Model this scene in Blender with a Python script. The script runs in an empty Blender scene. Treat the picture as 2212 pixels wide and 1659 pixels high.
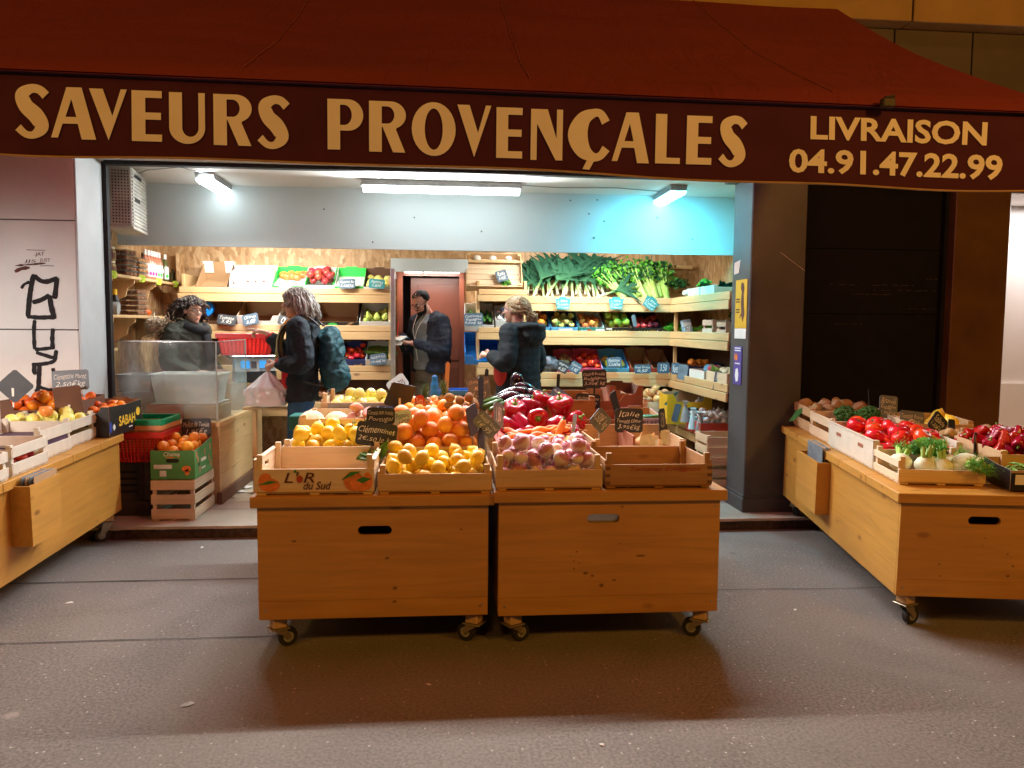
import bpy, bmesh, math, random
from mathutils import Vector, Matrix, Euler, noise
from mathutils.geometry import tessellate_polygon
PI = math.pi
rnd = random.Random(7)
SC = bpy.context.scene
COL = SC.collection

# ------------------------------------------------------------------ camera (measured from the photograph's vanishing points)
CX, CY, FP = 1106.0, 829.5, 1661.0            # picture measured on a 2212 x 1659 grid
YAW, PIT, ROL = math.radians(5.11), math.radians(4.288), math.radians(-0.49)
CAMP = Vector((0, 0, 1.5))
_f = Vector((math.sin(YAW)*math.cos(PIT), math.cos(YAW)*math.cos(PIT), -math.sin(PIT)))
_r0 = Vector((math.cos(YAW), -math.sin(YAW), 0)); _d0 = _f.cross(_r0)
_r = _r0*math.cos(ROL) + _d0*math.sin(ROL); _d = -_r0*math.sin(ROL) + _d0*math.cos(ROL)
def ray(px, py): return _f + _r*((px-CX)/FP) + _d*((py-CY)/FP)
def WY(px, py, y): q = ray(px, py); return CAMP + q*(y/q.y)          # a measured point on a plane of known depth
def WZ(px, py, z): q = ray(px, py); return CAMP + q*((z-1.5)/q.z)
def WX(px, py, x): q = ray(px, py); return CAMP + q*(x/q.x)
cam = bpy.data.cameras.new('camera'); camo = bpy.data.objects.new('camera', cam); COL.objects.link(camo)
cam.sensor_width = 36; cam.lens = 36*FP/2212; cam.clip_end = 500; cam.clip_start = .05
m = Matrix((( _r.x, -_d.x, -_f.x, CAMP.x), (_r.y, -_d.y, -_f.y, CAMP.y), (_r.z, -_d.z, -_f.z, CAMP.z), (0,0,0,1)))
camo.matrix_world = m
SC.camera = camo

# ------------------------------------------------------------------ materials
def lin(h):
    h = h.lstrip('#'); o = []
    for i in (0, 2, 4):
        v = int(h[i:i+2], 16)/255
        o.append(v/12.92 if v <= .04045 else ((v+.055)/1.055)**2.4)
    return tuple(o)
class NT:
    def __init__(s, name):
        s.m = bpy.data.materials.new(name); s.m.use_nodes = True
        s.t = s.m.node_tree; s.b = s.t.nodes['Principled BSDF']; s.L = s.t.links.new
    def n(s, ty, **kw):
        x = s.t.nodes.new(ty)
        for k, v in kw.items():
            if k in x.inputs.keys(): x.inputs[k].default_value = v
            else: setattr(x, k, v)
        return x
    def coord(s, scale, vary=True, kind='Object'):
        tc = s.n('ShaderNodeTexCoord'); mp = s.n('ShaderNodeMapping'); mp.inputs['Scale'].default_value = scale
        if vary:
            oi = s.n('ShaderNodeObjectInfo'); mu = s.n('ShaderNodeMath', operation='MULTIPLY'); mu.inputs[1].default_value = 37.0
            s.L(oi.outputs['Random'], mu.inputs[0]); s.L(mu.outputs[0], mp.inputs['Location'])
        s.L(tc.outputs[kind], mp.inputs['Vector']); return mp.outputs[0]
    def noise(s, vec, scale, detail=4, rough=.55, dist=0):
        x = s.n('ShaderNodeTexNoise', Scale=scale, Detail=detail, Roughness=rough, Distortion=dist); s.L(vec, x.inputs['Vector']); return x.outputs['Fac']
    def ramp(s, fac, stops, interp='LINEAR'):
        r = s.n('ShaderNodeValToRGB'); r.color_ramp.interpolation = interp; e = r.color_ramp.elements
        while len(e) < len(stops): e.new(.5)
        for i, (p, c) in enumerate(stops):
            e[i].position = p; e[i].color = (*c, 1) if len(c) == 3 else c
        s.L(fac, r.inputs[0]); return r.outputs[0]
    def mix(s, fac, a, b, mode='MIX'):
        x = s.n('ShaderNodeMix', data_type='RGBA', blend_type=mode)
        for i, v in ((0, fac), (6, a), (7, b)):
            if isinstance(v, (int, float)): x.inputs[i].default_value = v
            elif isinstance(v, tuple): x.inputs[i].default_value = (*v, 1)
            else: s.L(v, x.inputs[i])
        return x.outputs[2]
    def base(s, c):
        if isinstance(c, tuple): s.b.inputs['Base Color'].default_value = (*c, 1)
        else: s.L(c, s.b.inputs['Base Color'])
    def bump(s, h, strength=.2, dist=.01):
        x = s.n('ShaderNodeBump', Strength=strength, Distance=dist); s.L(h, x.inputs['Height']); s.L(x.outputs[0], s.b.inputs['Normal'])
    def set(s, **kw):
        for k, v in kw.items(): s.b.inputs[k.replace('_', ' ')].default_value = v
M = {}
def g3(c, k): return tuple(min(1, x*k) for x in c)
def plain(name, c, rough=.6, var=.18, scale=9, bump=.0, bscale=60, spec=.5, metal=0, sss=0):
    """a colour with blotches, so nothing is one flat value"""
    t = NT(name); v = t.coord((1, 1, 1)); f = t.noise(v, scale, 5)
    t.base(t.ramp(f, [(.3, g3(c, 1-var)), (.7, g3(c, 1+var))]))
    t.set(Roughness=rough, Metallic=metal); t.b.inputs['Specular IOR Level'].default_value = spec
    if bump: t.bump(t.noise(v, bscale, 4), bump, .004)
    if sss: t.set(Subsurface_Weight=sss); t.b.inputs['Subsurface Radius'].default_value = (.01, .005, .003)
    M[name] = t.m; return t.m
def wood(name, c, axis='x', rough=.5, contrast=.22, knots=.0, fine=1.0):
    t = NT(name); sc = {'x': (1.1, 16, 16), 'y': (16, 1.1, 16), 'z': (16, 16, 1.1)}[axis]
    v = t.coord(tuple(k*fine for k in sc)); f = t.noise(v, 1.6, 7, .6, .9)
    v2 = t.coord((1, 1, 1)); big = t.noise(v2, 2.3, 3)
    col = t.ramp(f, [(.25, g3(c, 1-contrast*1.5)), (.5, c), (.8, g3(c, 1+contrast))])
    col = t.mix(t.ramp(big, [(.35, (0, 0, 0)), (.75, (.45, .45, .45))]), col, g3((c[0], c[1]*.86, c[2]*.75), .78))
    if knots:
        ks = {'x': (1.6, 3.4, 3.4), 'y': (3.4, 1.6, 3.4), 'z': (3.4, 3.4, 1.6)}[axis]
        vo = t.n('ShaderNodeTexVoronoi', Scale=1.75); t.L(t.coord(ks), vo.inputs['Vector'])
        col = t.mix(t.ramp(vo.outputs['Distance'], [(.05, (knots,)*3), (.12, (0, 0, 0))]), col, g3((c[0], c[1]*.6, c[2]*.5), .3))
    t.base(col); t.set(Roughness=rough); t.bump(f, .18, .003); M[name] = t.m; return t.m
def emit(name, c, s):
    t = NT(name); t.base((.9, .9, .9)); t.b.inputs['Emission Color'].default_value = (*c, 1); t.set(Emission_Strength=s); M[name] = t.m; return t.m

AMB = (.52, .262, .046)
def knotty(name, c, pts):
    """pine front with knots where the photograph's board has them: (x, z, radius, stretch) in the board's own metres"""
    wood(name, c, 'x', .45, .17, .55); mm = M[name]; nt = mm.node_tree; b = nt.nodes['Principled BSDF']; src = b.inputs['Base Color'].links[0].from_socket
    tc = nt.nodes.new('ShaderNodeTexCoord'); wob = nt.nodes.new('ShaderNodeTexNoise'); wob.inputs['Scale'].default_value = 38; nt.links.new(tc.outputs['Object'], wob.inputs['Vector'])
    for x, z, r, st in pts:
        mp = nt.nodes.new('ShaderNodeMapping'); mp.vector_type = 'TEXTURE'; mp.inputs['Location'].default_value = (x, 0, z); mp.inputs['Scale'].default_value = (r*st, 1e3, r); nt.links.new(tc.outputs['Object'], mp.inputs['Vector'])
        ln = nt.nodes.new('ShaderNodeVectorMath'); ln.operation = 'LENGTH'; nt.links.new(mp.outputs[0], ln.inputs[0])
        ad = nt.nodes.new('ShaderNodeMath'); ad.operation = 'MULTIPLY_ADD'; nt.links.new(wob.outputs['Fac'], ad.inputs[0]); ad.inputs[1].default_value = .9; nt.links.new(ln.outputs['Value'], ad.inputs[2])
        rp = nt.nodes.new('ShaderNodeValToRGB'); e = rp.color_ramp.elements; e[0].position = .8; e[0].color = (.8, .8, .8, 1); e[1].position = 1.75; e[1].color = (0, 0, 0, 1); nt.links.new(ad.outputs[0], rp.inputs[0])
        mx = nt.nodes.new('ShaderNodeMix'); mx.data_type = 'RGBA'; nt.links.new(rp.outputs[0], mx.inputs[0]); nt.links.new(src, mx.inputs[6]); mx.inputs[7].default_value = (c[0]*.22, c[1]*.16, c[2]*.12, 1); src = mx.outputs[2]
    nt.links.new(src, b.inputs['Base Color'])
for a in 'xyz':
    wood('cart_pine_'+a, AMB, a, .45, .17, .8)
    wood('shelf_pine_'+a, (.66, .45, .22), a, .45, .15, .8)
    wood('crate_pale_'+a, (.72, .56, .38), a, .7, .14)
    wood('crate_warm_'+a, (.60, .40, .21), a, .7, .18)
    wood('crate_old_'+a, (.36, .19, .07), a, .6, .3, .6)
plain('crate_white', (.62, .56, .46), .65, .07, 14)
plain('white_wall', (.70, .71, .69), .75, .06, 3, .15, 120)
plain('bulkhead_paint', (.60, .67, .68), .6, .03, 2, .05, 30)
plain('ceiling_paint', (.74, .74, .70), .8, .05, 2)
plain('jamb_paint', (.50, .55, .56), .7, .07, 5, .1, 90)
plain('grey_stone', (.068, .070, .074), .45, .22, 3.5)
plain('shutter_dark', (.007, .0065, .008), .8, .25, 7, 0, 60, .2)
plain('brown_metal', (.13, .065, .022), .32, .22, 4)
plain('upper_panel', (.42, .27, .11), .6, .12, 3)
plain('upper_dark', (.12, .10, .085), .6, .15, 3)
plain('neighbour_white', (.8, .76, .72), .6, .03, 2)
plain('black_seam', (.012, .010, .010), .8)
plain('rusty_steel', (.05, .035, .025), .6, .4, 12)
plain('rubber', (.02, .02, .02), .7, .2)
plain('galvanised', (.42, .36, .26), .35, .25, 14, 0, 60, .5, .75)
plain('steel', (.55, .56, .57), .3, .1, 14, 0, 60, .5, .9)
plain('grey_plastic', (.33, .34, .34), .5)
plain('dark_plastic', (.035, .036, .04), .4)
plain('fridge_brown', (.07, .052, .045), .45, .3, 8)
plain('slate', (.026, .028, .034), .55, .25, 20)
plain('slate_lit', (.15, .18, .21), .6, .25, 16)  # paler slate, with bluish reflected light put into its colour
plain('slate_blue', (.045, .085, .125), .5, .25, 16)
plain('tag_teal', (.03, .24, .25), .45, .12)
plain('chalk', (.82, .80, .74), .9, .05)
plain('tag_stake', (.80, .76, .70), .5, .05)
plain('clear_stake', (.42, .43, .44), .25, .1)
plain('sticker_yellow', (.55, .75, .05), .6, .06)
plain('cardboard', (.42, .26, .13), .8, .12, 6)
plain('cardboard_dark', (.14, .065, .035), .75, .15, 6)
plain('cardboard_red', (.30, .10, .05), .7, .12, 6)
plain('box_white', (.76, .78, .76), .6, .04)
plain('box_black', (.014, .013, .013), .4, .3)
plain('box_green', (.075, .30, .085), .5, .08)
plain('box_bright_green', (.04, .62, .09), .5, .06)
plain('box_blue', (.10, .42, .72), .5, .08)
plain('box_navy', (.02, .035, .16), .5, .12)
plain('box_teal', (.02, .22, .18), .5, .1)
plain('box_pink', (.70, .10, .20), .5, .1)
plain('box_red', (.45, .05, .03), .5, .1)
plain('box_yellow', (.80, .50, .015), .5, .06)
plain('box_lilac', (.45, .33, .48), .5, .1)
plain('plastic_red', (.62, .025, .02), .3, .06)
plain('plastic_green', (.0, .26, .10), .3, .06)
plain('plastic_blue', (.01, .22, .75), .3, .06)
plain('plastic_orange', (.62, .25, .09), .5, .06)
plain('paper', (.80, .78, .74), .8, .04)
plain('paper_cyan', (.50, .72, .78), .7, .05)
plain('ink_black', (.012, .010, .012), .85, .2)
plain('ink_brown', (.10, .03, .02), .8)
plain('ink_red', (.38, .055, .025), .8)
plain('ink_white', (.8, .82, .82), .8)
plain('ink_yellow', (.85, .55, .03), .7)
plain('ink_orange', (.70, .20, .04), .7, .3, 25)
plain('ink_green', (.05, .22, .05), .8, .3, 25)
plain('ink_pink', (.72, .25, .15), .7)
plain('ink_blue', (.02, .06, .35), .7)
plain('ink_cyan', (.05, .5, .75), .6)
plain('ink_violet', (.45, .04, .32), .7)
plain('letters_cream', (.88, .83, .83), .75, .05, 5)
plain('poster_yellow', (.72, .42, .02), .5, .05)
plain('poster_violet', (.10, .07, .35), .5, .1)
plain('purple_liner', (.075, .030, .065), .6); plain('porcelain', (.85, .85, .82), .3, .04)
# fruit and vegetables
def fruit(name, c1, c2, rough=.4, scale=5, bump=.15, bscale=70, spec=.5, sss=.08, mid=.5, w=.2):
    t = NT(name); v = t.coord((1, 1, 1)); f = t.noise(v, scale*4, 5)
    oi = t.n('ShaderNodeObjectInfo'); hs = t.n('ShaderNodeHueSaturation'); t.L(t.ramp(f, [(mid-w, c1), (mid+w, c2)]), hs.inputs['Color'])
    for inp, a_, b_ in (('Value', .36, .80), ('Hue', .026, .487)): mr = t.n('ShaderNodeMath', operation='MULTIPLY_ADD'); t.L(oi.outputs['Random'], mr.inputs[0]); mr.inputs[1].default_value = a_; mr.inputs[2].default_value = b_; t.L(mr.outputs[0], hs.inputs[inp])
    t.base(hs.outputs[0]); t.set(Roughness=rough); t.b.inputs['Specular IOR Level'].default_value = spec
    if bump: t.bump(t.noise(v, bscale*4, 3), bump, .002)
    if sss: t.set(Subsurface_Weight=sss); t.b.inputs['Subsurface Radius'].default_value = (.012, .006, .002); t.b.inputs['Subsurface Scale'].default_value = .5
    M[name] = t.m
fruit('orange_skin', (.80, .25, .015), (.88, .36, .03), .42, 3, .25, 90)
fruit('deep_orange_skin', (.75, .13, .01), (.82, .22, .015), .25, 3, .12, 90)
fruit('grapefruit_skin', (.78, .20, .06), (.86, .40, .06), .42, 1.6, .2, 90)
fruit('lemon_skin', (.86, .56, .03), (.92, .66, .06), .38, 2, .22, 80)
fruit('apple_yellow', (.72, .68, .12), (.85, .78, .30), .3, 3, 0)
fruit('apple_green', (.32, .58, .04), (.48, .70, .10), .28, 3, 0)
fruit('apple_red', (.30, .02, .03), (.55, .05, .04), .22, 3, 0)
fruit('apple_bicolour', (.70, .09, .03), (.82, .42, .08), .3, 2, 0)
fruit('pear_skin', (.45, .58, .08), (.58, .66, .16), .4, 3, .05)
fruit('tomato_skin', (.70, .035, .015), (.80, .065, .02), .2, 2, 0)
fruit('pepper_skin', (.30, .004, .014), (.44, .008, .024), .14, 2, .1, 6, .6, .05)
fruit('aubergine_skin', (.010, .004, .010), (.022, .008, .02), .10, 2, 0, 1, .6, 0)
fruit('carrot_skin', (.80, .24, .04), (.90, .34, .08), .5, 4, .2, 40)
fruit('kiwi_skin', (.20, .11, .05), (.30, .18, .08), .85, 4, .3, 120, .2, 0)
fruit('potato_skin', (.40, .27, .13), (.52, .37, .20), .8, 4, .2, 40, .2, .02)
fruit('yam_skin', (.55, .24, .19), (.66, .33, .25), .7, 4, .2, 40, .2, .02)
fruit('melon_skin', (.70, .58, .36), (.84, .78, .58), .8, 6, .5, 30, .2, .02)
fruit('onion_skin', (.55, .26, .09), (.70, .40, .18), .35, 5, .1)
fruit('garlic_skin', (.62, .58, .58), (.86, .84, .82), .55, 6, .2, 30)
fruit('bean_green', (.10, .26, .03), (.20, .40, .05), .45, 3, 0)
fruit('courgette_skin', (.02, .10, .015), (.06, .20, .03), .3, 6, 0)
fruit('leaf_dark', (.012, .07, .022), (.035, .15, .05), .5, 3, .1, 20, .4, 0)
fruit('leaf_bluish', (.02, .10, .07), (.06, .20, .14), .5, 3, .1, 20, .4, 0)
fruit('leaf_bright', (.06, .30, .02), (.16, .48, .05), .5, 5, .1, 20, .4, 0)
fruit('leaf_lemon', (.03, .12, .015), (.07, .22, .03), .35, 4, 0, 20, .5, 0)
fruit('celery_stalk', (.28, .52, .08), (.48, .68, .20), .45, 3, .1, 20)
fruit('fennel_bulb', (.66, .74, .46), (.84, .86, .68), .45, 3, .1, 20)
fruit('root_hair', (.50, .44, .30), (.70, .64, .48), .9, 3, 0, 20, .2, 0)
fruit('pineapple_skin', (.26, .11, .02), (.50, .28, .05), .6, 5, .4, 20, .3, 0)
fruit('pineapple_leaf', (.06, .13, .07), (.15, .25, .15), .55, 3, 0, 20, .3, 0)
fruit('broccoli_head', (.025, .09, .02), (.07, .18, .04), .8, 8, .6, 40, .2, 0)
fruit('stem_brown', (.16, .10, .05), (.26, .18, .08), .8, 4, 0, 1, .2, 0)
def turnip():
    t = NT('turnip_skin'); tc = t.n('ShaderNodeTexCoord'); sp = t.n('ShaderNodeSeparateXYZ'); t.L(tc.outputs['Generated'], sp.inputs[0])
    v = t.coord((1, 1, 1)); nz = t.noise(v, 22, 4); ad = t.n('ShaderNodeMath', operation='MULTIPLY_ADD'); t.L(nz, ad.inputs[0]); ad.inputs[1].default_value = .5; t.L(sp.outputs[2], ad.inputs[2])
    t.base(t.ramp(ad.outputs[0], [(.70, (.82, .70, .55)), (1.0, (.80, .56, .50)), (1.28, (.48, .18, .24))])); t.set(Roughness=.4, Subsurface_Weight=.06); t.b.inputs['Subsurface Radius'].default_value = (.01, .006, .004); M['turnip_skin'] = t.m
turnip()
def leekmat():
    t = NT('leek_leaf'); tc = t.n('ShaderNodeTexCoord'); sp = t.n('ShaderNodeSeparateXYZ'); t.L(tc.outputs['Generated'], sp.inputs[0])
    v = t.coord((1, 1, 1)); nz = t.noise(v, 14, 3); ad = t.n('ShaderNodeMath', operation='MULTIPLY_ADD'); t.L(nz, ad.inputs[0]); ad.inputs[1].default_value = .2; t.L(sp.outputs[2], ad.inputs[2])
    t.base(t.ramp(ad.outputs[0], [(.20, (.72, .74, .58)), (.42, (.30, .46, .15)), (.58, (.035, .13, .055)), (.9, (.014, .070, .036))])); t.set(Roughness=.75); t.b.inputs['Specular IOR Level'].default_value = .2; M['leek_leaf'] = t.m
leekmat()
# setting materials
def osb():
    t = NT('osb_board'); v = t.coord((1, 1, 1), False)
    wv = t.n('ShaderNodeTexNoise', Scale=3.0, Detail=2); t.L(v, wv.inputs['Vector'])
    mx = t.n('ShaderNodeMix', data_type='RGBA'); mx.inputs[0].default_value = .12; t.L(v, mx.inputs[6]); t.L(wv.outputs['Color'], mx.inputs[7])
    mp = t.n('ShaderNodeMapping'); mp.inputs['Scale'].default_value = (34, 34, 13); mp.inputs['Rotation'].default_value = (.3, .7, .2); t.L(mx.outputs[2], mp.inputs[0])
    vo = t.n('ShaderNodeTexVoronoi', Scale=1.0); t.L(mp.outputs[0], vo.inputs['Vector'])
    sp = t.n('ShaderNodeSeparateColor'); t.L(vo.outputs['Color'], sp.inputs[0])
    f = t.noise(v, 30, 4); col = t.ramp(sp.outputs[0], [(0, (.34, .185, .075)), (.45, (.50, .29, .135)), (.8, (.58, .37, .19)), (1, (.70, .50, .30))])
    col = t.mix(.25, col, t.ramp(f, [(.3, (.22, .10, .03)), (.7, (.6, .38, .18))])); t.base(col); t.set(Roughness=.55); t.bump(sp.outputs[1], .15, .004); M['osb_board'] = t.m
osb()
def asphalt():
    t = NT('asphalt'); v = t.coord((1, 1, 1), False); fine = t.noise(v, 260, 3, .7); mid = t.noise(v, 55, 4); big = t.noise(v, 1.1, 5, .6, .6)
    col = t.ramp(fine, [(.3, (.12, .103, .093)), (.55, (.235, .203, .183)), (.75, (.37, .325, .295))])
    col = t.mix(t.ramp(mid, [(.3, (.7,)*3), (.7, (0, 0, 0))]), col, (.165, .150, .138))
    col = t.mix(t.ramp(big, [(.35, (.65,)*3), (.6, (0, 0, 0))]), col, g3((.115, .095, .085), .72), 'MULTIPLY') if False else t.mix(t.ramp(big, [(.35, (.55,)*3), (.62, (0, 0, 0))]), col, (.125, .112, .102))
    vo = t.n('ShaderNodeTexVoronoi', Scale=46); t.L(v, vo.inputs['Vector']); sp = t.n('ShaderNodeSeparateColor'); t.L(vo.outputs['Color'], sp.inputs[0])
    gt = t.n('ShaderNodeMath', operation='GREATER_THAN'); gt.inputs[1].default_value = .93; t.L(sp.outputs[0], gt.inputs[0])
    lt = t.n('ShaderNodeMath', operation='LESS_THAN'); lt.inputs[1].default_value = .20; t.L(vo.outputs['Distance'], lt.inputs[0])
    mu = t.n('ShaderNodeMath', operation='MULTIPLY'); t.L(gt.outputs[0], mu.inputs[0]); t.L(lt.outputs[0], mu.inputs[1])
    gr = t.noise(v, 75, 2, .6); col = t.mix(.75, col, t.ramp(gr, [(.36, (.55, .53, .51)), (.5, (1, 1, 1)), (.66, (1.4, 1.4, 1.4))]), 'MULTIPLY'); col = t.mix(mu.outputs[0], col, (.60, .55, .50)); t.base(col); vg = t.n('ShaderNodeTexVoronoi', Scale=2.6); t.L(v, vg.inputs['Vector']); sg = t.n('ShaderNodeSeparateColor'); t.L(vg.outputs['Color'], sg.inputs[0])
    g2 = t.n('ShaderNodeMath', operation='GREATER_THAN'); g2.inputs[1].default_value = .62; t.L(sg.outputs[1], g2.inputs[0]); wg = t.n('ShaderNodeMath', operation='MULTIPLY_ADD'); t.L(mid, wg.inputs[0]); wg.inputs[1].default_value = .10; t.L(vg.outputs['Distance'], wg.inputs[2])
    m3 = t.n('ShaderNodeMix', data_type='RGBA'); gm = t.n('ShaderNodeMath', operation='MULTIPLY'); t.L(t.ramp(wg.outputs[0], [(.10, (.7,)*3), (.14, (0, 0, 0))]), gm.inputs[0]); t.L(g2.outputs[0], gm.inputs[1])
    gc = t.ramp(sg.outputs[0], [(.45, (.06, .05, .045)), (.55, (.42, .37, .33))], 'CONSTANT'); t.L(gm.outputs[0], m3.inputs[0]); t.L(col, m3.inputs[6]); t.L(gc, m3.inputs[7])
    pt = t.noise(v, .55, 3, .5, 1.2); fin = t.mix(t.ramp(pt, [(.42, (0, 0, 0)), (.5, (.35,)*3)]), m3.outputs[2], (.24, .217, .20)); t.base(fin)
    t.set(Roughness=.60); t.bump(fine, .5, .005); M['asphalt'] = t.m
asphalt()
def stone():
    t = NT('threshold_stone'); v = t.coord((1, 1, 1), False); f = t.noise(v, 90, 4); b = t.noise(v, 4, 4)
    t.base(t.mix(t.ramp(b, [(.3, (.6,)*3), (.65, (0,)*3)]), t.ramp(f, [(.35, (.40, .35, .29)), (.65, (.56, .50, .42))]), (.33, .27, .21))); t.set(Roughness=.5); t.bump(f, .2, .003); M['threshold_stone'] = t.m
    t = NT('kerb_dark'); v = t.coord((1, 1, 1), False); f = t.noise(v, 30, 5); t.base(t.ramp(f, [(.3, (.035, .018, .012)), (.7, (.12, .065, .045))])); t.set(Roughness=.75); t.bump(f, .5, .01); M['kerb_dark'] = t.m
    t = NT('floor_tile'); v = t.coord((1, 1, 1), False); f = t.noise(v, 12, 5); t.base(t.ramp(f, [(.3, (.44, .38, .28)), (.7, (.58, .52, .42))])); t.set(Roughness=.35); M['floor_tile'] = t.m
stone(); plain('tile_diamond', (.10, .07, .045), .35)
def awning():
    t = NT('awning_canvas'); v = t.coord((1, 1, 1), False); f = t.noise(v, 380, 2); b = t.noise(t.coord((.5, 2.2, 2.2), False), 1.3, 4)
    col = t.mix(t.ramp(b, [(.3, (.5,)*3), (.7, (0,)*3)]), t.ramp(f, [(.3, (.20, .036, .045)), (.7, (.29, .052, .060))]), (.15, .026, .036))
    t.base(col); t.set(Roughness=.85); t.b.inputs['Specular IOR Level'].default_value = .2; wr = t.noise(t.coord((1.6, .5, .5), False), 2.6, 4, .6, .8); t.bump(wr, .6, .06); M['awning_canvas'] = t.m
awning(); plain('valance_canvas', (.070, .016, .036), .85, .15, 5, .1, 200, .2); plain('awning_seam', (.36, .10, .08), .8); plain('awning_trim', (.42, .27, .14), .8)
def glass():
    t = NT('counter_glass'); t.base((.95, 1, .98)); t.set(Roughness=.02, Transmission_Weight=1, IOR=1.15); M['counter_glass'] = t.m
    # a screen fogged towards its foot
    t = NT('fogged_glass'); tc = t.n('ShaderNodeTexCoord'); sp = t.n('ShaderNodeSeparateXYZ'); t.L(tc.outputs['Object'], sp.inputs[0])
    nz = t.noise(t.coord((1, 1, 1), False), 3.5, 5); ad = t.n('ShaderNodeMath', operation='MULTIPLY_ADD'); t.L(nz, ad.inputs[0]); ad.inputs[1].default_value = .35; t.L(sp.outputs[2], ad.inputs[2])
    fac = t.ramp(ad.outputs[0], [(.20, (.16,)*3), (.45, (.30,)*3), (.60, (.07,)*3)])
    tr = t.n('ShaderNodeBsdfTransparent'); tr.inputs[0].default_value = (.93, .97, .96, 1); df = t.n('ShaderNodeBsdfDiffuse'); df.inputs[0].default_value = (.62, .70, .70, 1)
    gl = t.n('ShaderNodeBsdfGlossy'); gl.inputs['Roughness'].default_value = .05
    m1 = t.n('ShaderNodeMixShader'); t.L(fac, m1.inputs[0]); t.L(tr.outputs[0], m1.inputs[1]); t.L(df.outputs[0], m1.inputs[2])
    m2 = t.n('ShaderNodeMixShader'); m2.inputs[0].default_value = .05; t.L(m1.outputs[0], m2.inputs[1]); t.L(gl.outputs[0], m2.inputs[2])
    t.L(m2.outputs[0], t.t.nodes['Material Output'].inputs[0]); M['fogged_glass'] = t.m
    def film(nm, c, k, gloss=.12, rough=.2):
        t = NT(nm); tr = t.n('ShaderNodeBsdfTransparent'); df = t.n('ShaderNodeBsdfDiffuse'); df.inputs[0].default_value = (*c, 1); gl = t.n('ShaderNodeBsdfGlossy'); gl.inputs['Roughness'].default_value = rough
        m1 = t.n('ShaderNodeMixShader'); m1.inputs[0].default_value = k; t.L(tr.outputs[0], m1.inputs[1]); t.L(df.outputs[0], m1.inputs[2])
        m2 = t.n('ShaderNodeMixShader'); m2.inputs[0].default_value = gloss; t.L(m1.outputs[0], m2.inputs[1]); t.L(gl.outputs[0], m2.inputs[2]); t.L(m2.outputs[0], t.t.nodes['Material Output'].inputs[0]); M[nm] = t.m
    film('bag_film', (.88, .91, .92), .90); film('clear_tray', (.75, .72, .68), .22, .2, .1); film('thin_film', (.8, .8, .8), .4)
glass()

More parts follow.
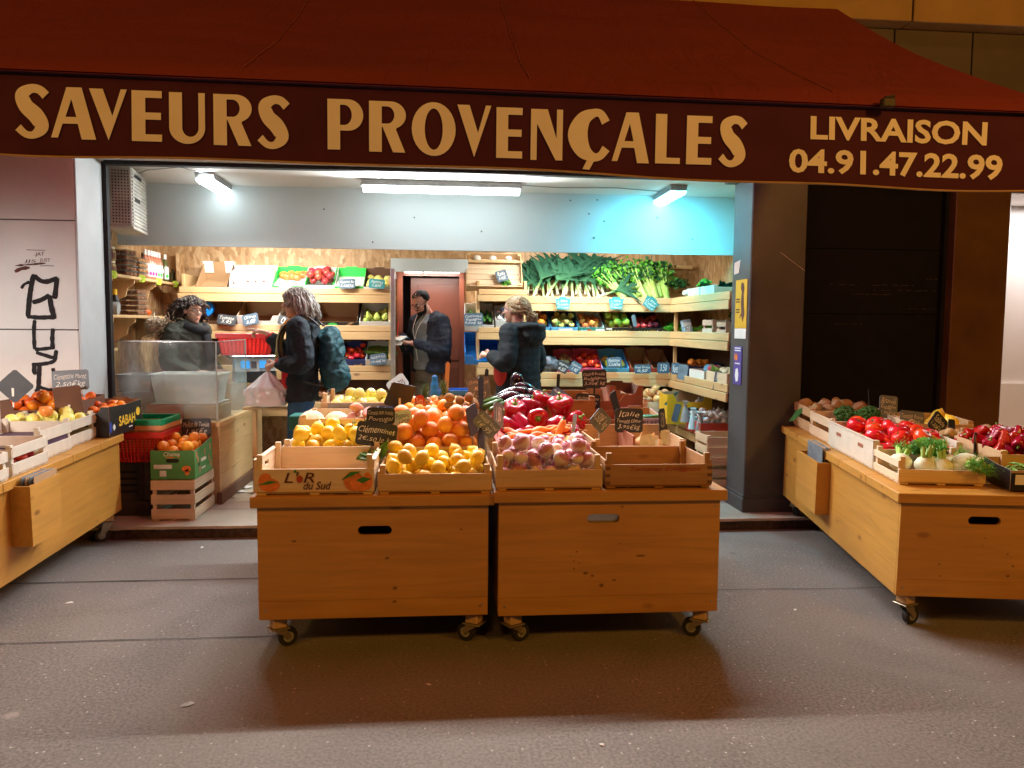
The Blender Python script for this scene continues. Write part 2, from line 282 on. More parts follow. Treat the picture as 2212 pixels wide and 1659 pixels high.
# ------------------------------------------------------------------ mesh builder
class MB:
    def __init__(s): s.v = []; s.f = []; s.mi = []
    def add(s, vs, fs, mi=0, X=None):
        o = len(s.v); s.v += [tuple(X @ Vector(p)) for p in vs] if X is not None else [tuple(p) for p in vs]
        s.f += [tuple(i+o for i in f) for f in fs]; s.mi += [mi]*len(fs); return s
    def box(s, x0, x1, y0, y1, z0, z1, mi=0, X=None, bev=0.0):
        if bev <= 0:
            vs = [(x, y, z) for z in (z0, z1) for y in (y0, y1) for x in (x0, x1)]
            return s.add(vs, [(0, 2, 3, 1), (4, 5, 7, 6), (0, 1, 5, 4), (2, 6, 7, 3), (0, 4, 6, 2), (1, 3, 7, 5)], mi, X)
        b = min(bev, (x1-x0)*.45, (y1-y0)*.45, (z1-z0)*.45); bm = bmesh.new(); bmesh.ops.create_cube(bm, size=1)
        for v in bm.verts: v.co = Vector(((x0+x1)/2+v.co.x*(x1-x0), (y0+y1)/2+v.co.y*(y1-y0), (z0+z1)/2+v.co.z*(z1-z0)))
        bmesh.ops.bevel(bm, geom=bm.edges[:], offset=b, segments=1, affect='EDGES'); s.bm(bm, mi, X); return s
    def bm(s, bm, mi=0, X=None):
        bm.verts.index_update(); s.add([v.co.copy() for v in bm.verts], [[v.index for v in f.verts] for f in bm.faces], mi, X); bm.free(); return s
    def tube(s, pts, rad, seg=8, mi=0, X=None, caps=True, flat=1.0):
        pts = [Vector(p) for p in pts]; n = len(pts); rad = rad if isinstance(rad, (list, tuple)) else [rad]*n
        vs = []; up = None
        for i, p in enumerate(pts):
            t = (pts[min(i+1, n-1)]-pts[max(i-1, 0)]).normalized()
            if up is None: up = Vector((0, 0, 1)) if abs(t.z) < .9 else Vector((0, 1, 0))
            a = t.cross(up).normalized(); b = a.cross(t).normalized(); up = b
            for k in range(seg):
                q = 2*PI*k/seg; vs.append(p + a*(math.cos(q)*rad[i]) + b*(math.sin(q)*rad[i]*flat))
        fs = [(i*seg+k, i*seg+(k+1) % seg, (i+1)*seg+(k+1) % seg, (i+1)*seg+k) for i in range(n-1) for k in range(seg)]
        if caps: fs += [tuple(reversed(range(seg))), tuple(range((n-1)*seg, n*seg))]
        return s.add(vs, fs, mi, X)
    def lathe(s, prof, seg=16, mi=0, X=None, wob=None):
        vs = []; n = len(prof)
        for r, z in prof:
            for k in range(seg):
                q = 2*PI*k/seg; rr = r*(wob(q, z) if wob else 1); vs.append((rr*math.cos(q), rr*math.sin(q), z))
        fs = [(i*seg+k, i*seg+(k+1) % seg, (i+1)*seg+(k+1) % seg, (i+1)*seg+k) for i in range(n-1) for k in range(seg)]
        fs += [tuple(reversed(range(seg))), tuple(range((n-1)*seg, n*seg))]; return s.add(vs, fs, mi, X)
    def prism(s, poly, t0, t1, mi=0, X=None, plane='xz', holes=()):
        loops = [list(poly)]+[list(h) for h in holes]; flat = [p for l in loops for p in l]
        tri = tessellate_polygon([[Vector((p[0], p[1], 0)) for p in l] for l in loops]); n = len(flat)
        mk = {'xz': lambda p, t: (p[0], t, p[1]), 'xy': lambda p, t: (p[0], p[1], t), 'yz': lambda p, t: (t, p[0], p[1])}[plane]
        vs = [mk(p, t0) for p in flat]+[mk(p, t1) for p in flat]; fs = [tuple(t) for t in tri]+[tuple(reversed([i+n for i in t])) for t in tri]
        o = 0
        for l in loops:
            k = len(l); fs += [(o+i, o+(i+1) % k, o+(i+1) % k+n, o+i+n) for i in range(k)]; o += k
        return s.add(vs, fs, mi, X)
    def ball(s, c, r, mi=0, X=None, sub=2):
        bm = bmesh.new(); bmesh.ops.create_icosphere(bm, subdivisions=sub, radius=1)
        r = r if isinstance(r, (tuple, list)) else (r, r, r)
        for v in bm.verts: v.co = Vector((c[0]+v.co.x*r[0], c[1]+v.co.y*r[1], c[2]+v.co.z*r[2]))
        return s.bm(bm, mi, X)
    def mesh(s, name, mats, smooth=False, fix=True):
        me = bpy.data.meshes.new(name); me.from_pydata(s.v, [], s.f)
        for mm in (mats if isinstance(mats, (list, tuple)) else [mats]): me.materials.append(M[mm] if isinstance(mm, str) else mm)
        if len(me.materials) > 1: me.polygons.foreach_set('material_index', s.mi)
        if fix:
            bm = bmesh.new(); bm.from_mesh(me); bmesh.ops.recalc_face_normals(bm, faces=bm.faces[:]); bm.to_mesh(me); bm.free()
        if smooth: me.polygons.foreach_set('use_smooth', [True]*len(me.polygons))
        me.update(); return me
    def build(s, name, mats, parent=None, X=None, smooth=False, fix=True):
        return put(name, s.mesh(name, mats, smooth, fix), parent, X)
def put(name, me, parent=None, X=None):
    o = bpy.data.objects.new(name, me); COL.objects.link(o)
    if parent is not None: o.parent = parent
    if X is not None: o.matrix_world = X if parent is None else X
    if parent is not None and X is not None: o.matrix_basis = X
    return o
def tag(o, label, cat, group=None):
    o['label'] = label; o['category'] = cat
    if group: o['group'] = group
    return o
def thing(name, label, cat, X=None, group=None):
    return tag(put(name, None, None, X), label, cat, group)
def struct(o): o['kind'] = 'structure'; return o
def TR(x=0, y=0, z=0, rz=0, rx=0, ry=0):
    return Matrix.Translation((x, y, z)) @ Matrix.Rotation(rz, 4, 'Z') @ Matrix.Rotation(rx, 4, 'X') @ Matrix.Rotation(ry, 4, 'Y')

# ------------------------------------------------------------------ writing
_tc = {}
def text_verts(s, shear=.0, off=0.0):
    k = (s, shear, off)
    if k in _tc: return _tc[k]
    cu = bpy.data.curves.new('t', 'FONT'); cu.body = s; cu.shear = shear; cu.offset = off; cu.resolution_u = 3; cu.size = 1; cu.fill_mode = 'FRONT'
    ob = bpy.data.objects.new('t', cu); COL.objects.link(ob); dg = bpy.context.evaluated_depsgraph_get(); me = ob.evaluated_get(dg).to_mesh()
    vs = [tuple(v.co) for v in me.vertices]; fs = [tuple(p.vertices) for p in me.polygons]; ob.evaluated_get(dg).to_mesh_clear()
    bpy.data.objects.remove(ob); bpy.data.curves.remove(cu)
    _tc[k] = (vs, fs); return vs, fs
def write(mb, s, x0, x1, z0, z1, y=0.0, shear=0.0, off=0.0, mi=0, X=None, fit=True, fn=None):
    """one line of writing in the xz plane, facing -y, filling the given box"""
    vs, fs = text_verts(s, shear, off)
    if not vs: return
    a, b = min(v[0] for v in vs), max(v[0] for v in vs); c, d = min(v[1] for v in vs), max(v[1] for v in vs)
    sx = (x1-x0)/(b-a); sz = (z1-z0)/(d-c)
    if fit: sx = min(sx, sz*1.15); sz = min(sz, sx*1.5)
    ox = (x0+x1)/2-(a+b)/2*sx; oz = (z0+z1)/2-(c+d)/2*sz
    pts = [(v[0]*sx+ox, y, v[1]*sz+oz) for v in vs]
    if fn: pts = [fn(p) for p in pts]
    mb.add(pts, fs, mi, X)
# ================================================================== SETTING
mb = MB(); n = 40
vs = []; fs = []
mb.box(-90, 90, -60, 5.6, -.4, 0)
struct(mb.build('ground', 'asphalt'))
for (x0, y0, x1, y1, w) in (((-9), WZ(0, 1270, 0).y-.02, WZ(600, 1249, 0).x, WZ(600, 1249, 0).y, .011), (-9, WZ(0, 1390, 0).y-.02, WZ(640, 1374, 0).x, WZ(640, 1374, 0).y, .008), (WZ(1500, 1276, 0).x, WZ(1500, 1276, 0).y, 9, WZ(2212, 1285, 0).y, .007)):
    k = 60; mb = MB(); P = []
    for i in range(k+1):
        t = i/k; x = x0+(x1-x0)*t; y = y0+(y1-y0)*t+.012*noise.noise((x*2.1, y0, 0)); h = w*(.55+.9*abs(noise.noise((x*5, 3, y0)))); P.append((x, y, h))
    mb.add([(x, y-h/2, .004) for x, y, h in P]+[(x, y+h/2, .004) for x, y, h in P], [(i, i+1, i+k+2, i+k+1) for i in range(k)])
    struct(mb.build('pavement_seam', 'black_seam'))
# shop floor with its stone threshold: a worn, ragged front edge over a dark riser
mb = MB(); N = 260; X0, X1 = -7.0, 9.0
def edge(x): return 5.455+.014*noise.noise((x*3.1, 0, 0))+.010*noise.noise((x*11, 4, 0))
xs = [X0+(X1-X0)*i/N for i in range(N+1)]
tops = [(x, edge(x), .088+.002*noise.noise((x*9, 1, 1))) for x in xs]; fr = [(x, edge(x)-.004, .070+.006*noise.noise((x*14, 2, 7))) for x in xs]
bk = [(x, 5.95, .09) for x in xs]
mb.add(fr+tops+bk, [(i, i+1, i+N+2, i+N+1) for i in range(N)]+[(i+N+1, i+N+2, i+2*N+3, i+2*N+2) for i in range(N)])
mb.box(X0, X1, 5.96, 6.2, -.1, .0895)
struct(mb.build('threshold', 'threshold_stone', smooth=False))
mb = MB(); a = [(x, edge(x)+.012+.006*noise.noise((x*20, 5, 5)), .074) for x in xs]; b = [(x, 5.47+.012*noise.noise((x*4, 9, 0)), -.02) for x in xs]
mb.add(a+b, [(i, i+1, i+N+2, i+N+1) for i in range(N)]); struct(mb.build('kerb', 'kerb_dark'))
mb = MB(); mb.box(-2.9, 2.8, 6.2, 11, -.1, .090)
for i in range(-12, 12):
    for j in range(0, 16):
        cx = i*.36+(.18 if j % 2 else 0)+.05; cy = 6.33+j*.18
        if -2.8 < cx < 2.7: mb.add([(cx-.068, cy, .0935), (cx, cy-.068, .0935), (cx+.068, cy, .0935), (cx, cy+.068, .0935)], [(0, 1, 2, 3)], 1)
struct(mb.build('shop_floor', ['floor_tile', 'tile_diamond']))

# ------------------------------------------------------------------ the building
B = thing('shop_building', 'shop building with brightly lit open greengrocer interior, grey pillar and dark shutter', 'building')
YF = 5.65
zj = [0, WY(90, 712, YF).z, WY(90, 475, YF).z, 3.1]
mb = MB(); mb.box(-5.98, -2.56, YF+.012, 6.06, 0, 3.08, 1)
for z0, z1 in zip(zj, zj[1:]): mb.box(-6.0, -2.55, YF, 6.07, z0+.0035, z1-.0035, 0, bev=.004)
pil = mb.build('pillar', ['white_wall', 'black_seam'], B)
# graffiti brushed on the pillar
def brush(mb, pts, w, y=YF-.003, jit=.25):
    q = [WY(p[0], p[1], YF) for p in pts]; out = []; w *= .82
    for i in range(len(q)-1):
        a, b, c, d = q[max(i-1, 0)], q[i], q[i+1], q[min(i+2, len(q)-1)]
        for s in range(9): t = s/9; out.append(.5*((2*b)+(c-a)*t+(2*a-5*b+4*c-d)*t*t+(3*b-a-3*c+d)*t**3))
    out.append(q[-1]); L = []; R = []
    for i, p in enumerate(out):
        t = (out[min(i+1, len(out)-1)]-out[max(i-1, 0)]).normalized(); nn = Vector((-t.z, 0, t.x)); h = w*(1+jit*noise.noise((p.x*40, p.z*40, 1)))*.5*min(1, .55+.25*min(i, len(out)-1-i))
        L.append((p.x+nn.x*h, y, p.z+nn.z*h)); R.append((p.x-nn.x*h, y, p.z-nn.z*h))
    k = len(out); mb.add(L+R, [(i, i+1, i+k+1, i+k) for i in range(k-1)])
def g4(*p): return [((x*.4822)/1.8517, (600+y*.4822)/1.8517) for x, y in p]
def g5(*p): return [((x*.4823)/1.8517, (1400+y*.4823)/1.8517) for x, y in p]
mb = MB()
brush(mb, g4((280, 1030), (250, 1200), (232, 1385)), .042); brush(mb, g4((285, 1040), (340, 1085), (400, 1090), (480, 1060)), .040, YF-.0034)
brush(mb, g4((475, 1060), (465, 1150), (455, 1235)), .044, YF-.0038); brush(mb, g4((270, 1265), (340, 1245), (415, 1205)), .040, YF-.0042)
brush(mb, g4((415, 1205), (425, 1290), (450, 1385)), .042, YF-.0046); brush(mb, g4((225, 1380), (330, 1390), (470, 1385)), .036, YF-.005)
brush(mb, g4((180, 1150), (205, 1115), (250, 1095)), .026, YF-.0054)
brush(mb, g4((290, 1410), (283, 1500), (288, 1655)), .032); brush(mb, g4((440, 1480), (435, 1570), (440, 1655)), .036)
brush(mb, g4((290, 1655), (360, 1650), (440, 1640)), .03, YF-.0034)
brush(mb, g5((300, 20), (380, 45), (450, 60), (470, 0)), .032, YF-.004); brush(mb, g5((465, 20), (450, 90), (360, 115), (265, 120)), .032, YF-.0044)
brush(mb, g5((290, 105), (285, 175), (300, 200)), .034, YF-.005); brush(mb, g5((330, 120), (325, 220), (320, 310), (300, 350)), .036, YF-.0056)
brush(mb, g5((320, 300), (400, 330), (470, 325)), .03, YF-.006); brush(mb, g5((470, 310), (455, 220), (440, 150)), .032, YF-.0064)
mb.build('graffiti', 'ink_black', pil)
mb = MB(); brush(mb, g4((220, 828), (300, 831), (380, 832)), .005); brush(mb, g4((330, 962), (400, 960), (450, 962)), .006)
brush(mb, g4((125, 1010), (180, 985), (250, 975)), .028, YF-.0034, .8); brush(mb, g4((130, 960), (190, 955), (380, 940)), .014, YF-.0038, .9)
for t, bx in (('.JAT', (290, 370, 885, 850)), ('JUST', (330, 420, 935, 900)), ('JJS', (200, 300, 940, 910))):
    p0 = WY(*g4((bx[0], bx[2]))[0], YF); p1 = WY(*g4((bx[1], bx[3]))[0], YF); write(mb, t, p0.x, p1.x, p0.z, p1.z, YF-.003, .1, .005, fit=False)
mb.build('graffiti', 'ink_brown', pil)
# the pale reveal inside the left pillar is lined with painted boards
mb = MB(); mb.box(-2.549, -2.535, YF+.004, 6.065, .09, 2.70, bev=.003); mb.build('reveal_lining', 'jamb_paint', B)
mb = MB(); mb.box(-2.545, -2.505, 6.07, 6.12, .09, 2.7); mb.box(-2.505, 2.30, 6.03, 6.10, 2.672, 2.70); mb.build('shutter_track', 'black_seam', B)
mb = MB(); mb.box(2.30, 2.73, YF, 6.02, .20, 3.1, bev=.008); mb.box(2.285, 2.735, YF-.015, 6.03, .085, .197, bev=.006); mb.box(2.292, 2.733, YF-.006, 6.025, .197, .222, bev=.004)
gp = mb.build('pillar', 'grey_stone', B)
a = WY(1626+60, 545, YF); b = WY(1626+118, 585, YF)
mb = MB(); mb.tube([(a.x, YF-.001, a.z), (b.x-.02, YF-.001, b.z)], .0013, 4); mb.build('scratch', 'paper', gp)
mb = MB(); mb.box(-2.55, 2.30, YF, 6.05, 2.702, 3.1); mb.build('lintel', 'white_wall', B)
# flat metal shutter panels
mb = MB(); zs_ = [.10, .86, 1.62, 2.12, 2.72]
for z0, z1 in zip(zs_, zs_[1:]): mb.box(2.732, 3.888, 5.752, 5.79, z0, z1-.003, bev=.003)
mb.box(2.73, 2.76, 5.70, 5.80, .0, 2.7); mb.box(3.86, 3.89, 5.70, 5.80, .0, 2.7)
sh = mb.build('roller_shutter', 'shutter_dark', B)
mb = MB()
for (xa, xb, yy) in ((1790, 1990, 616), (1880, 2045, 628), (1840, 1900, 636), (1900, 1925, 637), (1960, 2040, 668), (1800, 1860, 700), (2000, 2046, 604)):
    for i in range(9):
        xx = xa+(xb-xa)*(i+rnd.random()*.5)/9; p = WY(xx, yy, 5.75); q = WY(xx+(xb-xa)/9*.8*rnd.random()+2, yy, 5.75); z = WY((xa+xb)/2, yy, 5.75).z+rnd.uniform(-.0015, .0015); mb.box(p.x, q.x, 5.7490, 5.7515, z, z+.0018)
mb.build('scrape', 'upper_dark', sh)
mb = MB(); mb.box(3.89, 4.335, 5.62, 6.0, .0, 2.62, bev=.006); mb.build('column', 'brown_metal', B)
# upper storey: dark stone slabs, an ochre band above them
mb = MB(); x = 2.2
for w in (1.15, .62, .47, .9, 2.2): mb.box(x+.006, x+w-.006, 5.64, 6.0, 2.63, 3.735, bev=.005); x += w
mb.box(-6, 7.4, 5.69, 6.05, 3.1, 7)
mb.build('stone_cladding', 'upper_dark', B)
mb = MB(); x = -6
for w in (2.4, 2.4, 2.4, 2.2, 2.2, 2.0): mb.box(x+.008, x+w-.008, 5.50, 5.685, 3.74, 5.4, bev=.006); x += w
mb.build('facade_band', 'upper_panel', B)
# the lit neighbouring entrance beyond the brown column
mb = MB(); mb.box(4.335, 7.5, 6.6, 6.7, 0, 2.9); mb.box(4.25, 4.335, 6.0, 6.6, 0, 2.9); mb.box(4.335, 7.5, 6.0, 6.6, 2.62, 2.7); mb.box(4.335, 7.5, 6.0, 6.62, -.05, .09)
mb.box(4.34, 7.5, 6.57, 6.598, .09, 1.02); mb.build('neighbour_entrance', 'neighbour_white', B)
emit('window_glow', (1, .96, .92), 1.6)
mb = MB(); mb.box(4.42, 5.4, 5.60, 5.638, 2.80, 3.42); f = mb.build('window', 'upper_dark', B); mb = MB(); mb.box(4.46, 5.36, 5.592, 5.598, 2.84, 3.38); mb.build('pane', 'window_glow', f)
# inside
mb = MB(); mb.box(-2.9, -2.85, 6.07, 8.2, .09, 2.72); mb.build('interior_wall', 'osb_board', B)
mb = MB(); mb.box(-2.85, -.49, 8.2, 8.25, .09, 2.72); mb.box(.22, 2.75, 8.2, 8.25, .09, 2.72); mb.box(-.49, .22, 8.2, 8.25, 2.16, 2.72); mb.build('interior_wall', 'osb_board', B)
mb = MB(); mb.box(2.75, 2.8, 6.02, 8.2, .09, 2.72); mb.build('interior_wall', 'osb_board', B)
mb = MB(); mb.box(-2.9, 2.8, 6.07, 10.0, 2.72, 2.8); mb.build('ceiling', 'ceiling_paint', B)
mb = MB(); mb.box(-2.85, 2.75, 7.10, 7.14, 2.185, 2.72); blk = mb.build('bulkhead', 'bulkhead_paint', B)
mb = MB()
for px, py in ((895, 470), (805, 523), (1290, 432), (1272, 462), (1305, 478), (1232, 433), (1283, 514), (1496, 517), (700, 452), (1040, 500), (1420, 470)):
    p = WY(px, py, 7.098); mb.box(p.x-.006, p.x+.006, 7.094, 7.099, p.z-.006, p.z+.006)
mb.build('screw', 'rusty_steel', blk)
# back room behind the door opening
mb = MB(); mb.box(-1.2, -1.15, 8.25, 10, .09, 2.72); mb.box(.9, .95, 8.25, 10, .09, 2.72); mb.box(-1.2, .95, 9.9, 10, .09, 2.72); mb.build('interior_wall', 'fridge_brown', B)
plain('door_brown', (.27, .085, .05), .32, .12, 3)
mb = MB(); mb.box(-.36, .40, 8.50, 8.55, .09, 2.02, bev=.004)
for z0, z1 in ((.2, 1.05), (1.12, 1.95)): mb.box(-.28, .32, 8.487, 8.498, z0, z1, bev=.004)
dr = mb.build('door', 'door_brown', B)
mb = MB(); mb.box(-.34, -.315, 8.455, 8.485, 1.05, 1.2, bev=.004); mb.tube([(-.325, 8.47, 1.16), (-.325, 8.44, 1.16), (-.24, 8.44, 1.16)], .008); mb.build('handle', 'steel', dr)
mb = MB(); mb.box(-.485, -.43, 8.16, 8.30, .09, 2.12, bev=.004); mb.box(-.49, .22, 8.17, 8.199, 2.02, 2.13); mb.box(.165, .215, 8.16, 8.3, .09, 2.12); mb.build('door_frame', 'door_brown', B)
mb = MB(); mb.box(-.52, .24, 7.72, 7.76, 2.03, 2.16); mb.build('header_board', 'bulkhead_paint', B)
mb = MB(); mb.box(-.515, -.47, 7.60, 7.66, .09, 2.05, bev=.004); mb.box(-.515, -.485, 7.66, 8.15, 1.98, 2.03); mb.build('steel_post', 'steel', B)

# ------------------------------------------------------------------ awning
AW = thing('awning', 'long dark red canvas awning with cream shop name on its valance', 'awning')
AX0, AX1 = -4.2, 2.80
def fdy(x, z): return .012*math.sin(2.2*x+.6)*(2.52-z)/.33+.006*math.sin(6.1*x)*(2.52-z)/.33
def hemz(x): return 2.182-.0125*x+.010*math.sin(1.9*x+1.3)+.005*math.sin(4.7*x)
def topz(x): return 2.500-.006*x
FY = 3.40
nx, nz = 140, 8; mb = MB(); vs = []
for j in range(nz+1):
    for i in range(nx+1):
        x = AX0+(AX1-AX0)*i/nx; z = hemz(x)+(topz(x)-hemz(x))*j/nz; vs.append((x, FY+fdy(x, z), z))
k = nx+1; mb.add(vs, [(j*k+i, j*k+i+1, (j+1)*k+i+1, (j+1)*k+i) for j in range(nz) for i in range(nx)])
mb.add([(x, y+.003, z) for x, y, z in vs], [(j*k+i, (j+1)*k+i, (j+1)*k+i+1, j*k+i+1) for j in range(nz) for i in range(nx)])
# return of the valance round the corner
mb.box(AX1-.002, AX1+.002, FY, FY+.6, 2.30, 2.49)
val = mb.build('valance', 'valance_canvas', AW, smooth=True, fix=False)
mb = MB(); pts = []
for i in range(nx+1):
    x = AX0+(AX1-AX0)*i/nx; pts.append((x, FY+fdy(x, hemz(x))-.002, hemz(x)-.004))
mb.tube(pts, .0048, 6); mb.build('hem_trim', 'awning_trim', val, smooth=True)
# sloping cover, sagging a little between its arms
ny = 24; mb = MB(); vs = []
for j in range(ny+1):
    t = j/ny
    for i in range(nx+1):
        x = AX0+(AX1+.02-AX0)*i/nx; y = 3.35+2.32*t; z = topz(x)+.035+1.40*t-.075*math.sin(PI*t)+.016*math.sin(4.3*x+1)*math.sin(PI*t)+.02*noise.noise((x*1.3, y*1.1, 0))*math.sin(PI*t)
        if j == 0: y += .018; z -= .022
        vs.append((x, y, z))
mb.add(vs, [(j*k+i, j*k+i+1, (j+1)*k+i+1, (j+1)*k+i) for j in range(ny) for i in range(nx)])
mb.add([(x, y+.004, z-.006) for x, y, z in vs], [(j*k+i, (j+1)*k+i, (j+1)*k+i+1, j*k+i+1) for j in range(ny) for i in range(nx)])
cov = mb.build('canvas', 'awning_canvas', AW, smooth=True, fix=False)
for px in (-620, 519, 1146, 1809):
    x0 = WY(px, 200, 3.4).x if px > 0 else -2.9; mb = MB(); pts = []
    for j in range(1, ny+1):
        t = j/ny; pts.append((x0+.004*math.sin(j), 3.35+2.32*t-.002, topz(x0)+.038+1.40*t-.075*math.sin(PI*t)+.016*math.sin(4.3*x0+1)*math.sin(PI*t)+.02*noise.noise((x0*1.3, (3.35+2.32*t)*1.1, 0))*math.sin(PI*t)))
    mb.tube(pts, .0026, 4); mb.build('seam', 'awning_seam', cov)
mb = MB(); mb.tube([(AX0, 3.425, topz(AX0)+.002), (AX1, 3.425, topz(AX1)+.002)], .026, 10); mb.build('front_bar', 'black_seam', AW, smooth=True)
for x in (-3.1, 2.55):
    mb = MB(); mb.tube([(x, 3.45, 2.47), (x-.5 if x > 0 else x+.5, 4.55, 2.72), (x, 5.6, 2.95)], .022, 8); mb.build('arm', 'rusty_steel', AW, smooth=True)
p = WY(1910, 222, 3.37); mb = MB(); mb.box(p.x-.03, p.x+.03, 3.325, 3.36, p.z-.03, p.z+.012, bev=.006); mb.tube([(p.x-.02, 3.33, p.z+.012), (p.x+.025, 3.33, p.z+.02)], .006); mb.build('bar_clamp', 'rusty_steel', AW)
# lettering: drawn glyphs in the fat-and-thin style of the valance
def arc(cx, cy, rx, ry, a0, a1, n=18): return [(cx+rx*math.cos(math.radians(a0+(a1-a0)*i/n)), cy+ry*math.sin(math.radians(a0+(a1-a0)*i/n))) for i in range(n+1)]
def stroke(sp, asp):
    """a curved pen stroke: spine points (x, y, width); asp = glyph width / height"""
    P = []
    m = len(sp)
    for i in range(m-1):
        p0, p1, p2, p3 = sp[max(i-1, 0)], sp[i], sp[i+1], sp[min(i+2, m-1)]
        for s in range(7):
            t = s/7; P.append(tuple(.5*((2*p1[c])+(-p0[c]+p2[c])*t+(2*p0[c]-5*p1[c]+4*p2[c]-p3[c])*t*t+(-p0[c]+3*p1[c]-3*p2[c]+p3[c])*t**3) for c in range(3)))
    P.append(sp[-1]); L = []; R = []
    for i, p in enumerate(P):
        a = P[max(i-1, 0)]; b = P[min(i+1, len(P)-1)]; dx, dy = (b[0]-a[0])*asp, b[1]-a[1]; l = math.hypot(dx, dy) or 1
        nx_, ny_ = -dy/l, dx/l; L.append((p[0]+nx_*p[2]/2/asp, p[1]+ny_*p[2]/2)); R.append((p[0]-nx_*p[2]/2/asp, p[1]-ny_*p[2]/2))
    return L+R[::-1]
S_ = stroke([(.93, .80, .17), (.74, .905, .16), (.48, .915, .17), (.24, .80, .25), (.33, .60, .28), (.62, .42, .30), (.77, .22, .26), (.56, .075, .15), (.30, .075, .13), (.07, .20, .15)], .62)
GL = {
 'S': (S_, []),
 'A': ([(0, .03), (.15, .03), (.26, .30), (.60, .30), (.68, 0), (1, 0), (.70, 1), (.37, 1)], [[(.33, .43), (.575, .43), (.47, .78)]]),
 'V': ([(0, 1), (.36, 1), (.61, .47), (.84, 1), (1, 1), (.50, 0)], []),
 'E': ([(0, 0), (1, 0), (1, .14), (.45, .14), (.45, .43), (.97, .43), (.97, .57), (.45, .57), (.45, .86), (1, .86), (1, 1), (0, 1)], []),
 'U': ([(0, 1), (0, .32)]+arc(.5, .32, .5, .32, 180, 360)+[(1, 1), (.82, 1)]+arc(.59, .32, .23, .18, 360, 180)+[(.36, 1)], []),
 'R': ([(0, 0), (.35, 0), (.35, .50), (.37, .50), (.66, 0), (1, 0), (.74, .455)]+arc(.60, .73, .42, .27, -66, 90)+[(0, 1)], [[(.35, .56)]+arc(.50, .73, .20, .17, -80, 90, 12)+[(.35, .90)]]),
 'P': ([(0, 0), (.35, 0), (.35, .38)]+arc(.58, .69, .42, .31, -90, 90)+[(0, 1)], [[(.35, .49)]+arc(.47, .69, .21, .20, -90, 90, 12)+[(.35, .89)]]),
 'O': (arc(.5, .5, .5, .5, 0, 348, 29), [arc(.5, .5, .205, .385, 0, 348, 29)]),
 'N': ([(0, 0), (.19, 0), (.19, .72), (.79, 0), (1, 0), (1, 1), (.81, 1), (.81, .42), (.52, 1), (0, 1)], []),
 'Ç': (stroke([(.93, .79, .15), (.80, .925, .13), (.62, .94, .14), (.34, .83, .25), (.20, .58, .34), (.34, .33, .27), (.60, .215, .15), (.80, .235, .13), (.95, .36, .15)], .66), []),
 'L': ([(0, 0), (1, 0), (1, .12), (.45, .12), (.45, 1), (0, 1)], []),
}
def A1(x, y): return (x*.633/1.8517, y*.633/1.8517)
def A2(x, y): return ((1300+x*.6781)/1.8517, y*.6781/1.8517)
def A3(x, y): return ((2700+x*.6311)/1.8517, y*.6311/1.8517)
def letter(ch, p0, p1):
    """p0 = bottom left, p1 = top right of the glyph on the photograph; its baseline follows the valance"""
    a = WY(*p0, FY); b = WY(*p1, FY); mb = MB(); out, holes = GL[ch]
    mp = lambda q: (a.x+(b.x-a.x)*q[0], a.z+(b.z-a.z)*q[1])
    mb.prism([mp(q) for q in out], -.0065, -.0045, holes=[[mp(q) for q in h] for h in holes])
    if ch == 'Ç': mb.prism([mp(q) for q in ((.46, .17), (.66, .17), (.52, 0), (.34, .01))], -.0072, -.0052)
    mb.v = [(x, FY+fdy(x, z)+y, z) for x, y, z in mb.v]
    mb.build('letter', 'letters_cream', val)
for ch, x0, x1, yb, yt, c in (('S', 103, 306, 872, 538, A1), ('A', 328, 607, 880, 560, A1), ('V', 578, 806, 888, 570, A1), ('E', 845, 1026, 897, 580, A1), ('U', 1080, 1297, 912, 593, A1), ('R', 1357, 1587, 920, 604, A1), ('S', 1634, 1826, 940, 610, A1),
        ('P', 18, 226, 884, 592, A2), ('R', 262, 473, 897, 604, A2), ('O', 512, 771, 917, 609, A2), ('V', 780, 981, 922, 625, A2), ('E', 1010, 1166, 928, 638, A2), ('N', 1213, 1404, 940, 649, A2), ('Ç', 1443, 1672, 998, 650, A2), ('A', 1690, 1915, 959, 669, A2), ('L', 1945, 2098, 964, 678, A2),
        ('E', 68, 236, 1041, 739, A3), ('S', 274, 453, 1056, 739, A3)):
    letter(ch, c(x0, yb), c(x1, yt))
def valance_line(s, x0, x1, yb0, yt0, yb1, yt1):
    a, b, c_, d_ = WY(*A3(x0, yb0), FY), WY(*A3(x0, yt0), FY), WY(*A3(x1, yb1), FY), WY(*A3(x1, yt1), FY)
    def fn(p):
        u, w = p[0], p[2]; x = a.x+(c_.x-a.x)*u; zb = a.z+(c_.z-a.z)*u; zt = b.z+(d_.z-b.z)*u; z = zb+(zt-zb)*w; return (x, FY+fdy(x, z)-.005, z)
    mb = MB(); write(mb, s, 0, 1, 0, 1, 0, 0, .028, fit=False, fn=fn); mb.build('writing', 'letters_cream', val)
valance_line('LIVRAISON', 850, 1970, 888, 736, 926, 775)
valance_line('04.91.47.22.99', 712, 2066, 1100, 945, 1145, 985)

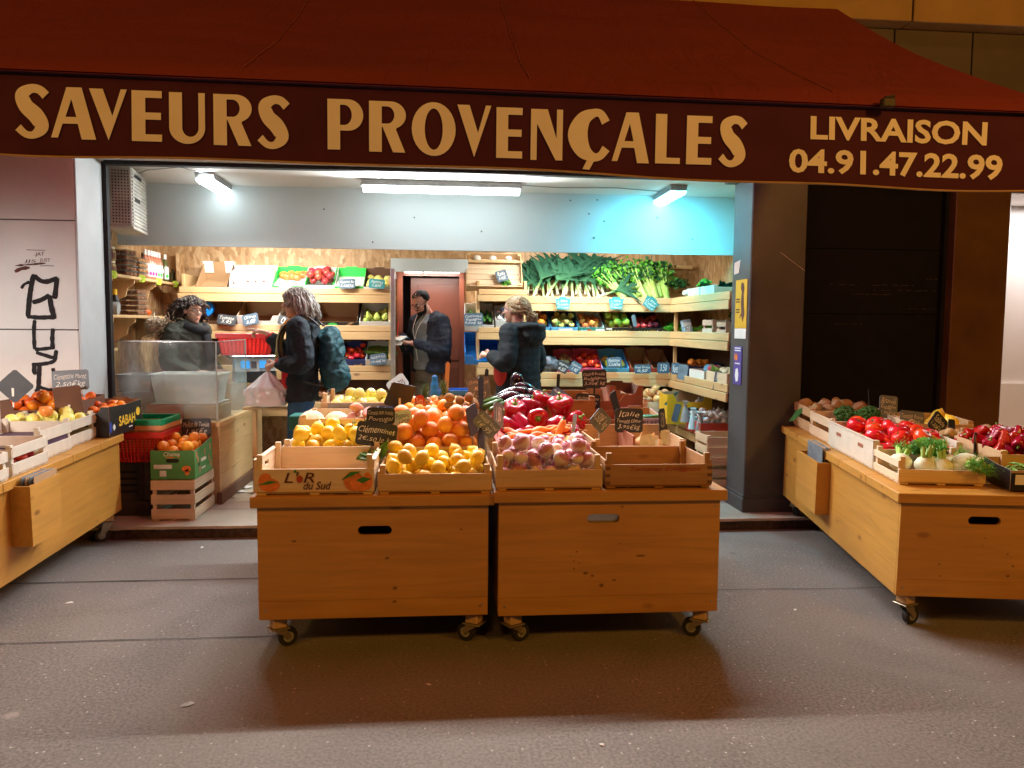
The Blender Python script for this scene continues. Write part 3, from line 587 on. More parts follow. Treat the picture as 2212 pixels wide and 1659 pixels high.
# ------------------------------------------------------------------ lamps of the shop
TUBE = (.82, .97, 1.0)
emit('tube_glow', TUBE, 13); emit('tube_glow_small', TUBE, 9); emit('tube_glow_cyan', (.30, .88, 1.0), 8); emit('strip_glow', (1, .97, .9), 12)
def ceiling_light(name, label, X, L, mat, w=.075):
    t = thing(name, label, 'ceiling light', X, 'fluorescent lights on the shop ceiling'); mb = MB()
    mb.prism([(-w, 0), (w, 0), (w*.9, -.045), (-w*.9, -.045)], -L/2, L/2, plane='xz'); 
    for s in (-1, 1): mb.box(-.03, .03, s*L/2-.012 if s < 0 else L/2-.006, s*L/2+.006 if s < 0 else L/2+.012, -.05, -.02)
    mb.build('housing', 'grey_plastic', t); mb = MB(); pr = [(w*.92, -.047)]+[(w*.92*math.cos(math.radians(a)), -.052-.042*math.sin(math.radians(a))) for a in range(0, 181, 20)]+[(-w*.92, -.047)]
    mb.prism(pr, -L/2+.01, L/2-.01); mb.build('diffuser', mat, t, smooth=False); return t
ceiling_light('tube_light', 'long glowing fluorescent ceiling light above the middle of the shop', TR(-.015, 6.68, 2.715, PI/2), 1.34, 'tube_glow')
ceiling_light('tube_light', 'short glowing ceiling light near the metal air unit', TR(-1.925, 6.78, 2.715, 0), .56, 'tube_glow_small')
ceiling_light('tube_light', 'short glowing ceiling light by the grey pillar with cyan glow', TR(2.0, 6.80, 2.715, 0), .56, 'tube_glow_cyan')
t = thing('strip_light', 'bare glowing strip light over the brown back door', 'strip light'); mb = MB(); mb.box(-.44, .19, 8.0, 8.05, 2.075, 2.12); mb.build('batten', 'grey_plastic', t)
mb = MB(); mb.tube([(-.40, 8.02, 2.055), (-.22, 8.02, 2.055)], .016, 10); mb.tube([(-.20, 8.02, 2.055), (.16, 8.02, 2.055)], .016, 10); mb.build('tube', 'strip_glow', t, smooth=True)
for x, l in ((-1.65, 'left'), (1.3, 'right')):
    t = thing('strip_light', 'strip light hidden behind the white bulkhead over the '+('apple boxes' if x < 0 else 'leeks'), 'strip light', TR(x, 7.22, 2.32)); mb = MB(); mb.box(-.65, .65, -.06, -.02, -.03, .03); mb.build('batten', 'grey_plastic', t)
    mb = MB(); mb.tube([(-.62, .0, 0), (.62, .0, 0)], .015, 10); mb.build('tube', 'strip_glow', t, smooth=True)
for x, l in ((-.62, 'left'), (1.10, 'right')):
    t = thing('batten_light', 'batten light hung under the awning behind its valance, '+l+' one', 'strip light', TR(x, 5.14, 2.74)); MB().box(-.72, .72, -.02, .02, .0, .03).build('batten', 'grey_plastic', t); MB().tube([(-.5, 0, .031), (-.5, 0, .72)], .004, 5).build('hanger', 'rusty_steel', t); MB().tube([(.5, 0, .031), (.5, 0, .72)], .004, 5).build('hanger', 'rusty_steel', t); MB().tube([(-.70, -.03, -.012), (.70, -.03, -.012)], .011, 8).build('tube', 'strip_glow', t, smooth=True)
# metal air unit in the top left corner of the opening
t = thing('air_unit', 'grimy perforated metal air unit hung high beside the left pillar', 'air unit', TR(-2.56, 6.38, 2.235, math.radians(8)))
mb = MB(); mb.box(-.02, .14, -.12, .34, .02, .47, bev=.006)
for i in range(16): mb.box(.14, .148, -.115, .335, .03+i*.027, .045+i*.027)
mb.box(-.05, .15, -.125, .35, -.005, .018, bev=.004); plain('grimy_metal', (.52, .50, .44), .5, .35, 6, 0, 60, .5, .1); cs = mb.build('casing', 'grimy_metal', t)
mb = MB()
for i in range(6):
    for j in range(18): mb.box(.0+i*.022, .010+i*.022, -.1235, -.121, .04+j*.023, .050+j*.023)
mb.box(.1485, .1505, -.06, .16, .40, .425); mb.box(.1485, .1505, -.06, .10, .215, .245); mb.build('perforation', 'black_seam', cs)
mb = MB(); mb.box(-.16, -.03, -.06, .30, .02, .46, bev=.01); mb.tube([(-.1, -.08, .25), (-.07, -.10, .15), (-.1, -.09, .05)], .006); mb.build('fan_housing', 'dark_plastic', t)
t = MB(); p = [WY(x, y, 6.3) for x, y in ((218, 495), (225, 510), (234, 522), (239, 518), (240, 500))]; t.tube(p, .005, 6)
tag(t.build('cable', 'dark_plastic', smooth=True), 'black cable looping below the perforated metal air unit', 'cable')
mb = MB(); mb.tube([(-1.92, 6.5, 2.712), (-2.05, 6.3, 2.714), (-2.35, 6.45, 2.713), (-2.5, 6.6, 2.70)], .004, 5); tag(mb.build('cable', 'grey_plastic', smooth=True), 'thin grey cable from the left ceiling light to the metal air unit', 'cable')
mb = MB(); mb.tube([(.66, 6.70, 2.712), (1.0, 6.78, 2.714), (1.5, 6.72, 2.713), (1.98, 6.85, 2.712)], .004, 5); tag(mb.build('cable', 'grey_plastic', smooth=True), 'thin grey cable between the long ceiling light and the right one', 'cable')
for i, (px, py, s) in enumerate(((150, 1303, .022), (437, 1183, .018), (925, 1480, .014), (1718, 1318, .016), (1300, 1610, .012), (405, 1523, .03))):
    p = WZ(px, py, .0); mb = MB(); mb.add([(-s, -s*.4, 0), (s*.1, -s*.6, .003), (s, .1*s, .001), (.3*s, s*.6, .005), (-.6*s, s*.4, .002)], [(0, 1, 3, 4), (1, 2, 3)], 0, TR(p.x, p.y, .0015, i*1.3)); tag(mb.build('paper_scrap', 'paper' if i < 5 else 'grey_plastic'), ('white paper bit on the pavement near the left cart wheel', 'white paper bit on the pavement below the orange box crate', 'tiny paper bit in the dark shade before the citrus cart', 'tiny paper bit on the pavement left of the right cart wheel', 'tiny paper bit at the bottom of the picture before the vegetable cart', 'grey flattened scrap on the bare left pavement')[i], 'litter')
# posters on the inner face of the grey pillar
def on_pillar(px, py): p = WX(px, py, 2.296); return p.y, p.z
t = thing('poster', 'yellow poster with a tall dark figure stuck on the grey pillar', 'poster')
mb = MB(); mb.box(2.294, 2.2985, 5.69, 5.92, 1.50, 1.875); mb.build('sheet', 'poster_yellow', t)
mb = MB(); fig = [(5.73, 1.60), (5.745, 1.66), (5.755, 1.76), (5.745, 1.81), (5.765, 1.85), (5.80, 1.85), (5.81, 1.81), (5.79, 1.78), (5.80, 1.70), (5.79, 1.62), (5.83, 1.575), (5.785, 1.60), (5.765, 1.55)]
mb.prism(fig, 2.2915, 2.2935, plane='yz'); mb.build('figure', 'ink_brown', t)
mb = MB(); 
for z in (1.62, 1.64, 1.70, 1.72): mb.box(2.2915, 2.2935, 5.83, 5.90, z, z+.01)
mb.build('writing', 'ink_brown', t); mb = MB(); mb.box(2.2935, 2.2983, 5.69, 5.92, 1.42, 1.498); mb.build('paper_foot', 'paper', t)
t = thing('leaflet', 'small violet leaflet stuck on the grey pillar under the yellow poster', 'leaflet')
mb = MB(); mb.box(2.294, 2.2985, 5.76, 5.92, 1.06, 1.36); mb.build('sheet', 'poster_violet', t); mb = MB(); mb.box(2.2915, 2.2935, 5.78, 5.90, 1.34, 1.35); mb.box(2.2915, 2.2935, 5.78, 5.90, 1.322, 1.331); mb.box(2.2915, 2.2935, 5.79, 5.89, 1.22, 1.23); mb.build('writing', 'ink_white', t)
mb = MB(); mb.box(2.2915, 2.2935, 5.84, 5.90, 1.25, 1.30); mb.build('picture', 'ink_orange', t)
mb = MB(); mb.prism([(5.82, 1.09), (5.86, 1.08), (5.88, 1.13), (5.87, 1.18), (5.83, 1.19), (5.81, 1.14)], 2.2915, 2.2935, plane='yz'); mb.build('picture', 'ink_white', t)
mb = MB(); mb.add([(2.295, 5.87, 1.93), (2.28, 5.93, 1.92), (2.27, 5.90, 2.01), (2.294, 5.84, 2.03)], [(0, 1, 2, 3)]); tag(mb.build('paper_scrap', 'paper'), 'torn white paper corner peeling off the grey pillar above the yellow poster', 'paper')
for i, (px, py, l) in enumerate(((505, 1083-45, 'beside the counter foot'), (537, 1053, 'on a tile diamond'), (543, 1020, 'furthest along the counter'), (520, 1063, 'flattened near the counter corner'))):
    p = WZ(px, py, .095); mb = MB(); mb.add([(-.05, -.02, 0), (.0, -.035, .006), (.055, .0, .002), (.01, .035, .012), (-.03, .02, .004)], [(0, 1, 3, 4), (1, 2, 3)], 0, TR(p.x, p.y, .096, i)); tag(mb.build('paper_scrap', 'paper'), 'crumpled white paper scrap on the tiled floor '+l, 'paper')
# ================================================================== FURNITURE
def slot(cx, cz, w, h, n=8):
    r = h/2; return [(cx-w/2+r+r*math.cos(math.radians(a)), cz+r*math.sin(math.radians(a))) for a in [90+180*i/n for i in range(n+1)]]+[(cx+w/2-r+r*math.cos(math.radians(a)), cz+r*math.sin(math.radians(a))) for a in [-90+180*i/n for i in range(n+1)]]
def caster(t, x, y, zt, zg, turn):
    """swivel caster hanging from zt (under the cart body) to the ground zg"""
    X = TR(x, y, 0, turn); r = .045; mb = MB(); mb.box(-.032, .032, -.032, .032, zt-.052, zt, bev=.003); blk = mb.build('caster_block', 'crate_warm_z', t, X)
    mb = MB(); mb.box(-.045, .045, -.04, .04, zt-.060, zt-.053, bev=.002)
    for s in (-1, 1): mb.prism([(-.03, zt-.062), (.03, zt-.062), (.055, zg+r+.005), (.04, zg+r-.012), (.02, zg+r+.01)], s*.022-.002, s*.022+.002)
    mb.tube([(.042, -.028, zg+r), (.042, .028, zg+r)], .006, 8); mb.build('caster_fork', 'galvanised', t, X)
    mb = MB(); Y = Matrix.Translation((.042, 0, zg+r)) @ Matrix.Rotation(PI/2, 4, 'X'); mb.lathe([(r*.55, -.016), (r*.94, -.016), (r, -.010), (r, .010), (r*.94, .016), (r*.55, .016)], 20, 0, Y); w = mb.build('caster_wheel', 'rubber', t, X, smooth=False)
    mb = MB(); mb.lathe([(.006, -.017), (r*.54, -.0165), (r*.54, .0165), (.006, .017)], 14, 0, Y); mb.build('hub', 'grey_plastic', w)
def cart(name, label, X, w, d, H, ground, hole, pocket=None, metal=False, riser=None, front='cart_pine_x'):
    """wooden produce cart: local x across, y away from its front, z = 0 on its top"""
    t = thing(name, label, 'produce cart', X, 'wheeled wooden produce carts'); o = .026; zt = -.052; zb = -H
    top = MB(); n = 5
    for i in range(n): top.box(-o, w+o, -o+(d+2*o)*i/n+.0012, -o+(d+2*o)*(i+1)/n-.0012, -.05, 0, bev=.003)
    top.build('top_board', 'cart_pine_x', t)
    mb = MB(); mb.prism([(0, zb+.088), (w, zb+.088), (w, zt), (0, zt)], 0, .018, holes=[slot(hole[0], hole[1], .155, .043)]); mb.box(0, w, 0.001, .018, zb, zb+.0865, bev=.002); fp = mb.build('front_panel', front, t)
    mb = MB()
    for sx, sz in ((.03, zb+.045), (w-.03, zb+.05), (w-.025, zt-.03)): mb.tube([(sx, -.002, sz), (sx, .002, sz)], .006, 8)
    mb.build('screw', 'galvanised', fp)
    for x in (0, w-.018): MB().box(x, x+.018, .019, d-.019, zb, zt, bev=.002).build('side_panel', 'cart_pine_y', t)
    MB().box(0, w, d-.018, d, zb, zt).build('back_panel', 'cart_pine_x', t)
    MB().box(.02, w-.02, .02, d-.02, zb+.01, zb+.03).build('base_board', 'cart_pine_x', t)
    mb = MB(); q = (hole[0]-.09, hole[0]+.09)
    if metal: mb.box(q[0], q[1], .024, .032, hole[1]-.05, hole[1]+.03); mb.box(q[0], q[1], .010, .030, hole[1]-.030, hole[1]-.022); mb.build('handle_plate', 'steel', t)
    ti = 0
    for x, y in ((.075, .06), (w-.06, .06), (.075, d-.08), (w-.06, d-.08)): caster(t, x, y, zb-.001, ground(X @ Vector((x, y, 0))) , (.5, 2.6, 1.2, 3.6)[ti]); ti += 1
    if riser:
        for y0, y1, z in riser: MB().box(.03, w-.03, y0, y1, .001, z, bev=.003).build('step', 'cart_pine_x', t)
    if pocket:
        side, y0, y1, z0, z1, dep = pocket; x0, x1 = (w+.002, w+dep) if side > 0 else (-dep, -.002)
        mb = MB(); mb.box(x0, x1, y0, y0+.012, z0, z1-.0); mb.box(x0, x1, y1-.012, y1, z0, z1); mb.box(x0, x1, y0+.012, y1-.012, z0, z0+.012)
        if side > 0: mb.box(x1-.012, x1+.0, y0+.0125, y1-.0125, z0+.012, z1+.002)
        else: mb.box(x0-.0, x0+.012, y0+.0125, y1-.0125, z0+.012, z1+.002)
        mb.build('side_pocket', 'cart_pine_y', t)
    return t
G0 = lambda top: (lambda p: -top)
cart1X = TR(-.837, 3.505, .727); cart2X = TR(.256, 3.485, .742)
def kp(X, lst, ox, oy, y): return [(WY((ox+a*.4973)/1.8517, (oy+b*.4973)/1.8517, y).x-X.translation.x, WY((ox+a*.4973)/1.8517, (oy+b*.4973)/1.8517, y).z-X.translation.z, r, st) for a, b, r, st in lst]
knotty('front_pine_left', AMB, kp(cart1X, [(1205, 570, .012, 1.6), (1265, 920, .013, 1.8), (1265, 815, .018, 1.2), (1800, 340, .010, 1.5), (495, 350, .006, .6), (450, 435, .010, 3), (1950, 960, .010, 1.5)], 950, 1950, 3.5))
knotty('front_pine_right', AMB, kp(cart2X, [(820, 515, .010, 1), (765, 553, .007, 1.2), (795, 592, .007, 1.2), (838, 607, .007, 1.2), (795, 652, .010, 1.1), (890, 690, .016, 1.6), (945, 712, .013, 1.4), (1018, 785, .017, 1.3), (1165, 450, .009, 1.2), (1335, 550, .013, 4), (1185, 155, .011, 1.3), (1115, 745, .009, 2.5), (1862, 920, .007, 1.2), (230, 720, .007, 1.4)], 1900, 1950, 3.485))
knotty('front_pine_far', AMB, [(.20, -.36, .009, 1.2), (.21, -.42, .008, 1.4), (.52, -.30, .010, 1), (.55, -.36, .011, 1.6), (.53, -.41, .014, 1.3), (.41, -.22, .010, .7), (.40, -.26, .009, .7)])
cart('produce_cart', 'left cart of the middle pair, wooden, heaped with citrus, open dark handle slot', cart1X, 1.045, 1.76, .575, G0(.727), (.525, -.165), front='front_pine_left', riser=[(.44, .86, .03), (.86, 1.30, .10), (1.30, 1.74, .17)])
cart('produce_cart', 'right cart of the middle pair, wooden, with turnips and peppers, metal handle plate', cart2X, 1.05, 1.76, .592, G0(.742), (.49, -.135), front='front_pine_right', metal=True, riser=[(.44, .86, .03), (.86, 1.30, .10), (1.30, 1.74, .17)])
LX = Matrix.Translation((-2.22, 3.7, .675)) @ Matrix.Rotation(.032, 4, 'X')           # left cart: its right top edge
RX = Matrix.Translation((2.225, 3.536, .70)) @ Matrix.Rotation(math.radians(-9.2), 4, 'Z') @ Matrix.Rotation(.031, 4, 'X')
def slab(p): return p.z-(.0 if p.y < 5.45 else .09)
cart('produce_cart', 'long wooden cart of apples and clementines in front of the graffiti pillar', LX @ TR(-1.05, .0), 1.03, 1.80, .535, lambda p: -slab(p), (.5, -.16), pocket=(1, .44, .76, -.36, -.04, .105))
cart('produce_cart', 'long wooden cart of tomatoes and fennel in front of the dark shutter', RX @ TR(.026, .026), 1.05, 2.04, .53, lambda p: -slab(p), (.40, -.135), front='front_pine_far', pocket=(-1, 1.02, 1.44, -.40, -.07, .085))
# slates kept in the two side pockets
for X, lab, x0, s in ((LX @ TR(-.015, .0), 'left apple cart', 0.0, 1), (RX @ TR(.02, 0), 'right tomato cart', -.06, -1)):
    for i in range(4):
        y0 = .47 if s > 0 else 1.08; mb = MB(); mb.box(0, .004, 0, .24 if s > 0 else .30, 0, .34 if s > 0 else .36, bev=.001)
        tag(mb.build('slate_card', 'cardboard' if i % 2 else 'slate_lit', None, X @ TR(x0+(.03+.018*i)*1, y0+.006*i, -.34, 0, 0, .03*s)), 'thin card standing in the side pocket of the '+lab, 'card', 'cards in the pocket of the '+lab)

# ------------------------------------------------------------------ crates and boxes
def wood_crate(label, X, w, d, h, fh=None, mat='crate_pale', bh=None, gap=None, sgap=True, group='wooden produce crates', holes=False, post=None, rim=None, whole=False):
    """open wooden crate, front at -y, origin under its middle"""
    fh = fh or h; bh = bh or h; t = thing('wooden_crate', label, 'crate', X, group); e = .009; post = post or h+.004
    mb = MB()
    for i in range(5): mb.box(-w/2+.004, w/2-.004, -d/2+d*i/5+.006, -d/2+d*(i+1)/5-.006, .0, .007)
    for x in (-w/2+.03, 0, w/2-.03): mb.box(x-.02, x+.02, -d/2+.004, d/2-.004, -.0075, -.0005)
    a = mat+'_x' if mat+'_x' in M else mat; b = mat+'_y' if mat+'_y' in M else mat; c = mat+'_z' if mat+'_z' in M else mat
    mb.build('crate_base', a, t)
    def panel(nm, H, y):
        mb = MB()
        if gap and H > .1:
            k = 3 if H > .2 else 2; g = gap; ph = (H-.006-g*(k-1))/k
            for i in range(k): mb.box(-w/2, w/2, y-e/2, y+e/2, .006+i*(ph+g), .006+i*(ph+g)+ph, bev=.0015)
        else: mb.box(-w/2, w/2, y-e/2, y+e/2, .006, H, bev=.0015)
        for i in range(4):
            if rnd.random() < .8: xx = -w/2+w*(i+.5)/4; mb.box(xx-.001, xx+.001, y-e/2-.0012, y-e/2, .012, .03)
        return mb.build(nm, a, t)
    f = panel('front_panel', fh, -d/2+e/2); panel('back_panel', bh, d/2-e/2)
    for s in (-1, 1):
        mb = MB(); x = s*(w/2-e/2); y0, y1 = -d/2+e+.0005, d/2-e-.0005
        if holes:
            mb.prism([(y0, .006), (y1, .006), (y1, h), (y0, h)], x-e/2, x+e/2, plane='yz', holes=[slot(0, h*.72, .085, .022)]); mb.box(x-e/2-.006, x+e/2+.006, y0, y1, h+.0005, h+.006)
        elif sgap and gap:
            k = 3 if h > .2 else 2; ph = (h-.006-gap*(k-1))/k
            for i in range(k): mb.box(x-e/2, x+e/2, y0, y1, .006+i*(ph+gap), .006+i*(ph+gap)+ph, bev=.0015)
        else: mb.box(x-e/2, x+e/2, y0, y1, .006, h, bev=.0015)
        mb.build('side_panel', b, t)
    q = .026
    for sx in (-1, 1):
        for sy in (-1, 1): MB().box(sx*(w/2-e-q/2)-q/2, sx*(w/2-e-q/2)+q/2, sy*(d/2-e-q/2)-q/2, sy*(d/2-e-q/2)+q/2, .008, post, bev=.002).build('corner_post', c, t)
    return t, f
def carton(label, X, w, d, h, fh=None, mat='cardboard', inner=None, group='cardboard produce boxes', notch=True, lids=False, name='cardboard_box', bh=None):
    """open cardboard box with dipped long sides"""
    fh = fh or h*.72; bh = bh or h; t = thing(name, label, 'box', X, group); e = .006; mats = [mat, inner or mat]; mb = MB()
    def wall(poly, ax, p, s):
        """poly in (u, z), outer skin then inner skin"""
        if ax == 'y': mb.prism(poly, p, p+e*s*.5, 0); mb.prism(poly, p+e*s*.5+.0004*s, p+e*s, 1)
        else: mb.prism(poly, p, p+e*s*.5, 0, plane='yz'); mb.prism(poly, p+e*s*.5+.0004*s, p+e*s, 1, plane='yz')
    k = min(.06, w*.16)
    wall([(-w/2, 0), (w/2, 0), (w/2, h), (w/2-k, h), (w/2-k*1.5, fh), (-w/2+k*1.5, fh), (-w/2+k, h), (-w/2, h)] if notch else [(-w/2, 0), (w/2, 0), (w/2, fh), (-w/2, fh)], 'y', -d/2, 1)
    wall([(-w/2, 0), (w/2, 0), (w/2, bh), (w*.2, bh), (w*.2, bh+.012), (-w*.2, bh+.012), (-w*.2, bh), (-w/2, bh)], 'y', d/2, -1)
    y0, y1 = -d/2+e, d/2-e; f0 = h if notch else fh
    for s in (-1, 1): wall([(y0, 0), (y1, 0), (y1, bh), (0, (f0+bh)/2*.96), (y0, f0)], 'x', s*w/2, -s)
    mb.box(-w/2+e, w/2-e, y0, y1, .001, .007, 1)
    if lids:
        for s in (-1, 1): mb.add([(s*w/2, -d/2+.01, h), (s*w/2, d/2-.01, h), (s*(w/2+.05), d/2-.03, h+.05), (s*(w/2+.05), -d/2+.03, h+.05)], [(0, 1, 2, 3)], 0)
    mb.build('carton', mats, t); return t
def printed(t, mat, rects=(), texts=(), y=0, name='print', polys=()):
    """print on a front face: rects (x0,x1,z0,z1), texts (string, x0,x1,z0,z1, shear)"""
    for r in rects: o = MB().box(r[0], r[1], y-.0016, y-.0008, r[2], r[3]).build(name, mat, t)
    for p in polys: o = MB().prism(p, y-.0016, y-.0008).build(name, mat, t)
    for s in texts: mb = MB(); write(mb, s[0], s[1], s[2], s[3], s[4], y-.0022, s[5] if len(s) > 5 else 0, s[6] if len(s) > 6 else .008, fit=False); o = mb.build('writing' if name == 'print' else name, mat, t)
    return o
def ell(cx, cz, rx, rz, n=18): return [(cx+rx*math.cos(2*PI*i/n), cz+rz*math.sin(2*PI*i/n)) for i in range(n)]

# ------------------------------------------------------------------ counter with its glass screen
t = thing('shop_counter', 'wooden shop counter with fogged glass screen just inside the left pillar', 'counter')
cx, cy = -1.742, 6.127
mb = MB(); mb.box(-2.62, cx-.018, cy, cy+.018, .09, .695, bev=.002); mb.build('front_panel', 'shelf_pine_x', t)
mb = MB()
for i in range(3): mb.box(cx-.018, cx, cy, 7.55, .13+i*.19, .13+(i+1)*.19-.002, bev=.002)
mb.build('side_panel', 'shelf_pine_y', t); MB().box(cx-.017, cx+.022, cy-.022, 7.56, .09, .185, bev=.003).build('plinth', 'cardboard_dark', t)
mb = MB(); mb.box(-2.62, cx+.012, cy-.014, cy+.07, .697, .735, bev=.003); mb.box(cx-.07, cx+.012, cy+.0705, 7.06, .697, .735, bev=.003); mb.build('edge_trim', 'shelf_pine_x', t)
MB().box(-2.62, cx-.072, cy+.072, 7.06, .70, .73).build('counter_top', 'shelf_pine_x', t)
MB().box(-2.2, cx+.01, 7.062, 7.62, .70, .975, bev=.004).build('raised_end', 'shelf_pine_x', t)
g = MB().box(-.86, 0, 0, .006, 0, .62).build('glass_screen', 'fogged_glass', t, TR(cx-.018, cy+.02, .738))
g2 = MB().box(-.006, 0, .012, .88, 0, .62).build('glass_screen', 'fogged_glass', t, TR(cx-.012, cy+.02, .738))
plain('glass_edge', (.42, .47, .46), .15, .05)
MB().box(-.86, 0, -.001, .009, .621, .628).build('glass_edge', 'glass_edge', g); mb = MB(); mb.box(-.008, .002, .012, .885, .621, .628); mb.box(-.008, .002, .882, .888, 0, .62); mb.box(-.010, .001, -.002, .010, 0, .62); mb.build('glass_edge', 'glass_edge', g2)
# things standing behind the glass
def tub(label, x, y, z, w, d, h, mat, cat='tub'):
    o = MB(); o.box(-w/2, w/2, -d/2, d/2, 0, .006); 
    for s in (-1, 1): o.add([(s*w/2*.86, -d/2*.86, 0), (s*w/2*.86, d/2*.86, 0), (s*w/2, d/2, h), (s*w/2, -d/2, h)], [(0, 1, 2, 3)]); o.add([(-w/2*.86, s*d/2*.86, 0), (w/2*.86, s*d/2*.86, 0), (w/2, s*d/2, h), (-w/2, s*d/2, h)], [(0, 1, 2, 3)])
    o.box(-w/2-.012, w/2+.012, -d/2-.012, -d/2+.002, h-.012, h); o.box(-w/2-.012, w/2+.012, d/2-.002, d/2+.012, h-.012, h); o.box(-w/2-.012, -w/2+.002, -d/2+.003, d/2-.003, h-.012, h); o.box(w/2-.002, w/2+.012, -d/2+.003, d/2-.003, h-.012, h)
    return tag(o.build('plastic_tub', mat, None, TR(x, y, z)), label, cat)
tub('wide white plastic tub behind the fogged glass of the counter', -2.08, 6.55, .855, .52, .36, .24, 'box_white')
for x, mt, l in ((-2.23, 'box_red', 'dull red crate under the white tub behind the counter glass'), (-1.93, 'cardboard', 'brown box under the white tub behind the counter glass')):
    mb = MB(); mb.box(-.145, .145, -.15, .15, 0, .115, bev=.008); mb.box(-.125, .125, -.152, -.1505, .03, .09); tag(mb.build('storage_box', mt, None, TR(x, 6.5, .735)), l, 'box')
tub('grey metal pan behind the left end of the counter glass', -2.46, 6.5, .95, .26, .3, .14, 'grey_plastic', 'pan')
mb = MB(); mb.box(-.12, .12, -.12, .12, 0, .21, bev=.01); tag(mb.build('storage_box', 'cardboard_dark', None, TR(-2.46, 6.55, .735)), 'dark box under the metal pan behind the counter glass', 'box')
# two weighing scales with lit blue displays
emit('display_blue', (.03, .42, 1.0), .9); M['display_blue'].node_tree.nodes['Principled BSDF'].inputs['Base Color'].default_value = (.01, .02, .03, 1)
for px, i in ((534, 0), (565, 1)):
    p = WY(px, 772, 7.12); t = thing('weighing_scale', ('front' if i == 0 else 'rear')+' grey weighing scale with small lit blue display beside the counter glass', 'scale', TR(p.x-.02, 7.16+.08*i, .976, .35), 'weighing scales on the counter')
    mb = MB(); mb.box(-.11, .11, -.10, .14, 0, .10, bev=.012); mb.build('scale_body', 'dark_plastic', t)
    mb = MB(); mb.prism([(-.10, .10), (.14, .10), (.14, .22), (-.06, .22)], -.105, .105, plane='yz'); pn = mb.build('panel', 'grey_plastic', t)
    Xd = TR(0, -.083, .16, 0, -.32); mb = MB(); mb.box(-.055, .02, -.004, .0, -.035, .035, 0, Xd); mb.build('display', 'display_blue', pn); mb = MB(); mb.box(.035, .08, -.003, 0, -.03, .03, 0, Xd); mb.build('keypad', 'dark_plastic', pn)
    mb = MB(); mb.box(-.13, .13, -.08, .18, .225, .24, bev=.006); mb.build('weighing_plate', 'steel', t)
# wooden shelf flap carrying the shopper's bag
p = WY(592, 876, 6.35); t = thing('side_table', 'small brown folding board table under the white plastic bag', 'table', TR(p.x, 6.42, 0)); MB().box(-.23, .24, -.14, .16, .815, .835, bev=.004).build('table_top', 'shelf_pine_x', t)
for x in (-.17, .16): MB().box(x-.018, x+.018, -.02, .02, .092, .814, bev=.003).build('leg', 'shelf_pine_z', t)
# red shopping baskets
def basket(label, X, w=.44, d=.30, h=.22, mat='plastic_red', name='shopping_basket'):
    t = thing(name, label, 'basket', X); mb = MB(); k = .84
    for s in (-1, 1):
        for j in range(9):
            z0 = .01+j*(h-.05)/9; z1 = z0+(h-.05)/9-.008; f0, f1 = k+(1-k)*z0/h, k+(1-k)*z1/h
            mb.add([(-w/2*f0, s*d/2*f0, z0), (w/2*f0, s*d/2*f0, z0), (w/2*f1, s*d/2*f1, z1), (-w/2*f1, s*d/2*f1, z1)], [(0, 1, 2, 3)]); mb.add([(s*w/2*f0, -d/2*f0, z0), (s*w/2*f0, d/2*f0, z0), (s*w/2*f1, d/2*f1, z1), (s*w/2*f1, -d/2*f1, z1)], [(0, 1, 2, 3)])
        for i in range(13):
            u = -1+2*i/12; mb.tube([(u*w/2*k, s*d/2*k, 0), (u*w/2, s*d/2, h)], .006, 4)
            if i < 9: u = -1+2*i/8; mb.tube([(s*w/2*k, u*d/2*k, 0), (s*w/2, u*d/2, h)], .006, 4)
    mb.box(-w/2*k, w/2*k, -d/2*k, d/2*k, 0, .008); mb.build('basket_body', mat, t)
    mb = MB(); mb.box(-w/2-.014, w/2+.014, -d/2-.014, -d/2+.006, h-.045, h, bev=.004); mb.box(-w/2-.014, w/2+.014, d/2-.006, d/2+.014, h-.045, h, bev=.004); mb.box(-w/2-.014, -w/2+.006, -d/2+.007, d/2-.007, h-.045, h, bev=.004); mb.box(w/2-.006, w/2+.014, -d/2+.007, d/2-.007, h-.045, h, bev=.004); mb.build('rim', mat, t); return t
basket('bright red plastic basket between the two women on the counter', TR(-1.83, 7.36, 1.215, .1), .46, .32, .20)
basket('red shopping basket, lowest of the stack beside the green fruit box', TR(-2.20, 5.88, .497, 0), .34, .36, .22)
basket('orange shopping basket nested between the red and the green ones', TR(-2.20, 5.88, .565, 0), .345, .365, .21, 'plastic_orange')
basket('green shopping basket on top of the basket stack', TR(-2.20, 5.88, .60, 0), .35, .37, .21, 'plastic_green')
t = thing('vented_unit', 'dark brown vented fridge unit under the stack of baskets', 'fridge', TR(-2.28, 5.79, .09)); mb = MB(); mb.box(-.14, .14, 0, .30, .0, .40, bev=.008); mb.build('housing', 'fridge_brown', t)
mb = MB()
for i in range(4): mb.box(-.13, .045, -.004, -.001, .17+i*.048, .188+i*.048)
mb.build('vent_slot', 'black_seam', t); MB().box(-.135, .135, -.012, -.0015, .0, .11, bev=.004).build('kick_plate', 'fridge_brown', t); MB().box(.07, .095, -.012, -.0015, .115, .395, bev=.003).build('side_bar', 'rusty_steel', t)
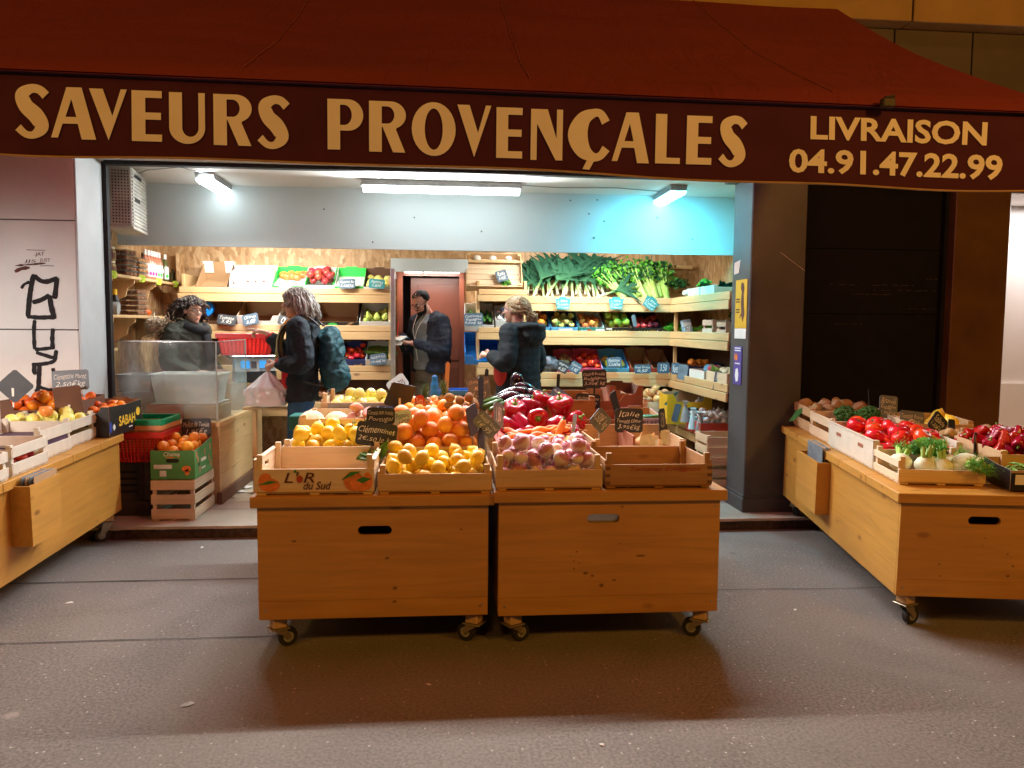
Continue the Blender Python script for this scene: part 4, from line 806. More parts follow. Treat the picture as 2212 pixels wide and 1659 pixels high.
# crate and green carton of oranges on the doorstep
wood_crate('pale slatted crate standing on the doorstep under the green orange box', TR(-1.925, 5.85, .098), .305, .47, .285, gap=.034, sgap=True, group=None)
t = carton('green printed cardboard box of oranges on the pale doorstep crate', TR(-1.92, 5.82, .392, .0), .305, .42, .25, .205, 'box_green', 'cardboard_red', group=None, notch=False, bh=.25)
y = -.21
printed(t, 'ink_white', [(-.13, -.005, .075, .105), (-.09, -.045, .02, .062)], [('Chaima', -.06, .05, .165, .196, .25)], y); printed(t, 'ink_orange', [(-.045, .012, .152, .160)], (), y, polys=[ell(.095, .075, .032, .022), ell(.098, .05, .016, .022), [(.03, .150), (.05, .160), (.045, .168)]])
printed(t, 'black_seam', (), (), y, 'hand_hole', [slot(.0, .133, .09, .028)])
for yy, zz in ((-.14, .13), (-.10, .05), (.02, .16), (.12, .10), (.15, .18), (-.17, .17), (.16, .05)): MB().prism(ell(yy, zz, .012, .026, 10), .1532, .1542, plane='yz').build('print', 'ink_pink', t)
MB().box(.1532, .1542, -.07, .05, .10, .125).build('print', 'ink_white', t); MB().box(.1532, .1542, -.06, .03, .045, .058).build('print', 'ink_white', t)
mb = MB(); mb.prism(ell(-.12, .09, .012, .014, 10), .1534, .1544, plane='yz'); mb.build('hand_hole', 'black_seam', t)

# ------------------------------------------------------------------ shelves
def rails(t, x0, x1, y, zs, h1=.058, h2=.075, gap=.006):
    for z in zs:
        MB().box(x0, x1, y-.02, y, z-h1, z, bev=.003).build('front_rail', 'shelf_pine_x', t); MB().box(x0-.012, x1+.008, y-.030, y-.008, z-h1-gap-h2, z-h1-gap, bev=.003).build('front_rail', 'shelf_pine_x', t)
def shelf_boards(t, x0, x1, y0, y1, zs, rise=.13):
    for z in zs:
        mb = MB(); mb.add([(x0, y0, z-.05), (x1, y0, z-.05), (x1, y1, z-.05+rise), (x0, y1, z-.05+rise), (x0, y0, z-.07), (x1, y0, z-.07), (x1, y1, z-.07+rise), (x0, y1, z-.07+rise)], [(0, 1, 2, 3), (7, 6, 5, 4), (0, 4, 5, 1), (1, 5, 6, 2), (2, 6, 7, 3), (3, 7, 4, 0)]); mb.build('shelf_board', 'shelf_pine_x', t)
LZ = (1.855, 1.495, 1.10, .74)
t = thing('display_shelf', 'wide pine display shelf of fruit boxes against the back wall, left of the brown door', 'shelf')
rails(t, -2.53, -.515, 7.70, LZ); shelf_boards(t, -2.53, -.515, 7.70, 8.19, LZ)
for x in (-2.52, -.545): MB().box(x, x+.03, 7.73, 8.19, .09, 1.98, bev=.003).build('upright', 'shelf_pine_z', t)
MB().box(-2.53, -.52, 8.185, 8.198, .6, 1.84).build('back_board', 'cardboard_dark', t)
MZ = (1.865, 1.487, 1.137)
t = thing('display_shelf', 'narrow pine shelf right of the brown door, holding the tilted crate and cucumbers', 'shelf')
rails(t, .345, .825, 7.66, MZ, .052, .062); shelf_boards(t, .345, .825, 7.66, 8.19, MZ)
for x in (.33, .80): MB().box(x, x+.028, 7.69, 8.19, .09, 1.95, bev=.003).build('upright', 'shelf_pine_z', t)
RZ = (1.80, 1.462, 1.042, .60)
t = thing('display_shelf', 'long pine shelf of leeks, celery and fruit boxes on the back wall, right part', 'shelf')
rails(t, .84, 2.30, 7.70, RZ[:3], .066, .072); shelf_boards(t, .84, 2.74, 7.70, 8.19, RZ)
MB().box(.84, 2.74, 8.184, 8.198, .3, 1.42).build('back_board', 'cardboard_dark', t); MB().box(.86, 2.66, 8.12, 8.18, 2.13, 2.165, bev=.003).build('top_batten', 'shelf_pine_x', t)
t = thing('display_shelf', 'pine return shelf running along the right wall behind the grey pillar', 'shelf')
for z, tilt in zip(RZ, (0, 0, 0, 0)):
    y0 = 6.06 if z > .65 else 6.62
    MB().box(2.30, 2.32, y0, 7.70, z-.066, z, bev=.003).build('front_rail', 'shelf_pine_y', t); MB().box(2.290, 2.312, y0, 7.67, z-.145, z-.072, bev=.003).build('front_rail', 'shelf_pine_y', t)
    mb = MB(); mb.add([(2.32, y0, z-.05), (2.32, 7.69, z-.05), (2.74, 7.69, z+.05), (2.74, y0, z+.05), (2.32, y0, z-.07), (2.32, 7.69, z-.07), (2.74, 7.69, z+.03), (2.74, y0, z+.03)], [(0, 1, 2, 3), (7, 6, 5, 4), (0, 4, 5, 1), (1, 5, 6, 2), (2, 6, 7, 3), (3, 7, 4, 0)]); mb.build('shelf_board', 'shelf_pine_y', t)
MB().box(2.735, 2.748, 6.05, 8.18, .1, 1.42).build('back_board', 'cardboard_dark', t)
for y in (6.05, 7.66): MB().box(2.34, 2.37, y, y+.03, .09, 1.75).build('upright', 'shelf_pine_z', t)
# jar shelves on the left wall
JZ = (1.90, 1.568)
for z, l in zip(JZ, ('upper pine wall shelf of jars and bottles inside the left pillar', 'lower pine wall shelf of cake trays inside the left pillar')):
    t = thing('wall_shelf', l, 'shelf'); MB().box(-2.848, -2.645, 6.14, 8.0 if z > 1.7 else 7.62, z-.024, z, bev=.002).build('shelf_board', 'shelf_pine_y', t)
    for y in (6.5, 6.95, 7.45): MB().prism([(-2.848, z-.025), (-2.66, z-.025), (-2.665, z-.06), (-2.72, z-.10), (-2.74, z-.17), (-2.80, z-.20), (-2.848, z-.32)], y, y+.018).build('bracket', 'shelf_pine_z', t)
t = thing('corner_panel', 'chipboard corner panel between the jar shelves and the fruit shelf', 'panel'); mb = MB(); mb.box(-2.66, -2.63, 8.0, 8.18, 1.9, 2.2, bev=.002); mb.box(-2.845, -2.66, 8.16, 8.18, .7, 2.2); mb.build('board', 'osb_board', t)
# ================================================================== PRODUCE MESHES
def nz(p, s, k): return 1+k*noise.noise(Vector(p)*s)
def blob(name, mat, r=(1, 1, 1), sub=3, amp=.03, fr=1.3, seed=0, extra=None, mats=None):
    bm = bmesh.new(); bmesh.ops.create_icosphere(bm, subdivisions=sub, radius=1)
    for v in bm.verts:
        k = nz(v.co+Vector((seed*7.1, 0, 0)), fr, amp); v.co = Vector((v.co.x*r[0], v.co.y*r[1], v.co.z*r[2]))*k
        if extra: v.co = extra(v.co)
    mb = MB().bm(bm); return mb.mesh(name, mats or mat, True)
def dimple(co, d=.12, w=.25):
    q = math.hypot(co.x, co.y); return Vector((co.x, co.y, co.z-(d*math.exp(-(q/w)**2) if co.z > 0 else -d*.6*math.exp(-(q/w)**2))))
ME = {}
def var(key, f, n=3): ME[key] = [f(i) for i in range(n)]
def orange(mat, sq=.95):
    def f(i):
        mb = MB(); bm = bmesh.new(); bmesh.ops.create_icosphere(bm, subdivisions=3, radius=1)
        for v in bm.verts: v.co = dimple(Vector((v.co.x, v.co.y, v.co.z*sq))*nz(v.co+Vector((i*5, 0, 0)), 1.1, .03), .07, .14)
        mb.bm(bm); mb.lathe([(.06, .86), (.075, .90), (.03, .92)], 7, 1); return mb.mesh('fruit', [mat, 'leaf_lemon'], True)
    return f
var('orange', orange('orange_skin')); var('clementine', orange('deep_orange_skin', .86)); var('grapefruit', orange('grapefruit_skin', .94), 4)
def lemon(i):
    pr = [(.02, -1.38), (.10, -1.34), (.17, -1.22), (.30, -1.10), (.62, -.86), (.86, -.5), (.97, -.1), (.95, .3), (.80, .68), (.55, .95), (.30, 1.10), (.17, 1.20), (.10, 1.26), (.03, 1.27)]
    return MB().lathe(pr, 20, 0, None, lambda q, z: 1+.03*math.sin(3*q+i+z*2)+.02*math.sin(7*q+z*5)).mesh('fruit', 'lemon_skin', True)
var('lemon', lemon)
def apple(mat, tall=1.0):
    def f(i):
        pr = [(.02, -.62), (.18, -.78), (.42, -.86), (.70, -.68), (.92, -.25), (1.0, .12), (.93, .50), (.70, .78), (.42, .86), (.20, .76), (.06, .58)]
        pr = [(a, b*tall) for a, b in pr]; mb = MB(); mb.lathe(pr, 18, 0, None, lambda q, z: 1+.025*math.sin(2*q+i)+.02*math.sin(5*q)*(z < 0)); mb.tube([(0, 0, .6*tall), (.03, .02, .8*tall), (.10, .05, 1.0*tall)], [.035, .03, .045], 5, 1); return mb.mesh('fruit', [mat, 'stem_brown'], True)
    return f
for k, mt in (('apple_yellow', 'apple_yellow'), ('apple_green', 'apple_green'), ('apple_red', 'apple_red'), ('apple_bicolour', 'apple_bicolour')): var(k, apple(mt), 2)
def pear(i):
    pr = [(.03, -.9), (.3, -.98), (.7, -.75), (.88, -.3), (.82, .15), (.58, .55), (.38, .9), (.28, 1.15), (.12, 1.28)]; mb = MB(); mb.lathe(pr, 16, 0, None, lambda q, z: 1+.03*math.sin(2*q+i)); mb.tube([(0, 0, 1.25), (.05, 0, 1.5)], .04, 5, 1); return mb.mesh('fruit', ['pear_skin', 'stem_brown'], True)
var('pear', pear, 2)
def tomato(i):
    mb = MB(); pr = [(.02, -.70), (.35, -.74), (.75, -.55), (.98, -.1), (.96, .3), (.72, .62), (.38, .70), (.12, .60)]; mb.lathe(pr, 20, 0, None, lambda q, z: 1+.03*math.cos(5*q+i)*(1 if z > 0 else .4))
    for k in range(5):
        a = 2*PI*k/5+i; mb.add([(.05*math.cos(a-1), .05*math.sin(a-1), .64), (.05*math.cos(a+1), .05*math.sin(a+1), .64), (.42*math.cos(a), .42*math.sin(a), .74), (.2*math.cos(a), .2*math.sin(a), .70)], [(0, 1, 3), (1, 2, 3), (0, 3, 2)], 1)
    mb.tube([(0, 0, .62), (.03, .02, .86)], .04, 5, 1); return mb.mesh('fruit', ['tomato_skin', 'leaf_lemon'], True)
var('tomato', tomato, 3)
def pepper(i):
    mb = MB(); L = 1.25; lob = 3+(i % 2); pr = [(.04, -L), (.28, -L*1.03), (.52, -L*.86), (.66, -L*.45), (.80, .0), (.96, .45), (.98, .75), (.80, .98), (.45, 1.02), (.20, .90), (.06, .86)]
    mb.lathe(pr, 30, 0, None, lambda q, z: (1-.17*abs(math.sin(lob*q/2+i))**6*1.0+.05*math.sin(2*q+i*2))*(1+.04*math.sin(z*3+q)))
    mb.lathe([(.02, .88), (.26, .90), (.28, .94), (.10, .98), (.085, 1.25), (.11, 1.42), (.02, 1.42)], 10, 1); return mb.mesh('fruit', ['pepper_skin', 'bean_green'], True)
var('pepper', pepper, 4)
def aubergine(i):
    mb = MB(); n = 14; pts = []; rad = []
    for k in range(n):
        t = k/(n-1); pts.append((t*2.9-1.45, .25*math.sin(t*2.2+i), .12*math.cos(t*3))); rad.append(max(.03, .62*math.sin(PI*min(1, .06+.94*t))**.55*(1.12-.55*t)))
    rad[0] = .12; rad[-1] = .2; mb.tube(pts, rad, 18, 0); e = Vector(pts[-1]); 
    mb.tube([e+Vector((-.22, 0, 0)), e+Vector((.02, 0, 0)), e+Vector((.10, .0, 0)), e+Vector((.45, .05, .08))], [.34, .27, .09, .08], 9, 1); return mb.mesh('fruit', ['aubergine_skin', 'leaf_lemon'], True)
var('aubergine', aubergine, 2)
def turnip(i):
    pr = [(.01, -1.25), (.05, -1.05), (.14, -.92), (.45, -.80), (.80, -.5), (.98, -.05), (.94, .35), (.72, .66), (.40, .80), (.26, .82), (.24, .90), (.20, .86), (.10, .80)]
    return MB().lathe(pr, 20, 0, None, lambda q, z: 1+.03*math.sin(2*q+i*2)+.015*math.sin(5*q+z*4)).mesh('root', 'turnip_skin', True)
var('turnip', turnip, 3)
def carrot(i):
    pts = [(-.5+k/9, .05*math.sin(k*.7+i*2), .03*math.cos(k+i)) for k in range(10)]; rad = [.012, .04, .055, .07, .08, .088, .094, .10, .098, .06]
    mb = MB(); mb.tube(pts, rad, 12, 0); mb.tube([pts[-1], (pts[-1][0]+.07, pts[-1][1], pts[-1][2]+.01)], [.035, .025], 6, 1); return mb.mesh('root', ['carrot_skin', 'leaf_lemon'], True)
var('carrot', carrot, 4)
var('kiwi', lambda i: blob('fruit', 'kiwi_skin', (.82, .82, 1), 3, .03, 1.2, i), 2)
var('potato', lambda i: blob('root', 'potato_skin', (1.25, .95, .85), 3, .16, 1.1, i+3), 4)
var('yam', lambda i: blob('root', 'yam_skin', (2.0, .75, .72), 3, .22, .8, i+9, lambda c: Vector((c.x, c.y*(1-.3*abs(c.x/2)), c.z*(1-.3*abs(c.x/2))))), 3)
def melon(i): return blob('fruit', 'melon_skin', (1, 1, .88), 4, .02, 1, i, lambda c: c*(1-.05*abs(math.cos(5*math.atan2(c.y, c.x)))**8))
var('melon', melon, 2)
def onion(i):
    pr = [(.01, -.95), (.10, -.82), (.5, -.74), (.88, -.38), (1, .05), (.85, .48), (.48, .80), (.20, 1.0), (.10, 1.22), (.04, 1.42)]; return MB().lathe(pr, 18, 0, None, lambda q, z: 1+.02*math.sin(4*q+i)).mesh('root', 'onion_skin', True)
var('onion', onion, 2)
def garlic(i):
    pr = [(.2, -.72), (.6, -.70), (.92, -.35), (.98, .05), (.75, .45), (.36, .75), (.17, 1.05), (.12, 1.5)]; return MB().lathe(pr, 24, 0, None, lambda q, z: 1+.07*abs(math.cos(4*q+i))*(z < .6)).mesh('root', 'garlic_skin', True)
var('garlic', garlic, 2)
def lime_long(i): return MB().lathe([(.05, -2.6), (.32, -2.5), (.46, -1.5), (.48, 0), (.46, 1.5), (.34, 2.4), (.12, 2.6), (.10, 2.8)], 12, 0, None, lambda q, z: 1+.05*math.cos(5*q+i)).mesh('fruit', 'courgette_skin', True)
var('courgette', lime_long, 2)
def pineapple():
    mb = MB(); pr = [(.3, 0), (.62, .06), (.82, .4), (.88, .9), (.80, 1.4), (.62, 1.75), (.3, 1.9)]
    n = 40; vs = []; 
    mb.lathe([(a*(1+.0), b) for a, b in pr], 28, 0)
    for row in range(11):
        z = .12+row*.155; t = z/1.9; r = .62+.26*math.sin(PI*min(1, t*1.02+.02))
        for k in range(12):
            a = 2*PI*(k+.5*(row % 2))/12; mb.ball((r*math.cos(a), r*math.sin(a), z), (.15, .15, .105), 0, None, 1)
    body = mb.mesh('pineapple_body', 'pineapple_skin', True); lf = MB()
    for k in range(62):
        a = k*2.399; t = k/62; el = .25+1.22*t; L = 1.05-.35*abs(t-.45)+rnd.random()*.15; w = .10; pts = []
        for s in range(6):
            u = s/5; bend = el-(.55*(1-t))*u; r_ = .10+L*u*math.cos(bend)*.62; z = 1.82+.18*t+L*u*math.sin(bend)*1.05; pts.append((r_, z, w*(1-u)**.7))
        vs = []
        for r_, z, ww in pts: c, s_ = math.cos(a), math.sin(a); vs += [(r_*c-ww*s_, r_*s_+ww*c, z+.03), (r_*c, r_*s_, z), (r_*c+ww*s_, r_*s_-ww*c, z+.03)]
        lf.add(vs, [(i*3+j, i*3+j+1, i*3+j+4, i*3+j+3) for i in range(5) for j in (0, 1)])
    return body, lf.mesh('pineapple_crown', 'pineapple_leaf', True, False)
PB, PC = pineapple()
def leek(i):
    r = random.Random(40+i); mb = MB(); mb.tube([(0, 0, 0), (.0, 0, .10), (.004, 0, .25), (.008, .0, .34)], [.017, .016, .016, .02], 10, 0)
    for k in range(9):
        s = -1 if k % 2 else 1; sp = s*(.02+.028*(k//2))+r.uniform(-.02, .02); L = r.uniform(.26, .38)*(1-.06*(k//2)); w = r.uniform(.026, .042); pts = []; fold = r.random() < .35
        for q in range(8):
            u = q/7; z = .30+L*u-(.22*max(0, u-.6)**1.3*(1.2 if fold else .3)); x = .005+sp*(u**1.4)*2.6; y = -.02+.035*math.sin(k*1.7)*u-(.12*max(0, u-.55) if fold else 0); pts.append((x, y, z, w*(1-.75*u**5)*(.45+.6*min(1, u*3))))
        vs = []
        for x, y, z, ww in pts: vs += [(x-ww, y, z), (x, y-.008, z), (x+ww, y, z)]
        mb.add(vs, [(a*3+b, a*3+b+1, a*3+b+4, a*3+b+3) for a in range(7) for b in (0, 1)], 0)
    for k in range(14):
        a = r.random()*6.28; mb.tube([(0, 0, .005), (.02*math.cos(a), .02*math.sin(a)-.01, -.02), (.045*math.cos(a), .03*math.sin(a)-.02, -.035-.02*r.random())], [.0035, .0025, .001], 4, 1)
    return mb.mesh('leek', ['leek_leaf', 'root_hair'], True, False)
var('leek', leek, 4)
def leafclump(n, spread, h, size, mats, seed, ruff=.3, base=.2, smooth=False):
    r = random.Random(seed); mb = MB()
    for k in range(n):
        d = Vector((r.gauss(0, 1), r.gauss(0, 1), r.gauss(0, 1))).normalized(); rad = (base+(1-base)*r.random()**.5); c = Vector((d.x*spread[0]*rad, d.y*spread[1]*rad, h+d.z*spread[2]*rad)); s = size*r.uniform(.6, 1.3)
        a = Vector((r.gauss(0, 1), r.gauss(0, 1), r.gauss(0, .6)+.3)).normalized(); b = a.orthogonal().normalized(); cc = a.cross(b)
        vs = [c+a*(-s), c+b*(s*.55)+cc*(s*ruff*r.uniform(-1, 1)), c+a*(s*1.1)+cc*(s*ruff*r.uniform(-1, 1)), c-b*(s*.55)+cc*(s*ruff*r.uniform(-1, 1)), c+cc*s*.15]
        mb.add(vs, [(0, 1, 4), (1, 2, 4), (2, 3, 4), (3, 0, 4)], r.randrange(len(mats)))
    return mb
def lettuce(i):
    r = random.Random(70+i); mb = MB()
    for k in range(34):
        a = k*2.399; t = k/34; el = .15+1.25*t; L = 1.0-.35*t; n = 7; vs = []
        for q in range(n+1):
            u = q/n; cr = .20*math.sin(u*14+k)*u; rr = L*u*math.cos(el*(.6+.5*u)); z = .1+L*u*math.sin(el*(.7+.4*u))*.85; ww = .40*math.sin(PI*min(.93, .12+.8*u))
            c, s = math.cos(a), math.sin(a)
            for m_ in (-1, -.5, 0, .5, 1): jz = .09*math.sin(u*11+m_*7+k)*abs(m_)*u+.05*r.uniform(-1, 1)*abs(m_); vs.append((rr*c-ww*m_*s, rr*s+ww*m_*c, z+abs(m_)*.10*u+jz))
        mb.add(vs, [(x*5+y, x*5+y+1, x*5+y+6, x*5+y+5) for x in range(n) for y in range(4)])
    return mb.mesh('lettuce', 'leaf_bright', True, False)
var('lettuce', lettuce, 2)
def celery(i):
    r = random.Random(90+i); mb = MB()
    for k in range(12):
        a = 2*PI*k/12; ox, oy = .030*math.cos(a), .022*math.sin(a); sp = r.uniform(.8, 1.6); pts = [(ox*.7, oy*.7, 0), (ox, oy, .08), (ox*1.2*sp, oy*1.1*sp, .2), (ox*2.0*sp, oy*1.4*sp, .33), (ox*3.2*sp, oy*2*sp, .44)]
        mb.tube(pts, [.014, .014, .011, .008, .004], 7, 0, None, True, .7)
        for q in range(16):
            t = r.uniform(.55, 1.1); p = Vector((ox*3.0*sp*t, oy*2.2*sp*t, .46*t+r.uniform(-.03, .05)))+Vector((r.gauss(0, .028), r.gauss(0, .022), 0)); s = r.uniform(.016, .036)
            d = Vector((r.gauss(0, 1), r.gauss(0, 1), r.gauss(.5, .8))).normalized(); b = d.orthogonal().normalized(); c = d.cross(b)
            mb.add([p-d*s, p+b*s*.8+c*s*.2, p+d*s*.5+b*s*.45, p+d*s*1.2, p+d*s*.5-b*s*.45, p-b*s*.8-c*s*.2], [(0, 1, 2), (0, 2, 3), (0, 3, 4), (0, 4, 5)], 1+(q % 2))
    mb.ball((0, 0, .012), (.045, .038, .03), 0, None, 2); return mb.mesh('celery', ['celery_stalk', 'leaf_bright', 'leaf_dark'], False, False)
var('celery', celery, 3)
def fennel(i):
    r = random.Random(120+i); mb = MB(); mb.lathe([(.25, -.9), (.62, -.8), (.92, -.35), (.95, .1), (.72, .55), (.45, .85)], 20, 0, None, lambda q, z: (1+.08*abs(math.cos(3*q+i)))*(1+.2*math.cos(q)**2))
    for k in range(5):
        a = 2*PI*k/5+i; ox, oy = .38*math.cos(a), .22*math.sin(a); L = r.uniform(.9, 1.5); pts = [(ox*.8, oy*.8, .5), (ox*1.3, oy*1.2, 1.1), (ox*2.0, oy*1.6, .9+L)]; mb.tube(pts, [.26, .19, .15], 9, 1)
        e = Vector(pts[-1])
        for q in range(26): d = Vector((r.gauss(0, .5), r.gauss(0, .5), r.random()*.8)); mb.tube([e-Vector((0, 0, .2)), e+d*.5, e+d], [.03, .02, .006], 3, 2)
    return mb.mesh('fennel', ['fennel_bulb', 'celery_stalk', 'leaf_bright'], True, False)
var('fennel', fennel, 2)
def broccoli(i):
    r = random.Random(140+i); mb = MB(); mb.tube([(0, 0, -.9), (0, 0, 0)], [.3, .42], 10, 1)
    for k in range(90):
        d = Vector((r.gauss(0, 1), r.gauss(0, 1), abs(r.gauss(0, 1)))).normalized(); q = r.uniform(.10, .19); mb.ball(Vector((d.x*.85, d.y*.85, .0+d.z*.62)), (q, q, q), 0, None, 1)
    mb.ball((0, 0, .0), (.8, .8, .5), 0, None, 2); return mb.mesh('broccoli', ['broccoli_head', 'celery_stalk'], False)
var('broccoli', broccoli, 2)
def leafbranch(seed, n=5):
    r = random.Random(seed); mb = MB(); mb.tube([(0, 0, 0), (.01, .0, .06), (.0, .01, .12)], .003, 5, 1)
    for k in range(n):
        z = .03+.10*k/n; a = r.random()*6.28; L = r.uniform(.07, .11); w = L*.24; d = Vector((math.cos(a), math.sin(a), r.uniform(-.3, .9))).normalized(); b = d.orthogonal().normalized(); c = d.cross(b); p = Vector((0, 0, z)); vs = []
        for s in range(7):
            u = s/6; ww = w*math.sin(PI*min(.97, .05+.92*u)); q = p+d*L*u-Vector((0, 0, .03*u*u)); vs += [q-b*ww+c*.008*math.sin(PI*u), q-c*.004, q+b*ww+c*.008*math.sin(PI*u)]
        mb.add(vs, [(i*3+j, i*3+j+1, i*3+j+4, i*3+j+3) for i in range(6) for j in (0, 1)])
    return mb.mesh('leaf_branch', ['leaf_lemon', 'stem_brown'], True, False)

def place(key, name, label, cat, group, X, s, rot=None, i=None):
    me = rnd.choice(ME[key]) if i is None else ME[key][i % len(ME[key])]
    o = bpy.data.objects.new(name, me); COL.objects.link(o)
    sc = s if isinstance(s, tuple) else (s, s, s); o.matrix_world = X @ (rot or Matrix.Identity(4)) @ Matrix.Diagonal((*sc, 1))
    return tag(o, label, cat, group)
def rrot(r, tilt=PI): return Matrix.Rotation(r.random()*6.28, 4, 'Z') @ Matrix.Rotation(r.uniform(-tilt, tilt), 4, 'X') @ Matrix.Rotation(r.uniform(-.6, .6), 4, 'Y')
def pack(x0, x1, y0, y1, r, n, z0, seed, heap=.0, cx=None, cy=None, vary=.06):
    """drop n balls into a box one by one, each to the lowest free spot near the middle"""
    R = random.Random(seed); P = []; cx = (x0+x1)/2 if cx is None else cx; cy = (y0+y1)/2 if cy is None else cy
    for k in range(n):
        rr = r*R.uniform(1-vary, 1+vary); best = None
        for _ in range(140):
            x = R.uniform(x0+rr, x1-rr) if x1-x0 > 2*rr else (x0+x1)/2; y = R.uniform(y0+rr, y1-rr) if y1-y0 > 2*rr else (y0+y1)/2; z = z0(x, y)+rr if callable(z0) else z0+rr
            for a, b, c, q in P:
                d2 = (x-a)**2+(y-b)**2; s = (rr+q)*.97
                if d2 < s*s: z = max(z, c+math.sqrt(s*s-d2))
            sc = z+heap*math.hypot(x-cx, y-cy)
            if best is None or sc < best[0]: best = (sc, x, y, z)
        P.append((best[1], best[2], best[3], rr))
    return P
def heap(key, name, label, cat, group, X, box, r, n, z0, seed, hp=.1, tilt=PI, cx=None, cy=None, vary=.06, k=1.0):
    R = random.Random(seed+1)
    for x, y, z, rr in pack(*box, r, n, z0, seed, hp, cx, cy, vary): place(key, name, label, cat, group, X @ Matrix.Translation((x, y, z)), rr*k, rrot(R, tilt))

# ------------------------------------------------------------------ price tags
def price_tag(label, c, w, h, lines, mat='slate', rz=0, rx=-.12, roll=0, stake=.12, smat='clear_stake', chalk='chalk', group=None, back=False, X=None, sx=0, cut=0):
    X = X if X is not None else Matrix.Translation(c) @ Matrix.Rotation(rz, 4, 'Z') @ Matrix.Rotation(rx, 4, 'X') @ Matrix.Rotation(roll, 4, 'Y')
    t = thing('price_tag', label, 'price tag', X, group); q = .012
    pts = [(-w/2+q, -h/2), (w/2-q, -h/2), (w/2, -h/2+q), (w/2, h/2-q), (w/2-q, h/2), (-w/2+q, h/2), (-w/2, h/2-q), (-w/2, -h/2+q)]
    if cut: pts = [(-w/2*.78, -h/2), (w/2*.78, -h/2), (w/2*.94, h*.2), (w/2, h*.22), (w/2, h*.36), (w*.30, h*.36), (w*.2, h*.5), (-w*.2, h*.5), (-w*.3, h*.36), (-w/2, h*.36), (-w/2, h*.22), (-w/2*.94, h*.2)]
    b = MB().prism(pts, -.002, .002).build('board', mat, t)
    if lines and not back:
        mb = MB(); m = len(lines); tot = h*.84; zt = h/2-h*.09
        hs = [tot/m*(.80 if len(l) < 9 else .62) for l in lines]
        if cut: zt -= h*.14; hs = [a*.82 for a in hs]; tot *= .84
        for i, l in enumerate(lines):
            zc = zt-tot*(i+.5)/m; ww = w*.88*min(1, .30+.09*len(l)); write(mb, l, -ww/2+rnd.uniform(-.02, .02)*w, ww/2, zc-hs[i]/2, zc+hs[i]/2, -.0028, .28, -.008, fit=False)
        mb.v = [(x, y, z+.03*h*math.sin(x/w*9+z*60)) for x, y, z in mb.v]; mb.build('writing', chalk, b)
    if stake:
        Ri = (X.to_3x3().inverted() @ Vector((0, 0, -1))).normalized(); y = .0035 if not back else -.0035; a = Vector((sx, y, -h*.1)); e = a+Ri*(stake+h*.4)
        mb = MB(); d = (e-a).normalized(); s = Vector((d.z, 0, -d.x)).normalized()*.007; n_ = Vector((0, .0012 if not back else -.0012, 0)); mb.add([a-s, a+s, e+s*.5, e-s*.5, a-s+n_, a+s+n_, e+s*.5+n_, e-s*.5+n_], [(0, 1, 2, 3), (7, 6, 5, 4), (0, 4, 5, 1), (1, 5, 6, 2), (2, 6, 7, 3), (3, 7, 4, 0)]); mb.build('stake', smat, t)
    return t
def c3(x, y): return ((950+x*.4747)/1.8517, (1480+y*.4747)/1.8517)
def c4(x, y): return ((1850+x*.5199)/1.8517, (1480+y*.5199)/1.8517)
def c6(x, y): return ((600+x*.4521)/1.8517, (950+y*.4521)/1.8517)
def c7(x, y): return ((1500+x*.3918)/1.8517, (950+y*.3918)/1.8517)
def c8(x, y): return ((2050+x*.4822)/1.8517, (950+y*.4822)/1.8517)
def r8(x, y): return ((3150+x*.4277)/1.8517, (1550+y*.4277)/1.8517)
def l2(x, y): return (x*.3616/1.8517, (1480+y*.3616)/1.8517)
def j7(x, y): return ((380+x*.3316)/1.8517, (950+y*.3316)/1.8517)

# ================================================================== CITRUS CART
C1 = cart1X; C2 = cart2X
# front row
t, f = wood_crate('empty printed front crate with orange fruit pictures at the left end of the citrus cart', C1 @ TR(.255, .225, .008), .535, .43, .148, .112, 'crate_pale', group=None, holes=True, post=.175)
for px, r1, r2 in ((-.225, .034, .04), (-.20, .05, .03), (.175, .05, .045), (.215, .055, .03), (.245, .03, .04)): MB().prism(ell(px if abs(px) < .21 else px*.97, .055 if r2 > .035 else .04, r1*.9 if abs(px) < .24 else .022, r2), -.2172-r1*.01, -.2166-r1*.01).build('print', 'ink_orange', f)
mb = MB()
for p in ([(-.255, .04), (-.20, .06), (-.16, .055), (-.20, .045)], [(.12, .06), (.16, .098), (.21, .10), (.16, .075)], [(.185, .06), (.22, .075), (.255, .065), (.215, .045)], [(-.095, .098), (-.085, .112), (-.075, .095)]): MB().prism(p, -.2190, -.2180).build('print', 'ink_green', f)
mb = MB(); write(mb, "L' R", -.135, .0, .050, .098, -.2182, .25, .006, fit=False); write(mb, 'du Sud', -.05, .075, .018, .055, -.2182, .3, .006, fit=False); mb.build('writing', 'ink_brown', f)
mb = MB(); mb.prism(ell(-.066, .066, .014, .017), -.2192, -.2182); mb.build('print', 'ink_red', f)
wood_crate('low wooden crate of loose lemons on the front edge of the citrus cart', C1 @ TR(.800, .225, .008), .525, .43, .095, .085, 'crate_warm', group=None, post=.125)
heap('lemon', 'lemon', 'loose yellow lemon in the low front crate of the citrus cart', 'lemon', 'lemons in the low front crate', C1 @ TR(.800, .225, .016), (-.245, .245, -.195, .195), .040, 46, lambda x, y: .0+.02*(y+.2), 11, .03, k=.86)
